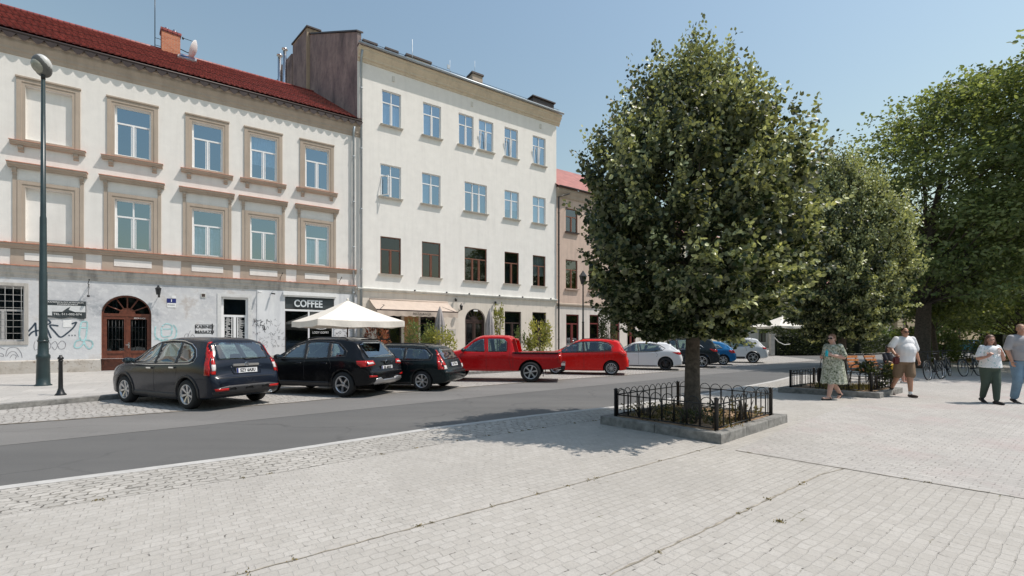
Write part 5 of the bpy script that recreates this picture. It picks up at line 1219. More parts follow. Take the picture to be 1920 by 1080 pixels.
# parasols
def parasol_open(loc, rot, half, ze, za, label, val=.27, name='parasol', mat='canvas', group=None):
    t = thing(name, loc, rot, label, 'parasol', group); m = MB(); K = 10
    cor = [Vector((sx*half, sy*half, ze)) for sx, sy in ((-1, -1), (1, -1), (1, 1), (-1, 1))]; ap = Vector((0, 0, za))
    for i in range(4):
        a, b = cor[i], cor[(i+1) % 4]; rows = []
        for j in range(K+1):
            f = j/K; row = []
            for k in range(K+1):
                g_ = k/K; p = ap.lerp(a.lerp(b, g_), f); sagz = -.05*math.sin(math.pi*g_)*f*f+.0; row.append((p.x, p.y, p.z+sagz-.06*math.sin(math.pi*f)))
            rows.append(row)
        vs = [p for r_ in rows for p in r_]; m.add(vs, [(j*(K+1)+k, (j+1)*(K+1)+k, (j+1)*(K+1)+k+1, j*(K+1)+k+1) for j in range(K) for k in range(K)], False)
    m.build('canopy', M[mat], t)
    m = MB()
    for i in range(4):
        a, b = cor[i], cor[(i+1) % 4]; nn = Vector(((a+b)/2).xy).normalized(); vs = []; Kv = 24
        for k in range(Kv+1):
            g_ = k/Kv; p = a.lerp(b, g_); zz = p.z-.05*math.sin(math.pi*g_)-.004; w_ = .03*math.sin(g_*19)
            vs += [(p.x+nn.x*.004, p.y+nn.y*.004, zz), (p.x+nn.x*(.004+w_*.6), p.y+nn.y*(.004+w_*.6), zz-val*(1-.06*math.sin(g_*14)))]
        m.add(vs, [(2*k, 2*k+1, 2*k+3, 2*k+2) for k in range(Kv)])
    m.build('valance', M[mat], t)
    m = MB(); m.tube([(0, 0, 0), (0, 0, za-.02)], .035, 10); m.build('pole', M['wood_slat'] if False else M['dark_frame'], t)
    m = MB()
    for c_ in cor: m.tube([(0, 0, za-.08), (c_.x*.98, c_.y*.98, c_.z-.05)], .014, 5); m.tube([(0, 0, ze-.25), (c_.x*.5, c_.y*.5, (ze+za)/2-.1)], .012, 5)
    m.build('ribs', M['dark_frame'], t)
    m = MB(); m.bevbox(-.4, -.4, 0, .4, .4, .1, .02); m.build('base', M['concrete'], t); 
    m = MB(); m.ell((0, 0, za+.03), .06, .06, .08); m.build('finial', M['canvas'], t)
    return t
parasol_open((-7.95, 22.0, .07), R(40), 2.0, 2.30, 3.32, 'large open cream market parasol in front of the coffee shop')
def parasol_closed(loc, h, label):
    t = thing('parasol', loc, .4, label, 'parasol', 'closed grey parasols of the restaurant'); m = MB(); n = 48; vs = []
    prof = [(h, .04), (h-.15, .10), (h-.5, .17), (h-.9, .235), (h-1.3, .26), (h-1.7, .275), (h-2.1, .29)]
    for z, r in prof:
        for k in range(n):
            a = 2*math.pi*k/n; rr_ = r*(1+.30*(1 if (k//3) % 2 else -1)*min(1, (h-z)*1.5)*.6); vs.append((rr_*math.cos(a), rr_*math.sin(a), z))
    m.add(vs, [(i*n+k, (i+1)*n+k, (i+1)*n+(k+1) % n, i*n+(k+1) % n) for i in range(len(prof)-1) for k in range(n)], True); m.build('canopy', M['canvas_grey'], t)
    m = MB(); m.tube([(0, 0, 0), (0, 0, h+.06)], .03, 8); m.build('pole', M['dark_frame'], t)
    m = MB(); m.lathe([(.19, h-.92), (.26, h-.96), (.19, h-1.0)], 14); m.build('tie_strap', M['canvas_grey'], t)
    m = MB(); m.bevbox(-.3, -.3, 0, .3, .3, .08, .02); m.build('base', M['concrete'], t); return t
parasol_closed((-4.12, 26.0, .08), 3.22, 'closed grey parasol standing left of the arched door of the ivory house')
parasol_closed((-1.42, 29.0, .08), 3.3, 'closed grey parasol standing right of the arched door of the ivory house')
parasol_open((27.2, 45.8, 0), R(10), 2.2, 2.75, 3.75, 'white cafe parasol above the far hedge, left one', .2, mat='canvas', group='white parasols of the far cafe')
parasol_open((30.6, 47.4, 0), R(10), 2.2, 2.8, 3.8, 'white cafe parasol above the far hedge, right one', .2, mat='canvas', group='white parasols of the far cafe')
t = thing('gate_post', (23.75, 41.6, 0), 0, 'pale square post with a white rope at the corner of the far cafe terrace', 'post')
m = MB(); m.box(-.17, -.17, 0, .17, .17, 1.85); m.build('post', M['concrete'], t); m = MB(); m.box(-.21, -.21, 1.85, .21, .21, 1.95); m.build('post_cap', M['concrete'], t)
m = MB(); m.tube([(.17, 0, 1.7), (.8, .3, 1.2), (1.5, .6, .95), (2.2, .9, 1.0)], .035, 6); m.build('rope', M['white_paint'], t)
# ================================================================== cars
def pchip(xs, ys, x):
    xs = np.array(xs, float); ys = np.array(ys, float); h = np.diff(xs); d = np.diff(ys)/h
    m_ = np.zeros_like(ys); m_[0] = d[0]; m_[-1] = d[-1]
    for i in range(1, len(xs)-1):
        if d[i-1]*d[i] > 0:
            w1 = 2*h[i]+h[i-1]; w2 = h[i]+2*h[i-1]; m_[i] = (w1+w2)/(w1/d[i-1]+w2/d[i])
    x = np.clip(x, xs[0], xs[-1]); i = np.clip(np.searchsorted(xs, x)-1, 0, len(h)-1); t = (x-xs[i])/h[i]
    return (2*t**3-3*t**2+1)*ys[i]+(t**3-2*t**2+t)*h[i]*m_[i]+(-2*t**3+3*t**2)*ys[i+1]+(t**3-t**2)*h[i]*m_[i+1]
def body_mesh(sp):
    top = sp['top']; xs = [p[0] for p in top]; W2 = sp['W']/2
    st = np.unique(np.concatenate([np.linspace(xs[0], xs[-1], 70), xs[0]+np.linspace(0, .6, 26), xs[-1]-np.linspace(0, .35, 14)]))
    rings = []
    for x in st:
        zt = float(pchip(*zip(*top), x)); zb = float(pchip(*zip(*sp['bot']), x)); w_ = float(pchip(*zip(*sp['plan']), x))*W2; wr = float(pchip(*zip(*sp['roof']), x))*W2
        bl = min(float(pchip(*zip(*sp['belt']), x)), zt-.05); bl = max(bl, zb+.12); hh = bl-zb; cr = sp.get('crown', .035)
        g = max(0.0, min(1.0, (zt-bl-.05)/.25)); wr = min(wr, w_*.985)
        tw = w_*.955*(1-g)+ (wr+ (w_*.955-wr)*.12)*g
        pts = [(0, zb), (w_*.6, zb), (w_*.90, zb+.01), (w_*.972, zb+hh*.10), (w_*.985, zb+hh*.3), (w_*1.0, zb+hh*.55), (w_*.997, zb+hh*.78), (w_*.965, bl)]
        if g > 0: pts += [(w_*.965+(tw-w_*.965)*.5, bl+(zt-.09-bl)*.5)]
        else: pts += [(w_*.96, bl+(zt-bl)*.25)]
        pts += [(tw, zt-.055-.035*g), (tw*.93, zt-.02*(1+g)), (tw*.6, zt+cr*.45), (0, zt+cr*.75)]
        P = [Vector((p[0], p[1])) for p in pts]; fine = []
        for i in range(len(P)-1):
            p0 = P[max(i-1, 0)]; p1 = P[i]; p2 = P[i+1]; p3 = P[min(i+2, len(P)-1)]
            for k in range(3):
                t = k/3; q = .5*((2*p1)+(p2-p0)*t+(2*p0-5*p1+4*p2-p3)*t*t+(3*p1-p0-3*p2+p3)*t**3); fine.append(q)
        fine.append(P[-1]); fine[0].x = 0; fine[-1].x = 0
        ring = [(x, max(q.x, 0), q.y) for q in fine]; ring += [(x, -a[1], a[2]) for a in ring[-2:0:-1]]
        rings.append(ring)
    n = len(rings[0]); vs = [p for r_ in rings for p in r_]; fs = []
    for i in range(len(rings)-1):
        for k in range(n): fs.append((i*n+k, (i+1)*n+k, (i+1)*n+(k+1) % n, i*n+(k+1) % n))
    fs.append(tuple(range(n))); fs.append(tuple((len(rings)-1)*n+k for k in range(n-1, -1, -1)))
    return vs, fs
def hull(vs, fs):
    return BVHTree.FromPolygons([Vector(v) for v in vs], fs)
def panel(bv, poly, view, off=.006, step=.07, skirt=.02):
    """a skin laid on the body: poly in the view's plane ('L','R' sides: x,z; 'B' back / 'F' front: y,z; 'T' top: x,y)"""
    def dense(P):
        out = []
        for i in range(len(P)):
            a, b = Vector(P[i]), Vector(P[(i+1) % len(P)]); k = max(1, int((b-a).length/step)); out += [a.lerp(b, j/k) for j in range(k)]
        return out
    D = dense(poly); nB = len(D); xs = [p.x for p in D]; ys = [p.y for p in D]; pts = list(D)
    x = min(xs)+step*.6
    while x < max(xs):
        y = min(ys)+step*.6
        while y < max(ys):
            pts.append(Vector((x, y))); y += step
        x += step
    r_ = delaunay_2d_cdt(pts, [(i, (i+1) % nB) for i in range(nB)], [], 1, 1e-5)
    V2, E2, F2 = r_[0], r_[1], r_[2]; vs = []; ok = []
    for p in V2:
        if view == 'L': o_, d_ = Vector((p.x, 5, p.y)), Vector((0, -1, 0))
        elif view == 'R': o_, d_ = Vector((p.x, -5, p.y)), Vector((0, 1, 0))
        elif view == 'B': o_, d_ = Vector((-9, p.x, p.y)), Vector((1, 0, 0))
        elif view == 'F': o_, d_ = Vector((9, p.x, p.y)), Vector((-1, 0, 0))
        else: o_, d_ = Vector((p.x, p.y, 5)), Vector((0, 0, -1))
        hit = bv.ray_cast(o_, d_)
        if hit[0] is None: vs.append(None); ok.append(False)
        else:
            nn = hit[1] if hit[1].dot(d_) < 0 else -hit[1]; sk_ = min(skirt, .02)
            vs.append((hit[0]+nn*off, hit[0]-nn*sk_)); ok.append(abs(nn.dot(d_)) > .26)
    m = MB(); top = [v[0] if v else (0, 0, 0) for v in vs]; bot = [v[1] if v else (0, 0, 0) for v in vs]; n = len(vs); fs = []
    cnt = {}
    for f in F2:
        if all(ok[i] for i in f):
            fs.append(tuple(f))
            for a, b in zip(f, list(f[1:])+[f[0]]): cnt[(a, b)] = 1
    view_flip = None
    sk = [(a, b, b+n, a+n) for (a, b) in cnt if (b, a) not in cnt]
    m.add(top+bot, fs, True); o_ = 0
    m.f += [tuple(q) for q in sk]; m.mi += [0]*len(sk); m.sm += [False]*len(sk)
    me = m.mesh('panel', []); bm = bmesh.new(); bm.from_mesh(me)
    bmesh.ops.delete(bm, geom=[v for v in bm.verts if not v.link_faces], context='VERTS')
    bmesh.ops.recalc_face_normals(bm, faces=bm.faces[:]); bm.to_mesh(me); bm.free(); return me
def strip(pts, wd, closed=False):
    P = [Vector(p) for p in pts]; L_ = []; R_ = []; n = len(P)
    for i, p in enumerate(P):
        a = P[(i-1) % n] if (closed or i > 0) else p; b = P[(i+1) % n] if (closed or i < n-1) else p
        t = (b-a).normalized(); nn = Vector((-t.y, t.x))*wd/2; L_.append(p+nn); R_.append(p-nn)
    return L_+R_[::-1]
def arc(cx, cz, r, a0, a1, n=16): return [(cx+r*math.cos(R(a0+(a1-a0)*i/n)), cz+r*math.sin(R(a0+(a1-a0)*i/n))) for i in range(n+1)]

def wheel(parent, x, y, r, side, spokes, rimmat, wd=.215, rim_r=.68, style=0):
    mt = Matrix.Translation((x, y, r)) @ Matrix.Rotation(R(-90*side), 4, 'X'); h = wd/2
    hub = MB(); hub.lathe([(.02, -.02), (r*.60, -.02), (r*.62, .01), (.16, .012), (.15, .02), (.02, .02)], 20, mt); w_ = hub.build('wheel', M['black_metal'], parent)
    t = MB(); rr_ = r*rim_r
    t.lathe([(rr_, -h*.9), (rr_+.01, -h), (r-.03, -h*.98), (r-.006, -h*.75), (r, -h*.3), (r, h*.3), (r-.006, h*.75), (r-.03, h*.98), (rr_+.035, h*1.03), (rr_+.01, h*.98), (rr_, h*.9), (rr_, -h*.9)], 36, mt, cap=False); t.build('tyre', M['rubber'], w_)
    m = MB(); m.lathe([(rr_+.002, -h*.8), (rr_+.002, h*.9), (rr_+.014, h*.98), (rr_-.012, h*.96), (rr_-.02, h*.6), (rr_-.03, -h*.8)], 32, mt, cap=False)
    m.lathe([(.012, h*.62), (.055, h*.66), (.065, h*.55), (.066, h*.2), (.012, h*.2)], 16, mt)
    for k in range(spokes):
        a = 2*math.pi*k/spokes+.2; ca, sa = math.cos(a), math.sin(a)
        def Q(rad, off, hh): return mt @ Vector((rad*ca-off*sa, rad*sa+off*ca, hh))
        segs = [0] if style == 0 else [-1, 1]
        for sg in segs:
            i_, o_ = (.024, .036) if style == 0 and spokes <= 7 else ((.012, .02) if style == 0 else (.012, .015))
            so_ = sg*.05
            m.add([Q(.05, -i_+sg*.01, h*.35), Q(.05, i_+sg*.01, h*.35), Q(rr_-.015, o_+so_, h*.55), Q(rr_-.015, -o_+so_, h*.55), Q(.05, -i_*.8+sg*.01, h*.66), Q(.05, i_*.8+sg*.01, h*.66), Q(rr_-.015, o_*.8+so_, h*.86), Q(rr_-.015, -o_*.8+so_, h*.86)],
                  [(4, 5, 6, 7), (0, 1, 5, 4), (2, 3, 7, 6), (1, 2, 6, 5), (3, 0, 4, 7)])
    m.build('rim', rimmat, w_); return w_

def make_car(name, label, cat, wx, wy, alpha, sp):
    W2 = sp['W']/2; xr, xf = sp['axles']; r = sp['r']
    h = Vector((-math.cos(R(alpha)), math.sin(R(alpha)))); left = Vector((-math.sin(R(alpha)), -math.cos(R(alpha))))
    c = Vector((wx, wy))-h*xr-left*(W2-.11)
    t = thing(name, (c.x, c.y, sp.get('z', -.092)), math.pi-R(alpha), label, cat)
    vs, fs = body_mesh(sp); bv = hull(vs, fs)
    m = MB(); m.add(vs, fs, True); body = m.build('body', [sp['paint'], M['black_plastic']], t)
    bm = bmesh.new(); bm.from_mesh(body.data); bmesh.ops.recalc_face_normals(bm, faces=bm.faces[:]); bm.to_mesh(body.data); bm.free()
    cut = MB(); ra = r+sp.get('archgap', .045)
    for ax in (xr, xf):
        for s in (1, -1):
            mt = Matrix.Translation((ax, s*(W2+.05), r+.01)) @ Matrix.Rotation(R(90*s), 4, 'X')
            cut.lathe([(ra, 0), (ra, .36)], 40, mt, smooth=True)
    co_ = cut.build('cutter', [M['black_plastic']]); 
    md = body.modifiers.new('b', 'BOOLEAN'); md.operation = 'DIFFERENCE'; md.object = co_; md.solver = 'EXACT'; md.material_mode = 'TRANSFER'
    co_.parent = t; cutters = [co_]
    if sp.get('cabin'):
        xa, xb = sp['cabin']; T_ = sp['top']; zc = lambda x: float(pchip(*zip(*T_), x))
        xs_ = np.linspace(xa, xb, 22); cs = dict(sp); cs['W'] = sp['W']-.15; cs['top'] = [(float(x), zc(x)-.045) for x in xs_]
        cs['bot'] = [(xa, .62), (xa+.25, .48), (xb-.3, .48), (xb, .62)]; cs['crown'] = .02
        v2, f2 = body_mesh(cs); cm = MB(); cm.add(v2, f2); c2 = cm.build('cutter', [M['car_cloth']]); sc_ = MB()
        for q in sp['glass']:
            for s in (1, -1): sc_.prism(q, s*W2*.55, s*(W2+.3), 'y')
        c3 = sc_.build('cutter', [M['black_plastic']]); ec = MB()
        for nm, q, vw, mt_, off in sp['ends']:
            if mt_ == 'glass_car': ec.prism([(p[0], p[1]) for p in q], *((sp['top'][0][0]-.3, xa+.55) if vw == 'B' else (xb-.75, sp['top'][-1][0]+.3)), 'x')
        c4 = ec.build('cutter', [M['black_plastic']])
        for c_ in (c2, c3, c4):
            c_.parent = t; cutters.append(c_); bm = bmesh.new(); bm.from_mesh(c_.data); bmesh.ops.recalc_face_normals(bm, faces=bm.faces[:]); bm.to_mesh(c_.data); bm.free()
            md = body.modifiers.new('b', 'BOOLEAN'); md.operation = 'DIFFERENCE'; md.object = c_; md.solver = 'EXACT'; md.material_mode = 'TRANSFER'
    baked(body)
    for c_ in cutters: bpy.data.objects.remove(c_)
    if sp.get('cabin'):
        bt = .50; hs = float(pchip(*zip(*sp['belt']), 0))
        for y in (-.38, .38):
            mm = MB(); mm.bevbox(-.15, y-.24, .49, .32, y+.24, hs-.32, .06); mt = Matrix.Translation((-.27, y, hs-.14)) @ Matrix.Rotation(R(-12), 4, 'Y'); mm.obox(None, .12, .46, .60, m=mt); mm.obox(None, .09, .25, .17, m=mt @ Matrix.Translation((-.0, 0, .41))); mm.build('front_seat', M['car_cloth'], t)
        if sp.get('rear_seat', True):
            mm = MB(); mm.bevbox(-1.05, -.6, .49, -.62, .6, hs-.34, .05); mt = Matrix.Translation((-1.10, 0, hs-.18)) @ Matrix.Rotation(R(-14), 4, 'Y'); mm.obox(None, .12, 1.2, .52, m=mt)
            for y in (-.38, .38): mm.obox(None, .09, .24, .15, m=mt @ Matrix.Translation((0, y, .35)))
            mm.build('rear_seat', M['car_cloth'], t)
        mm = MB(); mm.tube([(.52+.05*math.sin(a*math.pi/8), .38+.18*math.cos(a*math.pi/8), hs-.06+.17*math.sin(a*math.pi/8)) for a in range(17)], .014, 6); mm.tube([(.52, .38, hs-.06), (.8, .38, hs-.2)], .03, 6); mm.build('steering_wheel', M['black_plastic'], t)
    nsides = sp.get('sides', ('L', 'R'))
    for s in (1, -1):
        V = 'L' if s > 0 else 'R'
        for ax, st in ((xr, 0), (xf, 1)): wheel(t, ax, s*(W2-.11), r, s, sp['spokes'], sp['rim'], style=sp.get('rimstyle', 0), rim_r=sp.get('rim_r', .70))
        for q in sp['glass']: link('side_window', panel(bv, q, V, .004), t).data.materials.append(M['glass_car'])
        for q in sp.get('trim_black', []):
            k_ = len(q)//2
            for piece in (q[:k_+1], list(q[k_:])+[q[0]]): link('window_frame', panel(bv, strip(piece, .030), V, .0045, .05), t).data.materials.append(M['black_plastic'])
            for g1, g2 in zip(sp['glass'], sp['glass'][1:]): link('door_pillar', panel(bv, [g1[-2], g1[-1], g2[0], g2[1]], V, .0025, .04), t).data.materials.append(M['black_plastic'])
        for q in sp.get('chrome_line', []): link('chrome_strip', panel(bv, strip(q, .016), V, .009, .05), t).data.materials.append(M['chrome'])
        for q in sp.get('cladding', []): link('cladding', panel(bv, q, V, .008), t).data.materials.append(M['black_plastic'])
        if sp.get('archtrim'):
            for ax in (xr, xf):
                a_ = arc(ax, r+.01, ra+.03, -12, 192, 26); link('arch_trim', panel(bv, strip(a_, .06), V, .012, .06), t).data.materials.append(M['black_plastic'])
        for q in sp['gaps']: link('door_gap', panel(bv, strip(q, .009), V, .0015, .06, .01), t).data.materials.append(M['ink'])
        for (x, z) in sp['handles']:
            hit = bv.ray_cast(Vector((x, 5*s, z)), Vector((0, -s, 0)))[0]
            mm = MB(); mm.bevbox(x-.10, hit.y+.008*s-(.0 if s > 0 else .034), z-.016, x+.10, hit.y+.008*s+(.034 if s > 0 else 0), z+.016, .008); mm.build('door_handle', sp.get('handlemat', sp['paint']), t)
        for nm, q, mt_ in sp['lamps']: link(nm, panel(bv, q, V, .010, .05), t).data.materials.append(M[mt_])
        # mirror
        mx, mz = sp['mirror']; hit = bv.ray_cast(Vector((mx, 5*s, mz)), Vector((0, -s, 0)))[0]; y0 = hit.y
        mm = MB(); mm.ell((mx+.02, y0+s*.15, mz+.04), .085, .12, .075, 14); mm.tube([(mx+.02, y0-s*.02, mz-.02), (mx+.02, y0+s*.1, mz+.02)], .025, 8); mi = mm.build('wing_mirror', sp.get('mirrormat', sp['paint']), t)
        mm = MB(); mm.prism([(y0+s*.05, mz-.01), (y0+s*.25, mz-.01), (y0+s*.25, mz+.09), (y0+s*.05, mz+.09)], mx-.072, mx-.066, 'x'); mm.build('mirror_glass', M['glass_car'], mi)
        if sp.get('rails'):
            x0, x1 = sp['rails']; pts = []
            for k in range(13):
                x = x0+(x1-x0)*k/12; hit = bv.ray_cast(Vector((x, s*W2*.60, 5)), Vector((0, 0, -1)))[0]; pts.append((x, s*W2*.60, hit.z+(.045 if 0 < k < 12 else 0)))
            mm = MB(); mm.tube(pts, .016, 6); mm.build('roof_rail', sp.get('railmat', M['black_plastic']), t)
    for nm, q, vw, mt_, off in sp['ends']:
        link(nm, panel(bv, q, vw, off, .06), t).data.materials.append(sp['paint'] if mt_ == 'paint' else M[mt_])
    # number plate
    if 'plate' in sp:
        pz, ptxt = sp['plate']; hit = bv.ray_cast(Vector((-9, 0, pz)), Vector((1, 0, 0)))[0]; tilt = sp.get('plate_tilt', 0)
        mt = Matrix.Translation((hit.x-.018, 0, pz)) @ Matrix.Rotation(R(tilt), 4, 'Y')
        mm = MB(); mm.obox(None, .012, .52, .115, m=mt); pl = mm.build('number_plate', M['plate'], t)
        mm = MB(); mm.obox(None, .003, .04, .11, m=mt @ Matrix.Translation((-.0075, .237, 0))); mm.build('plate_band', M['navy'], pl)
        mm = MB(); mm.obox(None, .006, .56, .145, m=mt @ Matrix.Translation((.006, 0, 0))); mm.build('plate_holder', M['black_plastic'], pl)
        tx = text(ptxt, .105, M['ink'], pl, (0, 0, 0), (0, 0, 0), .001, 'plate_lettering', sx=.85, bold=.004); tx.matrix_local = mt @ Matrix.Translation((-.0085, -.02, 0)) @ Matrix.Rotation(R(90), 4, 'X') @ Matrix.Rotation(R(-90), 4, 'Y') @ Matrix.Diagonal((.85, 1, 1, 1))
    if sp.get('extra'): sp['extra'](t, bv, sp)
    return t
def rear_wiper(x, y0, y1, z0, z1):
    def f(t, bv, sp):
        pts = []
        for k in range(6):
            y = y0+(y1-y0)*k/5; z = z0+(z1-z0)*k/5; hit = bv.ray_cast(Vector((-9, y, z)), Vector((1, 0, 0)))[0]; pts.append((hit.x-.02, y, z))
        m = MB(); m.tube(pts, .010, 6); m.build('rear_wiper', M['black_plastic'], t)
    return f

# 1 dark blue grey compact off-roader
def crv_extra(t, bv, sp):
    rear_wiper(0, .0, -.42, 1.145, 1.17)(t, bv, sp)
    m = MB(); hit = bv.ray_cast(Vector((-9, 0, 1.02)), Vector((1, 0, 0)))[0]
    m.bevbox(hit.x-.035, -.33, .985, hit.x+.02, .33, 1.045, .012); bar = m.build('chrome_bar', M['alloy'], t)
    m = MB(); m.box(hit.x-.045, -.04, 1.0, hit.x-.037, -.025, 1.06); m.box(hit.x-.045, .025, 1.0, hit.x-.037, .04, 1.06); m.box(hit.x-.045, -.025, 1.023, hit.x-.037, .025, 1.035)
    m.tube([(hit.x-.04, .055*math.cos(a/8*6.283), 1.03+.045*math.sin(a/8*6.283)) for a in range(9)], .006, 5); m.build('badge', M['chrome'], bar)
    m = MB()
    for y in (-.42, 0, .42): m.tube([(-2.30, y-.09, .47), (-2.31, y-.05, .515), (-2.31, y+.05, .515), (-2.30, y+.09, .47)], .016, 6)
    m.build('bumper_rib', M['black_plastic'], t)
    m = MB(); m.lathe([(.035, 0), (.035, .14), (.028, .14), (.028, .02)], 12, Matrix.Translation((-2.17, -.55, .33)) @ Matrix.Rotation(R(-90), 4, 'Y'), cap=False); m.build('exhaust_pipe', M['chrome'], t)
sp1 = dict(cabin=(-1.75, .95), L=4.57, W=1.84, r=.345, axles=(-1.36, 1.26), paint=car_paint('dark_blue_grey_car_paint', (.010, .014, .024), .0, .16), rim=M['alloy'], spokes=7, rim_r=.66,
    top=[(-2.28, .66), (-2.25, .74), (-2.20, .79), (-2.165, .86), (-2.14, 1.0), (-2.08, 1.12), (-1.95, 1.37), (-1.82, 1.56), (-1.68, 1.61), (-1.3, 1.64), (-.4, 1.65), (.15, 1.60), (.45, 1.51), (.85, 1.30), (1.22, 1.09), (1.5, 1.03), (1.9, .96), (2.12, .86), (2.24, .70), (2.29, .55)],
    bot=[(-2.28, .38), (-2.1, .27), (-1.5, .22), (0, .19), (1.6, .21), (2.1, .25), (2.29, .36)],
    belt=[(-2.28, .60), (-2.1, .98), (-1.6, 1.06), (0, 1.00), (1.2, .97), (2.29, .60)],
    plan=[(-2.28, .80), (-2.2, .91), (-2.0, .965), (-1.4, 1.0), (1.2, 1.0), (1.8, .95), (2.1, .84), (2.29, .62)],
    roof=[(-2.28, .84), (-2.1, .84), (-1.95, .76), (-1.7, .70), (-1, .68), (.3, .68), (.8, .74), (1.25, .86), (2.29, .8)], crown=.045,
    glass=[[(.95, 1.05), (.52, 1.40), (.18, 1.515), (.07, 1.53), (-.02, 1.04)], [(-.10, 1.045), (-.02, 1.535), (-.45, 1.56), (-.78, 1.545), (-.88, 1.07)], [(-.97, 1.075), (-.87, 1.53), (-1.15, 1.48), (-1.38, 1.37), (-1.52, 1.22), (-1.5, 1.13), (-1.4, 1.09)]],
    trim_black=[[(1.02, 1.03), (.55, 1.42), (.2, 1.54), (-.4, 1.58), (-.85, 1.565), (-1.2, 1.49), (-1.42, 1.38), (-1.57, 1.22), (-1.53, 1.11), (-1.4, 1.07), (0, 1.02)]],
    chrome_line=[[(1.1, 1.0), (.55, 1.44), (.2, 1.56), (-.4, 1.60), (-.85, 1.585), (-1.22, 1.51), (-1.45, 1.40), (-1.61, 1.22), (-1.58, 1.10), (-1.42, 1.055), (0, 1.005), (1.0, 1.005)]],
    cladding=[[(.9, .19), (-1.0, .22), (-.98, .36), (.88, .36)]], archtrim=True, gaps=[[(1.02, .98), (1.02, .75), (.93, .35)], [(-.06, 1.0), (-.06, .34)], [(-.93, 1.04), (-.98, .9), (-.95, .75)], [(.93, .35), (-.85, .34)]],
    handles=[(.12, .93), (-.82, .96)], handlemat=M['chrome'], mirror=(.92, 1.06), rails=None,
    lamps=[('tail_light', [(-1.74, 1.56), (-1.84, 1.56), (-2.04, 1.12), (-2.12, .96), (-2.14, .80), (-2.0, .80), (-1.98, .96), (-1.90, 1.18)], 'tail'), ('headlight', [(1.75, .92), (2.2, .70), (2.22, .62), (1.95, .72)], 'tail_clear'), ('fuel_flap', arc(-1.62, .80, .085, 0, 350, 14), 'black_plastic') if False else ('headlight', [(1.78, .91), (2.1, .75), (2.12, .72), (1.9, .78)], 'tail_clear')],
    ends=[('rear_window', [(-.62, 1.15), (.62, 1.15), (.56, 1.50), (.4, 1.55), (-.4, 1.55), (-.56, 1.50)], 'B', 'glass_car', .004),
          ('tail_light', [(.74, .82), (.90, .82), (.86, 1.12), (.70, 1.55), (.63, 1.55), (.70, 1.15), (.72, .98)], 'B', 'tail', .011), ('tail_light', [(-.74, .82), (-.90, .82), (-.86, 1.12), (-.70, 1.55), (-.63, 1.55), (-.70, 1.15), (-.72, .98)], 'B', 'tail', .011),
          ('reversing_light', [(.735, .90), (.89, .90), (.875, 1.04), (.71, 1.04)], 'B', 'tail_clear', .016), ('reversing_light', [(-.735, .90), (-.89, .90), (-.875, 1.04), (-.71, 1.04)], 'B', 'tail_clear', .016),
          ('lower_bumper', [(-.80, .34), (.80, .34), (.86, .50), (.5, .555), (-.5, .555), (-.86, .50)], 'B', 'black_plastic', .012), ('reflector', [(.5, .44), (.78, .44), (.80, .50), (.5, .50)], 'B', 'tail', .022), ('reflector', [(-.5, .44), (-.78, .44), (-.80, .50), (-.5, .50)], 'B', 'tail', .022),
          ('plate_recess', [(-.34, .80), (.34, .80), (.40, .985), (-.40, .985)], 'B', 'paint', .004), ('tailgate_gap', strip([(-.72, .98), (-.70, .73), (.70, .73), (.72, .98)], .012), 'B', 'ink', .003),
          ('windscreen', [(-.62, 1.16), (.62, 1.16), (.56, 1.52), (-.56, 1.52)], 'F', 'glass_car', .004)],
    plate=(.885, 'SZY 6A3U'), plate_tilt=6, extra=crv_extra)
car1 = make_car('parked_car', 'dark blue grey off-road car with tall red tail lights, nearest the tall lamp post', 'car', -7.50, 10.62, 25, sp1)

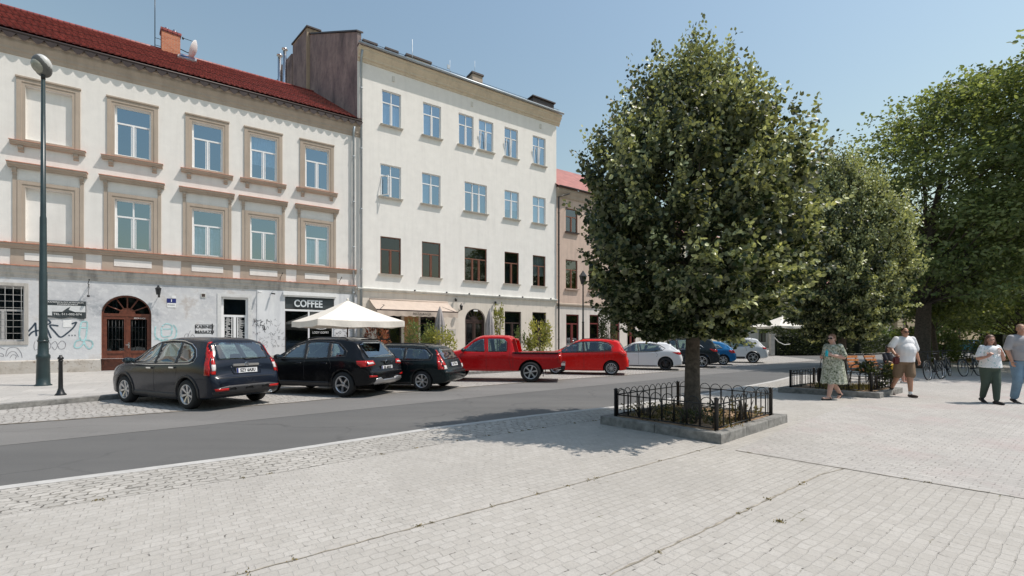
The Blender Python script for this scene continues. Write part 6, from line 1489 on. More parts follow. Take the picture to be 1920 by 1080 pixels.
# 2 black crossover
def koleos_extra(t, bv, sp):
    hit = bv.ray_cast(Vector((-9, 0, .95)), Vector((1, 0, 0)))[0]; m = MB()
    m.add([(hit.x-.03, 0, 1.03), (hit.x-.03, .055, .95), (hit.x-.03, 0, .87), (hit.x-.03, -.055, .95)], [(0, 1, 2, 3)]); m.tube([(hit.x-.035, 0, 1.035), (hit.x-.035, .058, .95), (hit.x-.035, 0, .865), (hit.x-.035, -.058, .95), (hit.x-.035, 0, 1.035)], .008, 5); m.build('badge', M['chrome'], t)
    m = MB(); m.tube([(hit.x-.03+.02, -.2, .985), (hit.x-.035, 0, .995), (hit.x-.03+.02, .2, .985)], .01, 6); m.build('tailgate_lip', M['black_plastic'], t)
    m = MB(); m.bevbox(-1.97, -.56, 1.595, -1.70, .56, 1.63, .012); m.build('roof_spoiler', sp['paint'], t)
sp2 = dict(cabin=(-1.75, .95), L=4.52, W=1.86, r=.355, axles=(-1.36, 1.33), paint=car_paint('black_car_paint', (.006, .0065, .008), .1, .16), rim=M['alloy'], spokes=5, rim_r=.66,
    top=[(-2.26, .62), (-2.24, .72), (-2.17, .78), (-2.15, .92), (-2.10, 1.02), (-1.98, 1.13), (-1.75, 1.40), (-1.60, 1.56), (-1.45, 1.60), (-.9, 1.645), (-.2, 1.655), (.3, 1.58), (.75, 1.37), (1.20, 1.10), (1.5, 1.05), (1.9, .98), (2.12, .86), (2.22, .70), (2.26, .55)],
    bot=[(-2.26, .44), (-2.1, .34), (-1.5, .28), (0, .25), (1.6, .26), (2.1, .30), (2.26, .40)],
    belt=[(-2.26, .58), (-2.1, .95), (-1.6, 1.08), (0, 1.02), (1.2, .98), (2.26, .6)],
    plan=[(-2.26, .72), (-2.18, .86), (-2.0, .94), (-1.4, 1.0), (1.2, 1.0), (1.8, .95), (2.1, .84), (2.26, .62)],
    roof=[(-2.26, .80), (-2.1, .82), (-1.95, .78), (-1.6, .70), (-1, .68), (.3, .68), (.8, .76), (1.25, .88), (2.26, .8)],
    glass=[[(.93, 1.07), (.60, 1.33), (.28, 1.49), (.12, 1.51), (.02, 1.06)], [(-.06, 1.06), (.02, 1.52), (-.35, 1.54), (-.72, 1.52), (-.82, 1.09)], [(-.92, 1.10), (-.82, 1.51), (-1.05, 1.48), (-1.32, 1.30), (-1.36, 1.16)]],
    trim_black=[[(1.0, 1.05), (.62, 1.35), (.3, 1.51), (-.35, 1.56), (-.85, 1.54), (-1.1, 1.5), (-1.42, 1.28), (-1.44, 1.14), (0, 1.04)]],
    cladding=[[(.9, .27), (-.9, .27), (-.88, .42), (.9, .42)]], archtrim=False,
    gaps=[[(.98, 1.02), (.98, .75), (.93, .44)], [(-.02, 1.02), (-.02, .44)], [(-.87, 1.07), (-.98, .9), (-.95, .78)]],
    handles=[(.16, .94), (-.76, .95)], handlemat=M['chrome'], mirror=(.86, 1.07), rails=(-1.3, .25), railmat=M['black_plastic'],
    lamps=[('tail_light', [(-1.80, 1.02), (-2.15, 1.02), (-2.17, .86), (-1.95, .85), (-1.83, .93)], 'tail'), ('headlight', [(1.7, .94), (2.15, .74), (2.18, .66), (1.9, .75)], 'tail_clear')],
    ends=[('rear_window', [(-.62, 1.10), (.62, 1.10), (.56, 1.47), (.4, 1.53), (-.4, 1.53), (-.56, 1.47)], 'B', 'glass_car', .004),
          ('tail_light', [(.50, .90), (.88, .86), (.88, 1.02), (.56, 1.02)], 'B', 'tail', .011), ('tail_light', [(-.50, .90), (-.88, .86), (-.88, 1.02), (-.56, 1.02)], 'B', 'tail', .011),
          ('tail_light_inner', [(.56, .93), (.80, .915), (.80, .965), (.60, .975)], 'B', 'tail_clear', .018), ('tail_light_inner', [(-.56, .93), (-.80, .915), (-.80, .965), (-.60, .975)], 'B', 'tail_clear', .018),
          ('reflector', [(.55, .56), (.80, .56), (.80, .62), (.56, .60)], 'B', 'tail', .014), ('reflector', [(-.55, .56), (-.80, .56), (-.80, .62), (-.56, .60)], 'B', 'tail', .014),
          ('skid_plate', [(-.66, .40), (-.52, .345), (.52, .345), (.66, .40), (.60, .52), (.40, .545), (.3, .48), (-.3, .48), (-.40, .545), (-.60, .52)], 'B', 'alloy', .018),
          ('tailgate_gap', strip([(-.74, 1.0), (-.70, .70), (.70, .70), (.74, 1.0)], .012), 'B', 'ink', .003), ('windscreen', [(-.62, 1.16), (.62, 1.16), (.56, 1.5), (-.56, 1.5)], 'F', 'glass_car', .004)],
    plate=(.80, 'KR 4M207'), plate_tilt=4, extra=koleos_extra)
car2 = make_car('parked_car', 'black crossover with chrome handles and pale skid plate, second car from the left', 'car', -4.71, 12.80, 19, sp2)

# 3 dark green estate
sp3 = dict(cabin=(-1.85, .85), L=4.55, W=1.78, r=.315, axles=(-1.42, 1.22), paint=car_paint('very_dark_green_car_paint', (.008, .015, .017), .2, .2), rim=M['alloy'], spokes=7, rim_r=.66,
    top=[(-2.28, .55), (-2.26, .63), (-2.18, .68), (-2.14, .80), (-2.08, .92), (-1.98, 1.05), (-1.82, 1.28), (-1.72, 1.36), (-1.5, 1.40), (-.8, 1.445), (-.1, 1.45), (.25, 1.39), (.7, 1.20), (1.15, .99), (1.5, .93), (1.9, .84), (2.12, .72), (2.22, .58), (2.26, .45)],
    bot=[(-2.28, .34), (-2.1, .25), (-1.5, .19), (0, .17), (1.6, .18), (2.1, .21), (2.26, .30)],
    belt=[(-2.28, .5), (-2.1, .85), (-1.6, .94), (0, .91), (1.2, .88), (2.26, .5)],
    plan=[(-2.28, .80), (-2.2, .90), (-2.0, .96), (-1.4, 1.0), (1.2, 1.0), (1.8, .95), (2.1, .84), (2.26, .62)],
    roof=[(-2.28, .82), (-2.1, .80), (-1.95, .74), (-1.6, .69), (-1, .68), (.3, .68), (.8, .76), (1.25, .88), (2.26, .8)],
    glass=[[(.88, .95), (.5, 1.22), (.2, 1.33), (.08, 1.345), (.0, .95)], [(-.07, .95), (.0, 1.35), (-.72, 1.34), (-.76, .965)], [(-.84, .97), (-.80, 1.335), (-1.45, 1.30), (-1.66, 1.12), (-1.66, .985)]],
    trim_black=[[(.95, .93), (.52, 1.25), (.22, 1.355), (-.75, 1.36), (-1.48, 1.325), (-1.72, 1.13), (-1.72, .965), (0, .93)]],
    gaps=[[(.95, .9), (.95, .65), (.9, .3)], [(-.03, .9), (-.03, .3)], [(-.80, .94), (-.95, .8), (-.92, .65)]],
    handles=[(.12, .84), (-.72, .86)], mirror=(.84, .95), rails=(-1.5, .2), railmat=M['black_plastic'], cladding=[[(.88, .19), (-1.02, .19), (-1.0, .28), (.88, .28)]],
    lamps=[('tail_light', [(-1.78, 1.33), (-1.88, 1.28), (-2.06, 1.02), (-2.16, .80), (-2.16, .68), (-1.98, .68), (-1.94, .84), (-1.90, .98)], 'tail'), ('headlight', [(1.7, .84), (2.15, .62), (2.16, .54), (1.9, .66)], 'tail_clear')],
    ends=[('rear_window', [(-.58, .98), (.58, .98), (.52, 1.26), (.4, 1.32), (-.4, 1.32), (-.52, 1.26)], 'B', 'glass_car', .004),
          ('tail_light', [(.64, .80), (.86, .80), (.84, .98), (.68, 1.28), (.60, 1.28), (.66, .98)], 'B', 'tail', .011), ('tail_light', [(-.64, .80), (-.86, .80), (-.84, .98), (-.68, 1.28), (-.60, 1.28), (-.66, .98)], 'B', 'tail', .011),
          ('reversing_light', [(.62, .68), (.84, .68), (.85, .80), (.63, .80)], 'B', 'tail_clear', .012), ('reversing_light', [(-.62, .68), (-.84, .68), (-.85, .80), (-.63, .80)], 'B', 'tail_clear', .012),
          ('bumper_strip', [(-.8, .56), (.8, .56), (.8, .60), (-.8, .60)], 'B', 'black_plastic', .012), ('windscreen', [(-.6, 1.04), (.6, 1.04), (.54, 1.33), (-.54, 1.33)], 'F', 'glass_car', .004)],
    plate=(.82, 'KR 9T614'), plate_tilt=16, extra=rear_wiper(0, .0, -.38, 1.0, 1.02))
car3 = make_car('parked_car', 'low black green estate car with tall slim tail lights, between black crossover and red pickup', 'car', -2.80, 14.30, 15, sp3)

# 5 red small people carrier
red = car_paint('bright_red_car_paint', (.62, .010, .008), .0, .2)
sp5 = dict(cabin=(-1.65, .95), L=4.08, W=1.75, r=.315, axles=(-1.30, 1.19), paint=red, rim=M['alloy'], spokes=12, rim_r=.70, sides=('L',),
    top=[(-2.04, .60), (-2.01, .72), (-1.96, .80), (-1.94, .95), (-1.86, 1.08), (-1.70, 1.36), (-1.58, 1.50), (-1.4, 1.55), (-.8, 1.60), (-.1, 1.60), (.25, 1.52), (.7, 1.32), (1.15, 1.08), (1.5, .99), (1.8, .88), (1.96, .72), (2.02, .55)],
    bot=[(-2.04, .34), (-1.9, .24), (-1.5, .20), (0, .18), (1.6, .19), (1.9, .22), (2.02, .32)],
    belt=[(-2.04, .55), (-1.9, .98), (-1.6, 1.06), (0, 1.00), (1.2, .93), (2.02, .5)],
    plan=[(-2.04, .74), (-1.96, .88), (-1.8, .95), (-1.3, 1.0), (1.1, 1.0), (1.6, .95), (1.9, .82), (2.02, .62)],
    roof=[(-2.04, .80), (-1.9, .80), (-1.7, .74), (-1.4, .70), (-1, .69), (.3, .69), (.8, .77), (1.2, .88), (2.02, .8)],
    glass=[[(1.10, 1.0), (.6, 1.32), (.2, 1.46), (.0, 1.49), (-.06, 1.04)], [(-.14, 1.045), (-.08, 1.495), (-.80, 1.49), (-1.15, 1.42), (-1.32, 1.28), (-1.30, 1.10)]],
    trim_black=[[(1.2, .98), (.6, 1.345), (.2, 1.485), (-.8, 1.51), (-1.18, 1.44), (-1.38, 1.29), (-1.36, 1.08), (0, 1.02)]],
    gaps=[[(.95, .95), (.95, .7), (.9, .3)], [(-.10, 1.0), (-.10, .3)], [(-1.0, 1.05), (-1.02, .72)], [(-.2, .98), (-1.75, 1.04)]], handles=[(.05, .90), (-.30, .92)], mirror=(.95, 1.0), rails=(-1.4, .1), railmat=M['black_plastic'],
    lamps=[('tail_light', [(-1.64, 1.02), (-1.94, .98), (-1.99, .84), (-1.80, .86)], 'tail'), ('headlight', [(1.5, .90), (1.92, .70), (1.9, .6), (1.65, .74)], 'tail_clear')],
    ends=[('rear_window', [(-.58, 1.08), (.58, 1.08), (.52, 1.42), (-.52, 1.42)], 'B', 'glass_car', .004), ('tail_light', [(.52, .86), (.82, .84), (.82, 1.0), (.58, 1.0)], 'B', 'tail', .011), ('tail_light', [(-.52, .86), (-.82, .84), (-.82, 1.0), (-.58, 1.0)], 'B', 'tail', .011),
          ('lower_bumper', [(-.7, .24), (.7, .24), (.78, .38), (-.78, .38)], 'B', 'black_plastic', .01), ('windscreen', [(-.62, 1.12), (.62, 1.12), (.56, 1.47), (-.56, 1.47)], 'F', 'glass_car', .004)],
    plate=(.62, 'KR 2W85'), extra=rear_wiper(0, 0, -.3, 1.1, 1.12))
car5 = make_car('parked_car', 'bright red compact people carrier just right of the red pickup', 'car', 4.42, 20.25, 15, sp5)

# 4 red pickup
def pickup_extra(t, bv, sp):
    # cargo bed opening, tailgate, roll bar, mud flaps, tow step
    m = MB(); m.box(-2.52, -.72, 1.095, -.86, .72, 1.10); m.build('bed_floor_cover', M['black_plastic'], t)
    m = MB()
    for s in (1, -1): m.bevbox(-2.56, s*.80-.07, 1.07, -.80, s*.80+.07, 1.125, .02)
    m.bevbox(-2.62, -.74, 1.07, -2.52, .74, 1.12, .015); m.build('bed_rail', M['black_plastic'], t)
    for s in (1, -1):
        m = MB(); m.prism([(-.86, 1.10), (-.80, 1.62), (-.90, 1.62), (-1.04, 1.10)], s*.66-.04, s*.66+.04, 'y'); m.build('sport_bar', sp['paint'], t)
        m = MB(); m.box(-1.98, s*.80-.11, .22, -1.96, s*.80+.11, .50); m.build('mud_flap', M['rubber'], t)
    m = MB(); m.tube([(-.87, -.66, 1.60), (-.87, .66, 1.60)], .04, 8); m.build('sport_bar', sp['paint'], t)
    m = MB(); m.bevbox(-2.78, -.82, .46, -2.62, .82, .68, .03); bp = m.build('rear_bumper', M['black_plastic'], t)
    m = MB(); m.bevbox(-2.79, -.84, .62, -2.63, -.5, .72, .02); m.bevbox(-2.79, .5, .62, -2.63, .84, .72, .02); m.build('bumper_corner', M['chrome'], bp)
    m = MB(); m.lathe([(.035, 0), (.035, .3)], 12, Matrix.Translation((-2.35, .45, .42)) @ Matrix.Rotation(R(-75), 4, 'Y')); m.build('exhaust_pipe', M['chrome'], t)
sp4 = dict(cabin=(-.72, 1.0), rear_seat=False, L=5.3, W=1.82, r=.385, axles=(-1.50, 1.58), paint=car_paint('deep_red_car_paint', (.46, .007, .009), .0, .2), rim=M['alloy'], spokes=6, rim_r=.66, archgap=.07,
    top=[(-2.64, 1.04), (-2.62, 1.09), (-2.5, 1.10), (-1.6, 1.10), (-.90, 1.10), (-.86, 1.14), (-.82, 1.45), (-.76, 1.66), (-.6, 1.725), (-.2, 1.75), (.35, 1.74), (.62, 1.66), (.95, 1.42), (1.25, 1.20), (1.5, 1.14), (2.0, 1.09), (2.35, 1.0), (2.55, .82), (2.62, .62)],
    bot=[(-2.64, .56), (-2.3, .50), (-1.5, .42), (0, .40), (1.6, .40), (2.3, .40), (2.62, .45)],
    belt=[(-2.64, 1.02), (-1, 1.04), (-.7, 1.10), (0, 1.10), (1.2, 1.08), (2.2, 1.0), (2.62, .7)],
    plan=[(-2.64, .95), (-2.5, .965), (-1.5, .975), (-.9, .975), (1.2, 1.0), (2.0, .96), (2.4, .85), (2.62, .62)],
    roof=[(-2.64, .94), (-.92, .94), (-.84, .80), (-.7, .74), (.3, .72), (.9, .78), (1.3, .9), (2.62, .8)],
    glass=[[(1.08, 1.15), (.72, 1.46), (.42, 1.61), (.30, 1.62), (.25, 1.13)], [(.10, 1.13), (.14, 1.63), (-.48, 1.62), (-.58, 1.52), (-.60, 1.14)]],
    gaps=[[(1.18, 1.1), (1.15, .8), (1.05, .45)], [(.18, 1.7), (.18, .45)], [(-.70, 1.6), (-.72, 1.15), (-.68, .85), (-.78, .5)], [(-.84, 1.1), (-.84, .45)], [(1.05, .45), (-.84, .45)]], handles=[(.36, 1.0), (-.50, 1.01)], mirror=(1.02, 1.16), mirrormat=M['black_plastic'],
    lamps=[('tail_light', [(-2.50, 1.02), (-2.63, 1.02), (-2.63, .72), (-2.52, .72)], 'tail'), ('headlight', [(2.0, .98), (2.5, .82), (2.52, .7), (2.2, .76)], 'tail_clear')],
    ends=[('tail_light', [(.74, .72), (.85, .72), (.85, 1.02), (.74, 1.02)], 'B', 'tail', .011), ('tail_light', [(-.74, .72), (-.85, .72), (-.85, 1.02), (-.74, 1.02)], 'B', 'tail', .011), ('tailgate_gap', strip([(-.73, 1.08), (-.73, .66), (.73, .66), (.73, 1.08)], .012), 'B', 'ink', .003),
          ('windscreen', [(-.66, 1.24), (.66, 1.24), (.6, 1.63), (-.6, 1.63)], 'F', 'glass_car', .004)],
    cladding=[], extra=pickup_extra)
car4 = make_car('pickup_truck', 'red double cab pickup with open cargo bed, in the middle of the row', 'pickup', .70, 17.08, 7, sp4)

def scaled(base, **kw):
    s = dict(base); s.update(kw); return s
# 6 white hatchback
sp6 = dict(cabin=(-1.7, .85), L=4.40, W=1.80, r=.335, axles=(-1.36, 1.32), paint=car_paint('white_car_paint', (.66, .67, .68), 0, .25), rim=M['alloy_dark'], spokes=5, rimstyle=1, rim_r=.74,
    top=[(-2.19, .58), (-2.16, .70), (-2.10, .80), (-2.06, .95), (-1.92, 1.06), (-1.66, 1.26), (-1.5, 1.36), (-1.2, 1.41), (-.6, 1.455), (-.1, 1.455), (.25, 1.39), (.75, 1.16), (1.15, .97), (1.5, .92), (1.9, .82), (2.1, .68), (2.2, .5)],
    bot=[(-2.19, .36), (-2.0, .25), (-1.5, .18), (0, .16), (1.6, .17), (2.0, .20), (2.2, .30)], belt=[(-2.19, .5), (-2.0, .92), (-1.5, 1.0), (0, .93), (1.2, .87), (2.2, .45)],
    plan=[(-2.19, .76), (-2.1, .89), (-1.9, .96), (-1.3, 1.0), (1.1, 1.0), (1.7, .95), (2.0, .83), (2.2, .6)], roof=[(-2.19, .8), (-2.0, .80), (-1.7, .72), (-1.3, .67), (.3, .67), (.8, .76), (1.2, .88), (2.2, .8)],
    glass=[[(.90, .93), (.55, 1.18), (.2, 1.33), (.06, 1.345), (.0, .95)], [(-.07, .95), (.0, 1.35), (-.6, 1.35), (-1.02, 1.27), (-1.2, 1.05), (-.85, .98)]],
    trim_black=[[(1.0, .91), (.58, 1.21), (.22, 1.36), (-.6, 1.37), (-1.05, 1.3), (-1.35, 1.12), (-1.2, 1.02), (-.85, .96), (0, .92)]], chrome_line=[],
    gaps=[[(.95, .88), (.95, .65), (.9, .3)], [(-.03, .92), (-.03, .3)], [(-.85, .96), (-.98, .8), (-.92, .68)]], handles=[(.12, .83), (-.72, .87)], mirror=(.88, .93), cladding=[[(.88, .17), (-.95, .17), (-.95, .25), (.88, .25)]],
    lamps=[('tail_light', [(-1.68, .93), (-2.10, .95), (-2.13, .80), (-1.95, .82)], 'tail'), ('headlight', [(1.7, .80), (2.12, .62), (2.1, .54), (1.85, .64)], 'tail_clear')],
    ends=[('rear_window', [(-.58, 1.06), (.58, 1.06), (.5, 1.30), (-.5, 1.30)], 'B', 'glass_car', .004), ('tail_light', [(-.8, .82), (.8, .82), (.82, .93), (-.82, .93)], 'B', 'tail', .011), ('lower_bumper', [(-.65, .28), (.65, .28), (.75, .48), (-.75, .48)], 'B', 'black_plastic', .01), ('windscreen', [(-.6, 1.0), (.6, 1.0), (.54, 1.33), (-.54, 1.33)], 'F', 'glass_car', .004)],
    plate=(.62, 'KR 5C31'))
car6 = make_car('parked_car', 'white hatchback with black wheels partly under the linden crown', 'car', 7.86, 23.30, 20, sp6)
# 7 dark suv, 8 blue small car, 9 white suv, 10 dark low car between
sp7 = scaled(sp1, paint=car_paint('dark_grey_green_car_paint', (.014, .02, .024), .1, .22), rim=M['alloy'], spokes=5, rimstyle=1, rim_r=.74, chrome_line=[[(-1.45, 1.12), (-1.22, 1.30), (-1.12, 1.46), (-1.1, 1.52)], [(1.0, 1.0), (0, 1.01), (-1.3, 1.07)]], archtrim=True, r=.36,
    glass=[[(.95, 1.05), (.52, 1.40), (.18, 1.515), (.07, 1.53), (-.02, 1.04)], [(-.10, 1.045), (-.02, 1.535), (-.45, 1.56), (-.85, 1.54), (-1.05, 1.4), (-1.18, 1.09)]],
    trim_black=[[(1.02, 1.03), (.55, 1.42), (.2, 1.54), (-.4, 1.58), (-.9, 1.56), (-1.1, 1.43), (-1.28, 1.08), (0, 1.02)]],
    lamps=[('tail_light', [(-1.75, 1.06), (-2.12, 1.02), (-2.14, .90), (-1.95, .90)], 'tail'), ('headlight', [(1.75, .92), (2.2, .70), (2.22, .62), (1.95, .72)], 'tail_clear')],
    ends=[e for e in sp1['ends'] if e[0] in ('rear_window', 'lower_bumper', 'windscreen')]+[('tail_light', [(.4, .92), (.88, .90), (.88, 1.02), (.5, 1.0)], 'B', 'tail', .011), ('tail_light', [(-.4, .92), (-.88, .90), (-.88, 1.02), (-.5, 1.0)], 'B', 'tail', .011)], extra=None, plate=(.78, 'KR 7H40'))
car7 = make_car('parked_car', 'dark grey off-road car half hidden behind the near linden trunk', 'car', 10.62, 25.45, 23, sp7)
sp8 = scaled(sp5, cabin=(-1.3, .75), paint=car_paint('bright_blue_car_paint', (.012, .14, .34), .1, .2), L=3.9, W=1.68, r=.31, spokes=7, rails=None, rim=M['alloy'],
    top=[(-1.94, .62), (-1.91, .72), (-1.86, .80), (-1.82, .92), (-1.70, 1.02), (-1.45, 1.22), (-1.15, 1.36), (-.8, 1.43), (-.3, 1.455), (.1, 1.43), (.45, 1.30), (.85, 1.10), (1.15, .96), (1.5, .90), (1.75, .80), (1.86, .68), (1.92, .5)],
    bot=[(-1.94, .34), (-1.8, .24), (-1.4, .20), (0, .18), (1.4, .19), (1.8, .22), (1.92, .32)], belt=[(-1.94, .55), (-1.7, .90), (-1.4, .95), (0, .90), (1.2, .85), (1.92, .5)],
    plan=[(-1.94, .72), (-1.86, .88), (-1.7, .95), (-1.2, 1.0), (1.0, 1.0), (1.5, .95), (1.8, .82), (1.92, .62)], roof=[(-1.94, .80), (-1.7, .80), (-1.4, .72), (-1, .68), (.2, .68), (.7, .77), (1.1, .88), (1.92, .8)], axles=(-1.22, 1.18),
    glass=[[(.80, .93), (.45, 1.2), (.1, 1.34), (.0, 1.35), (-.05, .93)], [(-.12, .93), (-.06, 1.36), (-.6, 1.34), (-.95, 1.24), (-1.2, 1.02)]], trim_black=[],
    gaps=[[(.9, .88), (.85, .3)], [(-.09, .9), (-.09, .3)], [(-.9, .95), (-.85, .62)]], handles=[(.05, .80)], mirror=(.8, .92),
    lamps=[('tail_light', [(-1.52, .93), (-1.84, .90), (-1.88, .74), (-1.66, .74), (-1.55, .82)], 'tail'), ('headlight', [(1.4, .84), (1.82, .66), (1.8, .58), (1.5, .7)], 'tail_clear')],
    ends=[('rear_window', [(-.5, 1.02), (.5, 1.02), (.44, 1.26), (-.44, 1.26)], 'B', 'glass_car', .004), ('tail_light', [(.58, .74), (.80, .74), (.80, .92), (.60, .92)], 'B', 'tail', .011), ('tail_light', [(-.58, .74), (-.80, .74), (-.80, .92), (-.60, .92)], 'B', 'tail', .011), ('windscreen', [(-.58, 1.0), (.58, 1.0), (.5, 1.3), (-.5, 1.3)], 'F', 'glass_car', .004)],
    extra=None, plate=(.6, 'KR 1B77'), z=-.092)
car8 = make_car('parked_car', 'small bright blue car just right of the near linden trunk', 'car', 12.95, 27.9, 24, sp8)
sp9 = scaled(sp2, paint=MC.get('white_car_paint'), rim=M['alloy'], spokes=5, rimstyle=1, rim_r=.74, L=4.66, archtrim=False, r=.375, handlemat=MC['white_car_paint'], chrome_line=[[(.95, 1.03), (0, 1.04), (-1.35, 1.12)]],
    lamps=[('tail_light', [(-1.88, 1.05), (-2.12, 1.05), (-2.15, .93), (-1.95, .93)], 'tail'), ('headlight', [(1.7, .94), (2.15, .74), (2.18, .66), (1.9, .75)], 'tail_clear')],
    ends=[e for e in sp2['ends'] if e[0] in ('rear_window', 'windscreen', 'tailgate_gap')]+[('tail_light', [(.5, .93), (.86, .93), (.86, 1.04), (.54, 1.04)], 'B', 'tail', .011), ('tail_light', [(-.5, .93), (-.86, .93), (-.86, 1.04), (-.54, 1.04)], 'B', 'tail', .011)], extra=None, railmat=M['alloy'], plate=(.62, 'KR 8Q52'))
car9 = make_car('parked_car', 'white off-road car with dark windows at the far right end of the row', 'car', 16.0, 30.2, 26, sp9)
sp10 = scaled(sp6, paint=car_paint('pale_teal_car_paint', (.08, .26, .30), .1, .2))
car10 = make_car('parked_car', 'distant pale turquoise car seen under the trees on the right', 'car', 55, 53, 10, sp10)
# ================================================================== people
def cap(m, a, ra, b, rb, n=12):
    a, b = Vector(a), Vector(b); m.tube([a, b], [ra, rb], n); m.ell(a, ra, ra, ra, n, None, 7); m.ell(b, rb, rb, rb, n, None, 7)
def chain(m, pts):
    for (a, ra), (b, rb) in zip(pts, pts[1:]): cap(m, a, ra, b, rb)
def skin_of(m, name, mat, parent, vox=.009, smooth=6, **kw):
    o = m.build(name, mat, parent, **kw); o.data.materials.clear()
    md = o.modifiers.new('r', 'REMESH'); md.mode = 'VOXEL'; md.voxel_size = vox; md.use_smooth_shade = True
    s = o.modifiers.new('s', 'SMOOTH'); s.factor = .5; s.iterations = smooth
    baked(o); o.data.materials.clear(); o.data.materials.append(mat); return o
def hand(m, w_, d, palm_n, curl=.4, thumb=1):
    """w_: wrist, d: direction towards the fingers, palm_n: where the palm faces"""
    w_, d, n_ = Vector(w_), Vector(d).normalized(), Vector(palm_n).normalized(); n_ = (n_-d*n_.dot(d)).normalized(); s = d.cross(n_)
    for k in (-.028, -.009, .010, .029): cap(m, w_+d*.02+s*k*.7, .015, w_+d*.085+s*k, .0125, 8)
    for k, L_ in ((-.030, .066), (-.010, .078), (.010, .072), (.029, .056)):
        p = w_+d*.088+s*k; d1 = (d*math.cos(curl)+n_*math.sin(curl)); q_ = p+d1*L_*.5; d2 = (d*math.cos(curl*2.4)+n_*math.sin(curl*2.4)); cap(m, p, .0095, q_, .009, 8); cap(m, q_, .009, q_+d2*L_*.5, .0078, 8)
    tb = w_+d*.03-s*.030*thumb; t1 = tb+(d*.6-s*.75*thumb+n_*.35).normalized()*.038; cap(m, tb, .013, t1, .011, 8); cap(m, t1, .011, t1+(d*.8-s*.25*thumb+n_*.45).normalized()*.032, .009, 8)
def head(m, c, f, sc=1.0, chub=1.0):
    """head centred at c looking along f (unit, horizontal-ish)"""
    c = Vector(c); f = Vector(f).normalized(); r_ = f.cross(Vector((0, 0, 1))).normalized(); u = r_.cross(f)
    mt = Matrix((r_, f, u)).transposed(); P = lambda x, y, z: c+mt @ Vector((x, y, z))*sc
    m.ell(P(0, -.012, .028), .074*sc, .093*sc, .088*sc, 18, mt.to_4x4(), 12)
    m.ell(P(0, .020, -.03), .060*chub*sc, .070*sc, .080*sc, 16, mt.to_4x4(), 10)
    m.ell(P(0, .055, -.085), .030*chub*sc, .028*sc, .024*sc, 12, mt.to_4x4(), 8)
    cap(m, P(0, .086, .012), .009*sc, P(0, .104, -.024), .013*sc, 8)
    for s in (1, -1):
        m.ell(P(s*.072, -.008, -.002), .012*sc, .02*sc, .030*sc, 10, mt.to_4x4(), 8); m.ell(P(s*.017, .094, -.028), .009*sc, .009*sc, .007*sc, 8, None, 6)
        cap(m, P(s*.014, .086, .028), .010*sc, P(s*.045, .076, .028), .009*sc, 8); m.ell(P(s*.036, .060, -.028), .022*chub*sc, .018*sc, .020*sc, 10, mt.to_4x4(), 8)
    cap(m, P(-.020, .080, -.056), .009*sc, P(.020, .080, -.056), .009*sc, 8)
    return P, mt
def face(t, P, mt, glasses=None, lip=(.34, .12, .10), eyes=True, par=None):
    par = par or t
    if eyes:
        m = MB()
        for s in (1, -1): m.ell(P(s*.031, .082, .012), .013, .008, .008, 10, mt.to_4x4(), 8)
        m.build('eyes', plain('eye_white', (.55, .53, .5), .3, .05), par)
        m = MB()
        for s in (1, -1): m.ell(P(s*.031, .0895, .012), .006, .003, .006, 8, mt.to_4x4(), 6); cap(m, P(s*.016, .0925, .033), .0035, P(s*.046, .083, .034), .003, 6)
        m.build('eyebrows', plain('brow_dark', (.05, .03, .02), .8, .1), par)
    m = MB(); cap(m, P(-.021, .0875, -.056), .0045, P(.021, .0875, -.056), .0045, 8); m.build('lips', plain('lips', lip, .5, .1), par)
    if glasses:
        m = MB()
        for s in (1, -1): m.ell(P(s*.034, .098, .010), .030, .007, .021, 14, mt.to_4x4(), 10); cap(m, P(s*.062, .09, .016), .004, P(s*.078, -.01, .014), .003, 6)
        cap(m, P(-.01, .102, .014), .004, P(.01, .102, .014), .004, 6); m.build('sunglasses', plain('sunglass_black', glasses, .08, .05, 5, 0), par)
skinm = {}
def skin(name, col): return plain(name, col, .5, .08, 18, .12, 120, Subsurface_Weight=.12)
def fabric(name, col, var=.1): return plain(name, col, .9, var, 5, .35, 150)
def shoe(m, ankle, toe_dir, L_=.25, flat=True, pitch=0):
    a = Vector(ankle); d = Vector(toe_dir).normalized(); sole = a.z-.075
    h = Vector((a.x, a.y, 0))-d*.05
    z0 = Vector((0, 0, a.z-.05))
    up = Vector((0, 0, 1)); dp = (d*math.cos(pitch)-up*math.sin(pitch))
    base = Vector((a.x, a.y, a.z-.048))-d*.05
    cap(m, base, .040, base+dp*.10, .042, 12); cap(m, base+dp*.08, .042, base+dp*(L_-.03), .034, 12)
    cap(m, a, .042, base+dp*.02, .042, 12)

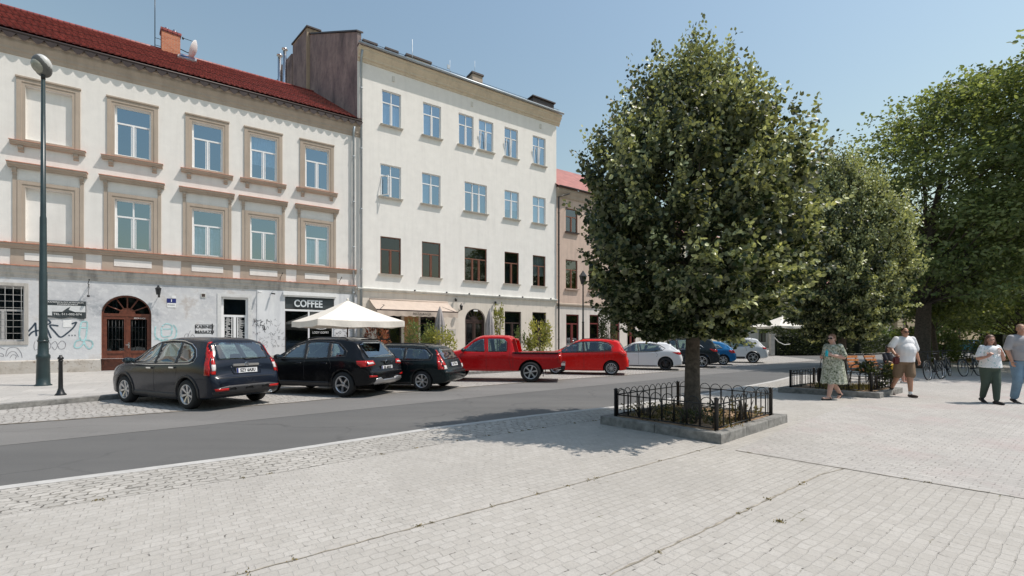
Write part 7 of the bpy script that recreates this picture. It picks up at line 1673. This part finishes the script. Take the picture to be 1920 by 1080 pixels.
# woman in the patterned dress, striding to the left
def woman_dress():
    t = thing('person', (8.20, 11.62, .0), R(104), 'woman in a green patterned dress and sunglasses walking left with a black bag', 'person')
    sk = skin('skin_fair', (.52, .32, .25)); b = MB()
    # local frame: +y forward, +x right; stout build
    hipz, shz = .86, 1.34
    chain(b, [((-.09, 0, hipz), .115), ((-.10, .16, .47), .075), ((-.11, .27, .10), .045)]); chain(b, [((.09, 0, hipz), .115), ((.10, -.06, .48), .075), ((.11, -.33, .15), .045)])
    b.ell((0, 0, .92), .21, .17, .16); b.ell((0, .02, 1.10), .20, .18, .20); b.ell((0, .01, 1.26), .20, .145, .15)
    chain(b, [((0, -.01, 1.33), .09), ((0, .02, 1.43), .062), ((0, .035, 1.47), .058)])
    # left arm bent forward holding the bottle, right arm bent carrying
    chain(b, [((-.19, 0, shz), .068), ((-.27, -.02, 1.08), .052), ((-.17, .24, 1.13), .032)]); hand(b, (-.17, .24, 1.13), (.3, .8, .35), (1, .2, .1), .8, 1)
    chain(b, [((.19, 0, shz), .068), ((.27, -.05, 1.08), .052), ((.19, .17, 1.06), .032)]); hand(b, (.19, .17, 1.06), (-.5, .8, .1), (-1, 0, .2), .7, -1)
    shoe(b, (-.11, .27, .10), (0, 1, 0)); shoe(b, (.11, -.33, .15), (0, 1, 0), pitch=.75)
    P, mt = head(b, (0, .045, 1.545), (-.25, 1, -.05), 1.0, 1.12)
    body = skin_of(b, 'body', sk, t)
    n = NT('patterned_dress_cloth'); co = n.coord()
    v = n.n('TexVoronoi', i_Scale=20.0, i_Randomness=1.0); n.l(n.coord(scale=(1, 1, .7)), v.inputs['Vector']); f = n.noise(co, 26, 3, .6)
    c = n.ramp(f, [(.40, (.03, .035, .025)), (.47, (.12, .14, .07)), (.53, (.50, .52, .42)), (.62, (.60, .60, .52))]); c2 = n.ramp(v.outputs['Distance'], [(.18, (.03, .04, .03)), (.35, (.30, .34, .22)), (.6, (.55, .56, .47))])
    c = n.mix(.5, c, c2); n.out(c, .9)
    d = MB(); d.ell((0, .01, 1.28), .215, .165, .13); d.ell((0, .03, 1.12), .225, .20, .2); d.ell((0, .015, .93), .245, .205, .2)
    for s in (1, -1): chain(d, [((s*.18, 0, 1.345), .078), ((s*.27, -.03, 1.13), .070)])
    # skirt to the knee swinging with the stride
    K = 28; rings = []
    for j in range(9):
        f_ = j/8; z = .98-.58*f_; rx = .235+.045*f_; ry = .20+.10*f_; yo = .0-.02*f_
        rings.append([(rx*math.cos(2*math.pi*k/K)*(1+.05*f_*math.sin(k*3.3)), yo+ry*math.sin(2*math.pi*k/K)*(1+.08*f_*math.sin(k*2.1+1)), z+.02*f_*math.sin(k*1.9)) for k in range(K)])
    vs = [p for r_ in rings for p in r_]; d.add(vs, [(j*K+k, (j+1)*K+k, (j+1)*K+(k+1) % K, j*K+(k+1) % K) for j in range(8) for k in range(K)]+[tuple(range(K)), tuple(8*K+k for k in range(K-1, -1, -1))])
    skin_of(d, 'dress', n.m, t, .012, 4)
    h = MB(); h.ell(P(0, -.024, .045), .083, .095, .085, 18, mt.to_4x4(), 10); h.ell(P(0, -.062, -.02), .074, .055, .075, 14, mt.to_4x4(), 8)
    for s in (1, -1): h.ell(P(s*.058, -.03, .0), .028, .05, .06, 12, mt.to_4x4(), 8)
    skin_of(h, 'hair', plain('auburn_hair', (.20, .10, .055), .6, .3, 40, .5, 90), t, .010, 2); face(t, P, mt, (.01, .01, .01))
    sm = MB(); shoe(sm, (-.11, .27, .075), (0, 1, 0), .265); shoe(sm, (.11, -.33, .12), (0, 1, 0), .265, pitch=.75)
    skin_of(sm, 'shoes', M['black_plastic'], t, .010, 2)
    return t
wd = woman_dress()
# things she holds are top-level
def held(name, loc, label, cat, parts, rot=0):
    t = thing(name, loc, rot, label, cat)
    for nm, m, mt in parts: m.build(nm, mt, t)
    return t
def pl(t, p):
    bpy.context.view_layer.update(); return t.matrix_world @ Vector(p)
p = pl(wd, (-.115, .335, 1.10)); m = MB(); m.lathe([(.03, 0), (.033, .02), (.033, .12), (.02, .15)], 14); mc = MB(); mc.lathe([(.016, .15), (.016, .175)], 10)
held('water_bottle', p, 'turquoise bottle held in the hand of the woman in the patterned dress', 'bottle', [('bottle_body', m, plain('turquoise_plastic', (.02, .42, .50), .25, .1)), ('cap', mc, plain('bottle_cap', (.03, .25, .3), .4, .1))])
p = pl(wd, (.29, .02, 1.08)); m = MB(); mt = Matrix.Translation((0, 0, -.47))
m.bevbox(-.05, -.15, -.68, .05, .15, -.30, .03); m2 = MB()
for y in (-.08, .08): m2.tube([(0, y, -.31), (0, y*.5, -.10), (0, 0, .0)], .009, 6)
held('handbag', p, 'black shoulder bag hanging from the arm of the woman in the patterned dress', 'bag', [('bag_body', m, plain('black_leather', (.008, .008, .009), .5, .2)), ('strap', m2, M['black_plastic'])], R(104))

def man_white():
    t = thing('person', (10.47, 12.15, 0), R(176), 'stout man in white t-shirt, khaki shorts and sunglasses walking towards the camera', 'person')
    sk = skin('skin_tanned', (.50, .27, .18)); b = MB(); hz, sz = .98, 1.52
    # facing +y: right arm (+x) shows at the left in the picture
    chain(b, [((-.10, .02, hz), .12), ((-.065, .12, .54), .078), ((-.02, .20, .10), .045)]); chain(b, [((.10, -.02, hz), .12), ((.10, -.10, .55), .076), ((.06, -.36, .22), .045)])
    b.ell((0, 0, 1.02), .20, .16, .16); b.ell((0, .05, 1.20), .215, .20, .20); b.ell((0, .01, 1.40), .23, .15, .17)
    chain(b, [((0, -.01, 1.50), .10), ((0, .01, 1.60), .070), ((0, .02, 1.64), .066)])
    chain(b, [((-.23, 0, sz), .072), ((-.33, -.03, 1.23), .052), ((-.36, .05, .97), .033)]); hand(b, (-.36, .05, .97), (-.05, .2, -1), (1, .1, 0), .5, 1)
    chain(b, [((.23, 0, sz), .072), ((.38, .0, 1.30), .052), ((.40, .20, 1.13), .033)]); hand(b, (.40, .20, 1.13), (-.1, .7, -.5), (-.9, .2, 0), .9, -1)
    P, mt = head(b, (0, .03, 1.715), (.1, 1, -.02), 1.04, 1.15)
    skin_of(b, 'body', sk, t)
    s_ = MB(); s_.ell((0, .01, 1.42), .25, .175, .18); s_.ell((0, .055, 1.22), .25, .235, .24); s_.ell((0, .02, 1.04), .235, .20, .14); s_.tube([(0, .02, 1.12), (0, .015, .93)], [.232, .228], 24)
    for q_, e, w_ in (((-.22, 0, 1.525), (-.325, -.02, 1.27), .09), ((.22, 0, 1.525), (.345, 0, 1.35), .09)): cap(s_, q_, .085, e, w_)
    cap(s_, (-.12, 0, 1.55), .07, (.12, 0, 1.55), .07)
    skin_of(s_, 't_shirt', fabric('white_cotton', (.80, .80, .81), .04), t, .012, 5)
    k = MB(); k.ell((0, .0, .97), .235, .19, .14)
    chain(k, [((-.105, .02, .93), .135), ((-.085, .11, .60), .125)]); chain(k, [((.105, -.02, .93), .135), ((.115, -.08, .60), .125)])
    skin_of(k, 'shorts', fabric('khaki_cotton', (.22, .15, .095)), t, .012, 4)
    h = MB(); h.ell(P(0, -.026, .052), .078, .09, .072, 18, mt.to_4x4(), 10); h.ell(P(0, -.055, .0), .073, .05, .07, 14, mt.to_4x4(), 8); skin_of(h, 'hair', plain('short_dark_hair', (.05, .03, .02), .7, .3, 60, .6, 120), t, .009, 2)
    face(t, P, mt, (.012, .01, .01))
    sh = MB(); shoe(sh, (-.02, .20, .095), (0, 1, 0), .29); shoe(sh, (.06, -.36, .20), (.0, 1, 0), .29, pitch=.9); skin_of(sh, 'shoes', plain('brown_sandal', (.05, .03, .025), .6, .2), t, .010, 2)
    so_ = MB(); cap(so_, (-.02, .20, .10), .05, (-.025, .19, .15), .05); skin_of(so_, 'sock', M['white_paint'], t, .01, 2)
    return t
mw = man_white()
p = pl(mw, (.40, .27, 1.02)); m = MB(); m.bevbox(-.09, -.035, -.14, .09, .035, .05, .03)
held('cloth_bag', p, 'small dark red bag held in the hand of the man in the white t-shirt', 'bag', [('bag_body', m, fabric('dark_red_cloth', (.10, .02, .02)))])

mw.scale = (.92, .95, 1)
def woman_white():
    t = thing('person', (11.40, 10.86, 0), R(172), 'woman with long brown hair in a white top and dark green trousers, both hands raised', 'person')
    sk = skin('skin_warm', (.48, .26, .19)); b = MB(); hz, sz = .86, 1.33
    chain(b, [((-.085, 0, hz), .10), ((-.06, .10, .48), .062), ((-.03, .14, .09), .038)]); chain(b, [((.085, 0, hz), .10), ((.07, -.02, .48), .062), ((.03, -.16, .13), .038)])
    b.ell((0, 0, .90), .175, .14, .14); b.ell((0, .02, 1.08), .155, .125, .16); b.ell((0, .02, 1.24), .17, .13, .13)
    chain(b, [((0, -.01, 1.31), .07), ((0, .0, 1.40), .048), ((0, .01, 1.44), .046)])
    chain(b, [((.175, 0, sz), .055), ((.26, .02, 1.07), .042), ((.215, .22, 1.13), .028)]); hand(b, (.215, .22, 1.13), (-.45, .35, .75), (-.7, -.3, .1), .9, -1)
    chain(b, [((-.175, 0, sz), .055), ((-.25, .04, 1.06), .042), ((-.10, .20, 1.22), .028)]); hand(b, (-.10, .20, 1.22), (.35, .15, .9), (.6, -.5, 0), .8, 1)
    P, mt = head(b, (0, .02, 1.515), (.35, 1, -.03), .97)
    skin_of(b, 'body', sk, t)
    n = NT('white_top_teal_print'); co = n.coord(); sp_ = n.n('SeparateXYZ'); n.l(co, sp_.inputs[0])
    fr = n.noise(co, 26, 2, .5); n.out(n.mix(n.ramp(fr, [(.60, (0, 0, 0)), (.64, (.75,)*3)]), (.80, .81, .82), (.16, .42, .42)), .9)
    s_ = MB(); s_.ell((0, .02, 1.25), .195, .15, .14); s_.ell((0, .03, 1.09), .185, .155, .18); s_.tube([(0, .02, 1.1), (0, .015, .86)], [.175, .205], 24); s_.ell((0, .015, .90), .20, .16, .06)
    for s in (1, -1): chain(s_, [((s*.16, 0, 1.335), .066), ((s*.235, .01, 1.14), .070)])
    skin_of(s_, 'top', n.m, t, .011, 5)
    k = MB(); k.ell((0, 0, .87), .19, .155, .13); chain(k, [((-.09, 0, .84), .115), ((-.060, .10, .48), .082), ((-.030, .14, .13), .058)]); chain(k, [((.09, 0, .84), .115), ((.070, -.02, .48), .082), ((.033, -.15, .16), .058)])
    skin_of(k, 'trousers', fabric('dark_green_cotton', (.055, .080, .062)), t, .011, 4)
    h = MB(); h.ell(P(0, -.028, .048), .083, .095, .085, 18, mt.to_4x4(), 10)
    for s in (1, -1): chain(h, [(P(s*.062, -.02, .03), .032), (P(s*.082, -.02, -.09), .032), (P(s*.09, -.01, -.20), .022)])
    chain(h, [(P(0, -.07, 0), .07), (P(0, -.08, -.18), .07)])
    skin_of(h, 'hair', plain('long_brown_hair', (.11, .05, .03), .5, .3, 60, .6, 120), t, .009, 2); face(t, P, mt, None)
    sh = MB(); shoe(sh, (-.03, .14, .085), (0, 1, 0), .25); shoe(sh, (.03, -.16, .13), (0, 1, 0), .25, pitch=.5); skin_of(sh, 'shoes', M['black_plastic'], t, .010, 2)
    return t
ww = woman_white()
def man_grey():
    t = thing('person', (12.17, 10.9, 0), R(176), 'tall man in grey t-shirt and light blue jeans at the right edge of the picture', 'person')
    sk = skin('skin_tanned', (.42, .21, .14)); b = MB(); hz, sz = 1.0, 1.56
    chain(b, [((-.09, 0, hz), .10), ((-.10, .12, .56), .068), ((-.10, .14, .10), .042)]); chain(b, [((.09, 0, hz), .10), ((.10, .05, .55), .068), ((.06, -.08, .12), .042)])
    b.ell((0, 0, 1.04), .175, .135, .15); b.ell((0, .02, 1.24), .175, .14, .2); b.ell((0, .01, 1.45), .215, .14, .16)
    chain(b, [((0, -.01, 1.55), .085), ((0, .01, 1.65), .06), ((0, .015, 1.69), .058)])
    chain(b, [((.215, 0, sz), .064), ((.275, -.02, 1.28), .046), ((.26, .08, 1.01), .031)]); hand(b, (.26, .08, 1.01), (-.02, .2, -1), (-1, .1, 0), .5, -1)
    chain(b, [((-.215, 0, sz), .064), ((-.27, -.03, 1.28), .046), ((-.26, .05, 1.01), .031)]); hand(b, (-.26, .05, 1.01), (.02, .2, -1), (1, .1, 0), .5, 1)
    P, mt = head(b, (.0, .02, 1.77), (.55, 1, -.08), 1.03)
    skin_of(b, 'body', sk, t)
    s_ = MB(); s_.ell((0, .01, 1.46), .235, .165, .17); s_.ell((0, .025, 1.26), .205, .17, .22); s_.tube([(0, .02, 1.25), (0, .01, 1.03)], [.20, .195], 24); cap(s_, (-.12, 0, 1.59), .06, (.12, 0, 1.59), .06)
    for s in (1, -1): cap(s_, (s*.205, 0, 1.565), .078, (s*.27, -.01, 1.33), .080)
    skin_of(s_, 't_shirt', fabric('grey_cotton', (.36, .35, .36)), t, .012, 5)
    k = MB(); k.ell((0, 0, 1.0), .19, .15, .13); chain(k, [((-.095, 0, .97), .115), ((-.10, .12, .56), .092), ((-.10, .14, .14), .08)]); chain(k, [((.095, 0, .97), .115), ((.10, .05, .55), .092), ((.06, -.07, .16), .08)])
    skin_of(k, 'jeans', fabric('light_blue_denim', (.20, .30, .40), .2), t, .012, 4)
    bl = MB(); bl.lathe([(.198, 1.02), (.198, 1.055)], 24, Matrix.Diagonal((1, .8, 1, 1))); bl.build('belt', plain('dark_navy_belt', (.02, .025, .05), .5, .1), t)
    h = MB(); h.ell(P(0, -.026, .052), .079, .092, .075, 18, mt.to_4x4(), 10); h.ell(P(0, -.055, .0), .073, .05, .07, 14, mt.to_4x4(), 8); skin_of(h, 'hair', plain('sandy_hair', (.30, .19, .12), .7, .3, 60, .6, 120), t, .009, 2); face(t, P, mt, None)
    g_ = MB()
    for s in (1, -1): g_.ell((s*.03, .18, 1.50), .022, .008, .03, 12, None, 8)
    g_.build('sunglasses', plain('sunglass_black', (.01, .01, .01), .08), t)
    sh = MB(); shoe(sh, (-.10, .14, .09), (0, 1, 0), .28); shoe(sh, (.06, -.08, .12), (0, 1, 0), .28, pitch=.4); skin_of(sh, 'shoes', M['black_plastic'], t, .010, 2)
    return t
man_grey()

# ------------------------------------------------------------------ benches
def bench(loc, rot, label):
    t = thing('park_bench', loc, rot, label, 'bench', 'slatted benches between the planter and the big tree'); W_ = .64
    tl = R(17)
    for k in range(4):
        m = MB(); mt = Matrix.Translation((0, -.24-.02-.085*(k+.5)*math.sin(tl)*1.4, .50+.115*(k+.4))) @ Matrix.Rotation(tl, 4, 'X'); m.obox(None, W_*2*.5, .028, .078, m=mt); m.build('back_slat', M['wood_slat'], t)
    for k in range(4):
        m = MB(); m.bevbox(-W_/2, -.20+k*.115, .43, W_/2, -.20+k*.115+.09, .46, .006); m.build('seat_slat', M['wood_slat'], t)
    for s in (1, -1):
        m = MB(); x = s*(W_/2-.06)
        m.tube([(x, -.30, 0), (x, -.22, .43), (x, -.46, .98)], .018, 8); m.tube([(x, .24, 0), (x, .22, .42), (x, -.22, .42)], .018, 8)
        m.tube([(x, -.27+.0, .45)]+[(x, -.02-.24*math.cos(math.pi*j/12), .45+.22*math.sin(math.pi*j/12)) for j in range(13)], .016, 8); m.tube([(x, -.28, .12), (x, .23, .12)], .014, 6)
        m.build('bench_frame', M['black_metal'], t)
    return t
bench((12.35, 16.0, 0), R(203), 'orange slatted bench with iron arm hoops, sunlit, left of the two beside the planter')
bench((13.15, 16.2, 0), R(203), 'orange slatted bench mostly hidden behind the man in the white t-shirt')
# person sitting on the second bench
def sitter():
    t = thing('person', (13.4, 16.1, 0), R(203), 'seated person in dark top and yellow skirt behind the white shirted man', 'person')
    sk = skin('skin_warm', (.48, .26, .19)); b = MB()
    for s in (1, -1):
        chain(b, [((s*.09, -.02, .54), .09), ((s*.10, .38, .53), .065), ((s*.10, .42, .09), .04)]); chain(b, [((s*.17, -.12, .98), .05), ((s*.23, .0, .74), .04), ((s*.12, .22, .66), .028)]); hand(b, (s*.12, .22, .66), (-.3*s, .9, -.1), (0, 0, -1), .4, s)
        shoe(b, (s*.10, .42, .09), (0, 1, 0), .24)
    b.ell((0, -.03, .58), .17, .15, .12); b.ell((0, -.08, .78), .15, .12, .18); b.ell((0, -.10, .92), .16, .12, .12); chain(b, [((0, -.10, 1.0), .06), ((0, -.07, 1.10), .045)])
    P, mt = head(b, (0, -.05, 1.19), (0, 1, -.2), .97); skin_of(b, 'body', sk, t)
    s_ = MB(); s_.ell((0, -.08, .80), .17, .145, .2); s_.ell((0, -.10, .93), .18, .14, .12)
    for s in (1, -1): cap(s_, (s*.165, -.12, .98), .062, (s*.22, -.03, .80), .06)
    skin_of(s_, 'top', fabric('near_black_cotton', (.02, .02, .028)), t, .012, 4)
    k = MB(); k.ell((0, -.02, .57), .19, .18, .12)
    for s in (1, -1): cap(k, (s*.09, .0, .55), .10, (s*.10, .34, .54), .085)
    skin_of(k, 'skirt', fabric('yellow_cloth', (.55, .38, .04)), t, .012, 4)
    h = MB(); h.ell(P(0, -.028, .048), .083, .095, .085, 18, mt.to_4x4(), 10); h.ell(P(0, -.06, -.06), .075, .055, .12, 14, mt.to_4x4(), 8); skin_of(h, 'hair', plain('black_hair', (.02, .015, .012), .5, .3, 60, .5, 120), t, .009, 2); face(t, P, mt, None)
    sh = MB()
    for s in (1, -1): shoe(sh, (s*.10, .42, .085), (0, 1, 0), .25)
    skin_of(sh, 'shoes', M['white_paint'], t, .01, 2)
sitter()

# ------------------------------------------------------------------ bicycles
def bicycle():
    t = thing('bicycle', (0, 0, 0), 0, '', 'bicycle', 'bicycles parked under the big tree')
    r = .34
    def wheel_(x):
        m = MB(); m.tube([(x+r*math.cos(a*math.pi/18), 0, r+r*math.sin(a*math.pi/18)) for a in range(37)], .019, 7, cap=False); w_ = m.build('wheel', M['rubber'], t)
        m = MB(); m.tube([(x+(r-.03)*math.cos(a*math.pi/18), 0, r+(r-.03)*math.sin(a*math.pi/18)) for a in range(37)], .010, 6, cap=False)
        for k in range(20): a = k*math.pi/10; m.tube([(x, .02*(-1)**k, r), (x+(r-.035)*math.cos(a), 0, r+(r-.035)*math.sin(a))], .0022, 4)
        m.tube([(x, -.05, r), (x, .05, r)], .022, 8); m.build('rim', M['alloy'], w_)
        m = MB(); m.tube([(x+(r+.035)*math.cos(R(a)), 0, r+(r+.035)*math.sin(R(a))) for a in range(20, 170, 10)], .022, 6); m.build('mudguard', M['black_metal'], t)
    wheel_(-.53); wheel_(.53)
    m = MB(); bb, st, hd = (-.08, 0, .30), (-.20, 0, .82), (.36, 0, .82)
    for a, b in ((bb, st), (st, hd), (bb, (.39, 0, .72)), ((-.53, .05, .34), bb), ((-.53, .05, .34), (-.19, 0, .76)), ((-.53, -.05, .34), (-.19, 0, .76)), ((.34, 0, .95), (.40, 0, .68)), ((.40, .05, .68), (.53, .05, .34)), ((.40, -.05, .68), (.53, -.05, .34)), ((.40, -.05, .68), (.40, .05, .68))): m.tube([a, b], .016, 8)
    m.build('frame', plain('dark_bicycle_paint', (.015, .02, .028), .3, .1), t)
    m = MB(); m.tube([(-.20, 0, .80), (-.22, 0, .94)], .013, 6); m.ell((-.24, 0, .97), .14, .075, .035, 14); m.ell((-.14, 0, .965), .12, .035, .025, 12); m.build('saddle', M['black_plastic'], t)
    m = MB(); m.tube([(.33, 0, .95), (.33, 0, 1.05)], .014, 6); m.tube([(.16, .30, 1.02), (.26, .26, 1.04), (.36, .10, 1.06), (.36, -.10, 1.06), (.26, -.26, 1.04), (.16, -.30, 1.02)], .013, 8); m.build('handlebar', M['black_plastic'], t)
    m = MB(); m.tube([(-.08, -.07, .30), (-.08, .07, .30)], .03, 8); m.tube([(-.08, .07, .30), (.04, .08, .20)], .01, 6); m.tube([(-.08, -.07, .30), (-.20, -.08, .40)], .01, 6); m.box(0, .06, .19, .09, .15, .205); m.box(-.25, -.15, .395, -.16, -.06, .41); m.build('cranks', M['black_plastic'], t)
    m = MB(); m.tube([(-.1, -.07, .02), (-.28, -.02, .32)], .01, 6); m.build('kickstand', M['black_metal'], t)
    m = MB(); m.box(-.78, -.07, .76, -.34, .07, .775); m.tube([(-.55, .06, .35), (-.6, .06, .76)], .008, 5); m.tube([(-.55, -.06, .35), (-.6, -.06, .76)], .008, 5); m.build('rack', M['black_metal'], t)
    return t
bk = bicycle(); spots = [((15.9, 17.1), 118, 'nearest bicycle, its front wheel towards the square beside the thick trunk'), ((17.6, 18.4), 128, 'bicycle in the middle of the dark row under the big tree'), ((18.9, 18.7), 110, 'bicycle nearest the seated riders, right of the thick trunk')]
for i, (xy, a, lab) in enumerate(spots):
    o = bk if i == 0 else copy_tree(bk)
    o.location = (*xy, .003); o.rotation_euler = (R(6), 0, R(a+90)); o['label'] = lab if i != 2 else 'bicycle third from the left in the dark row right of the thick trunk'
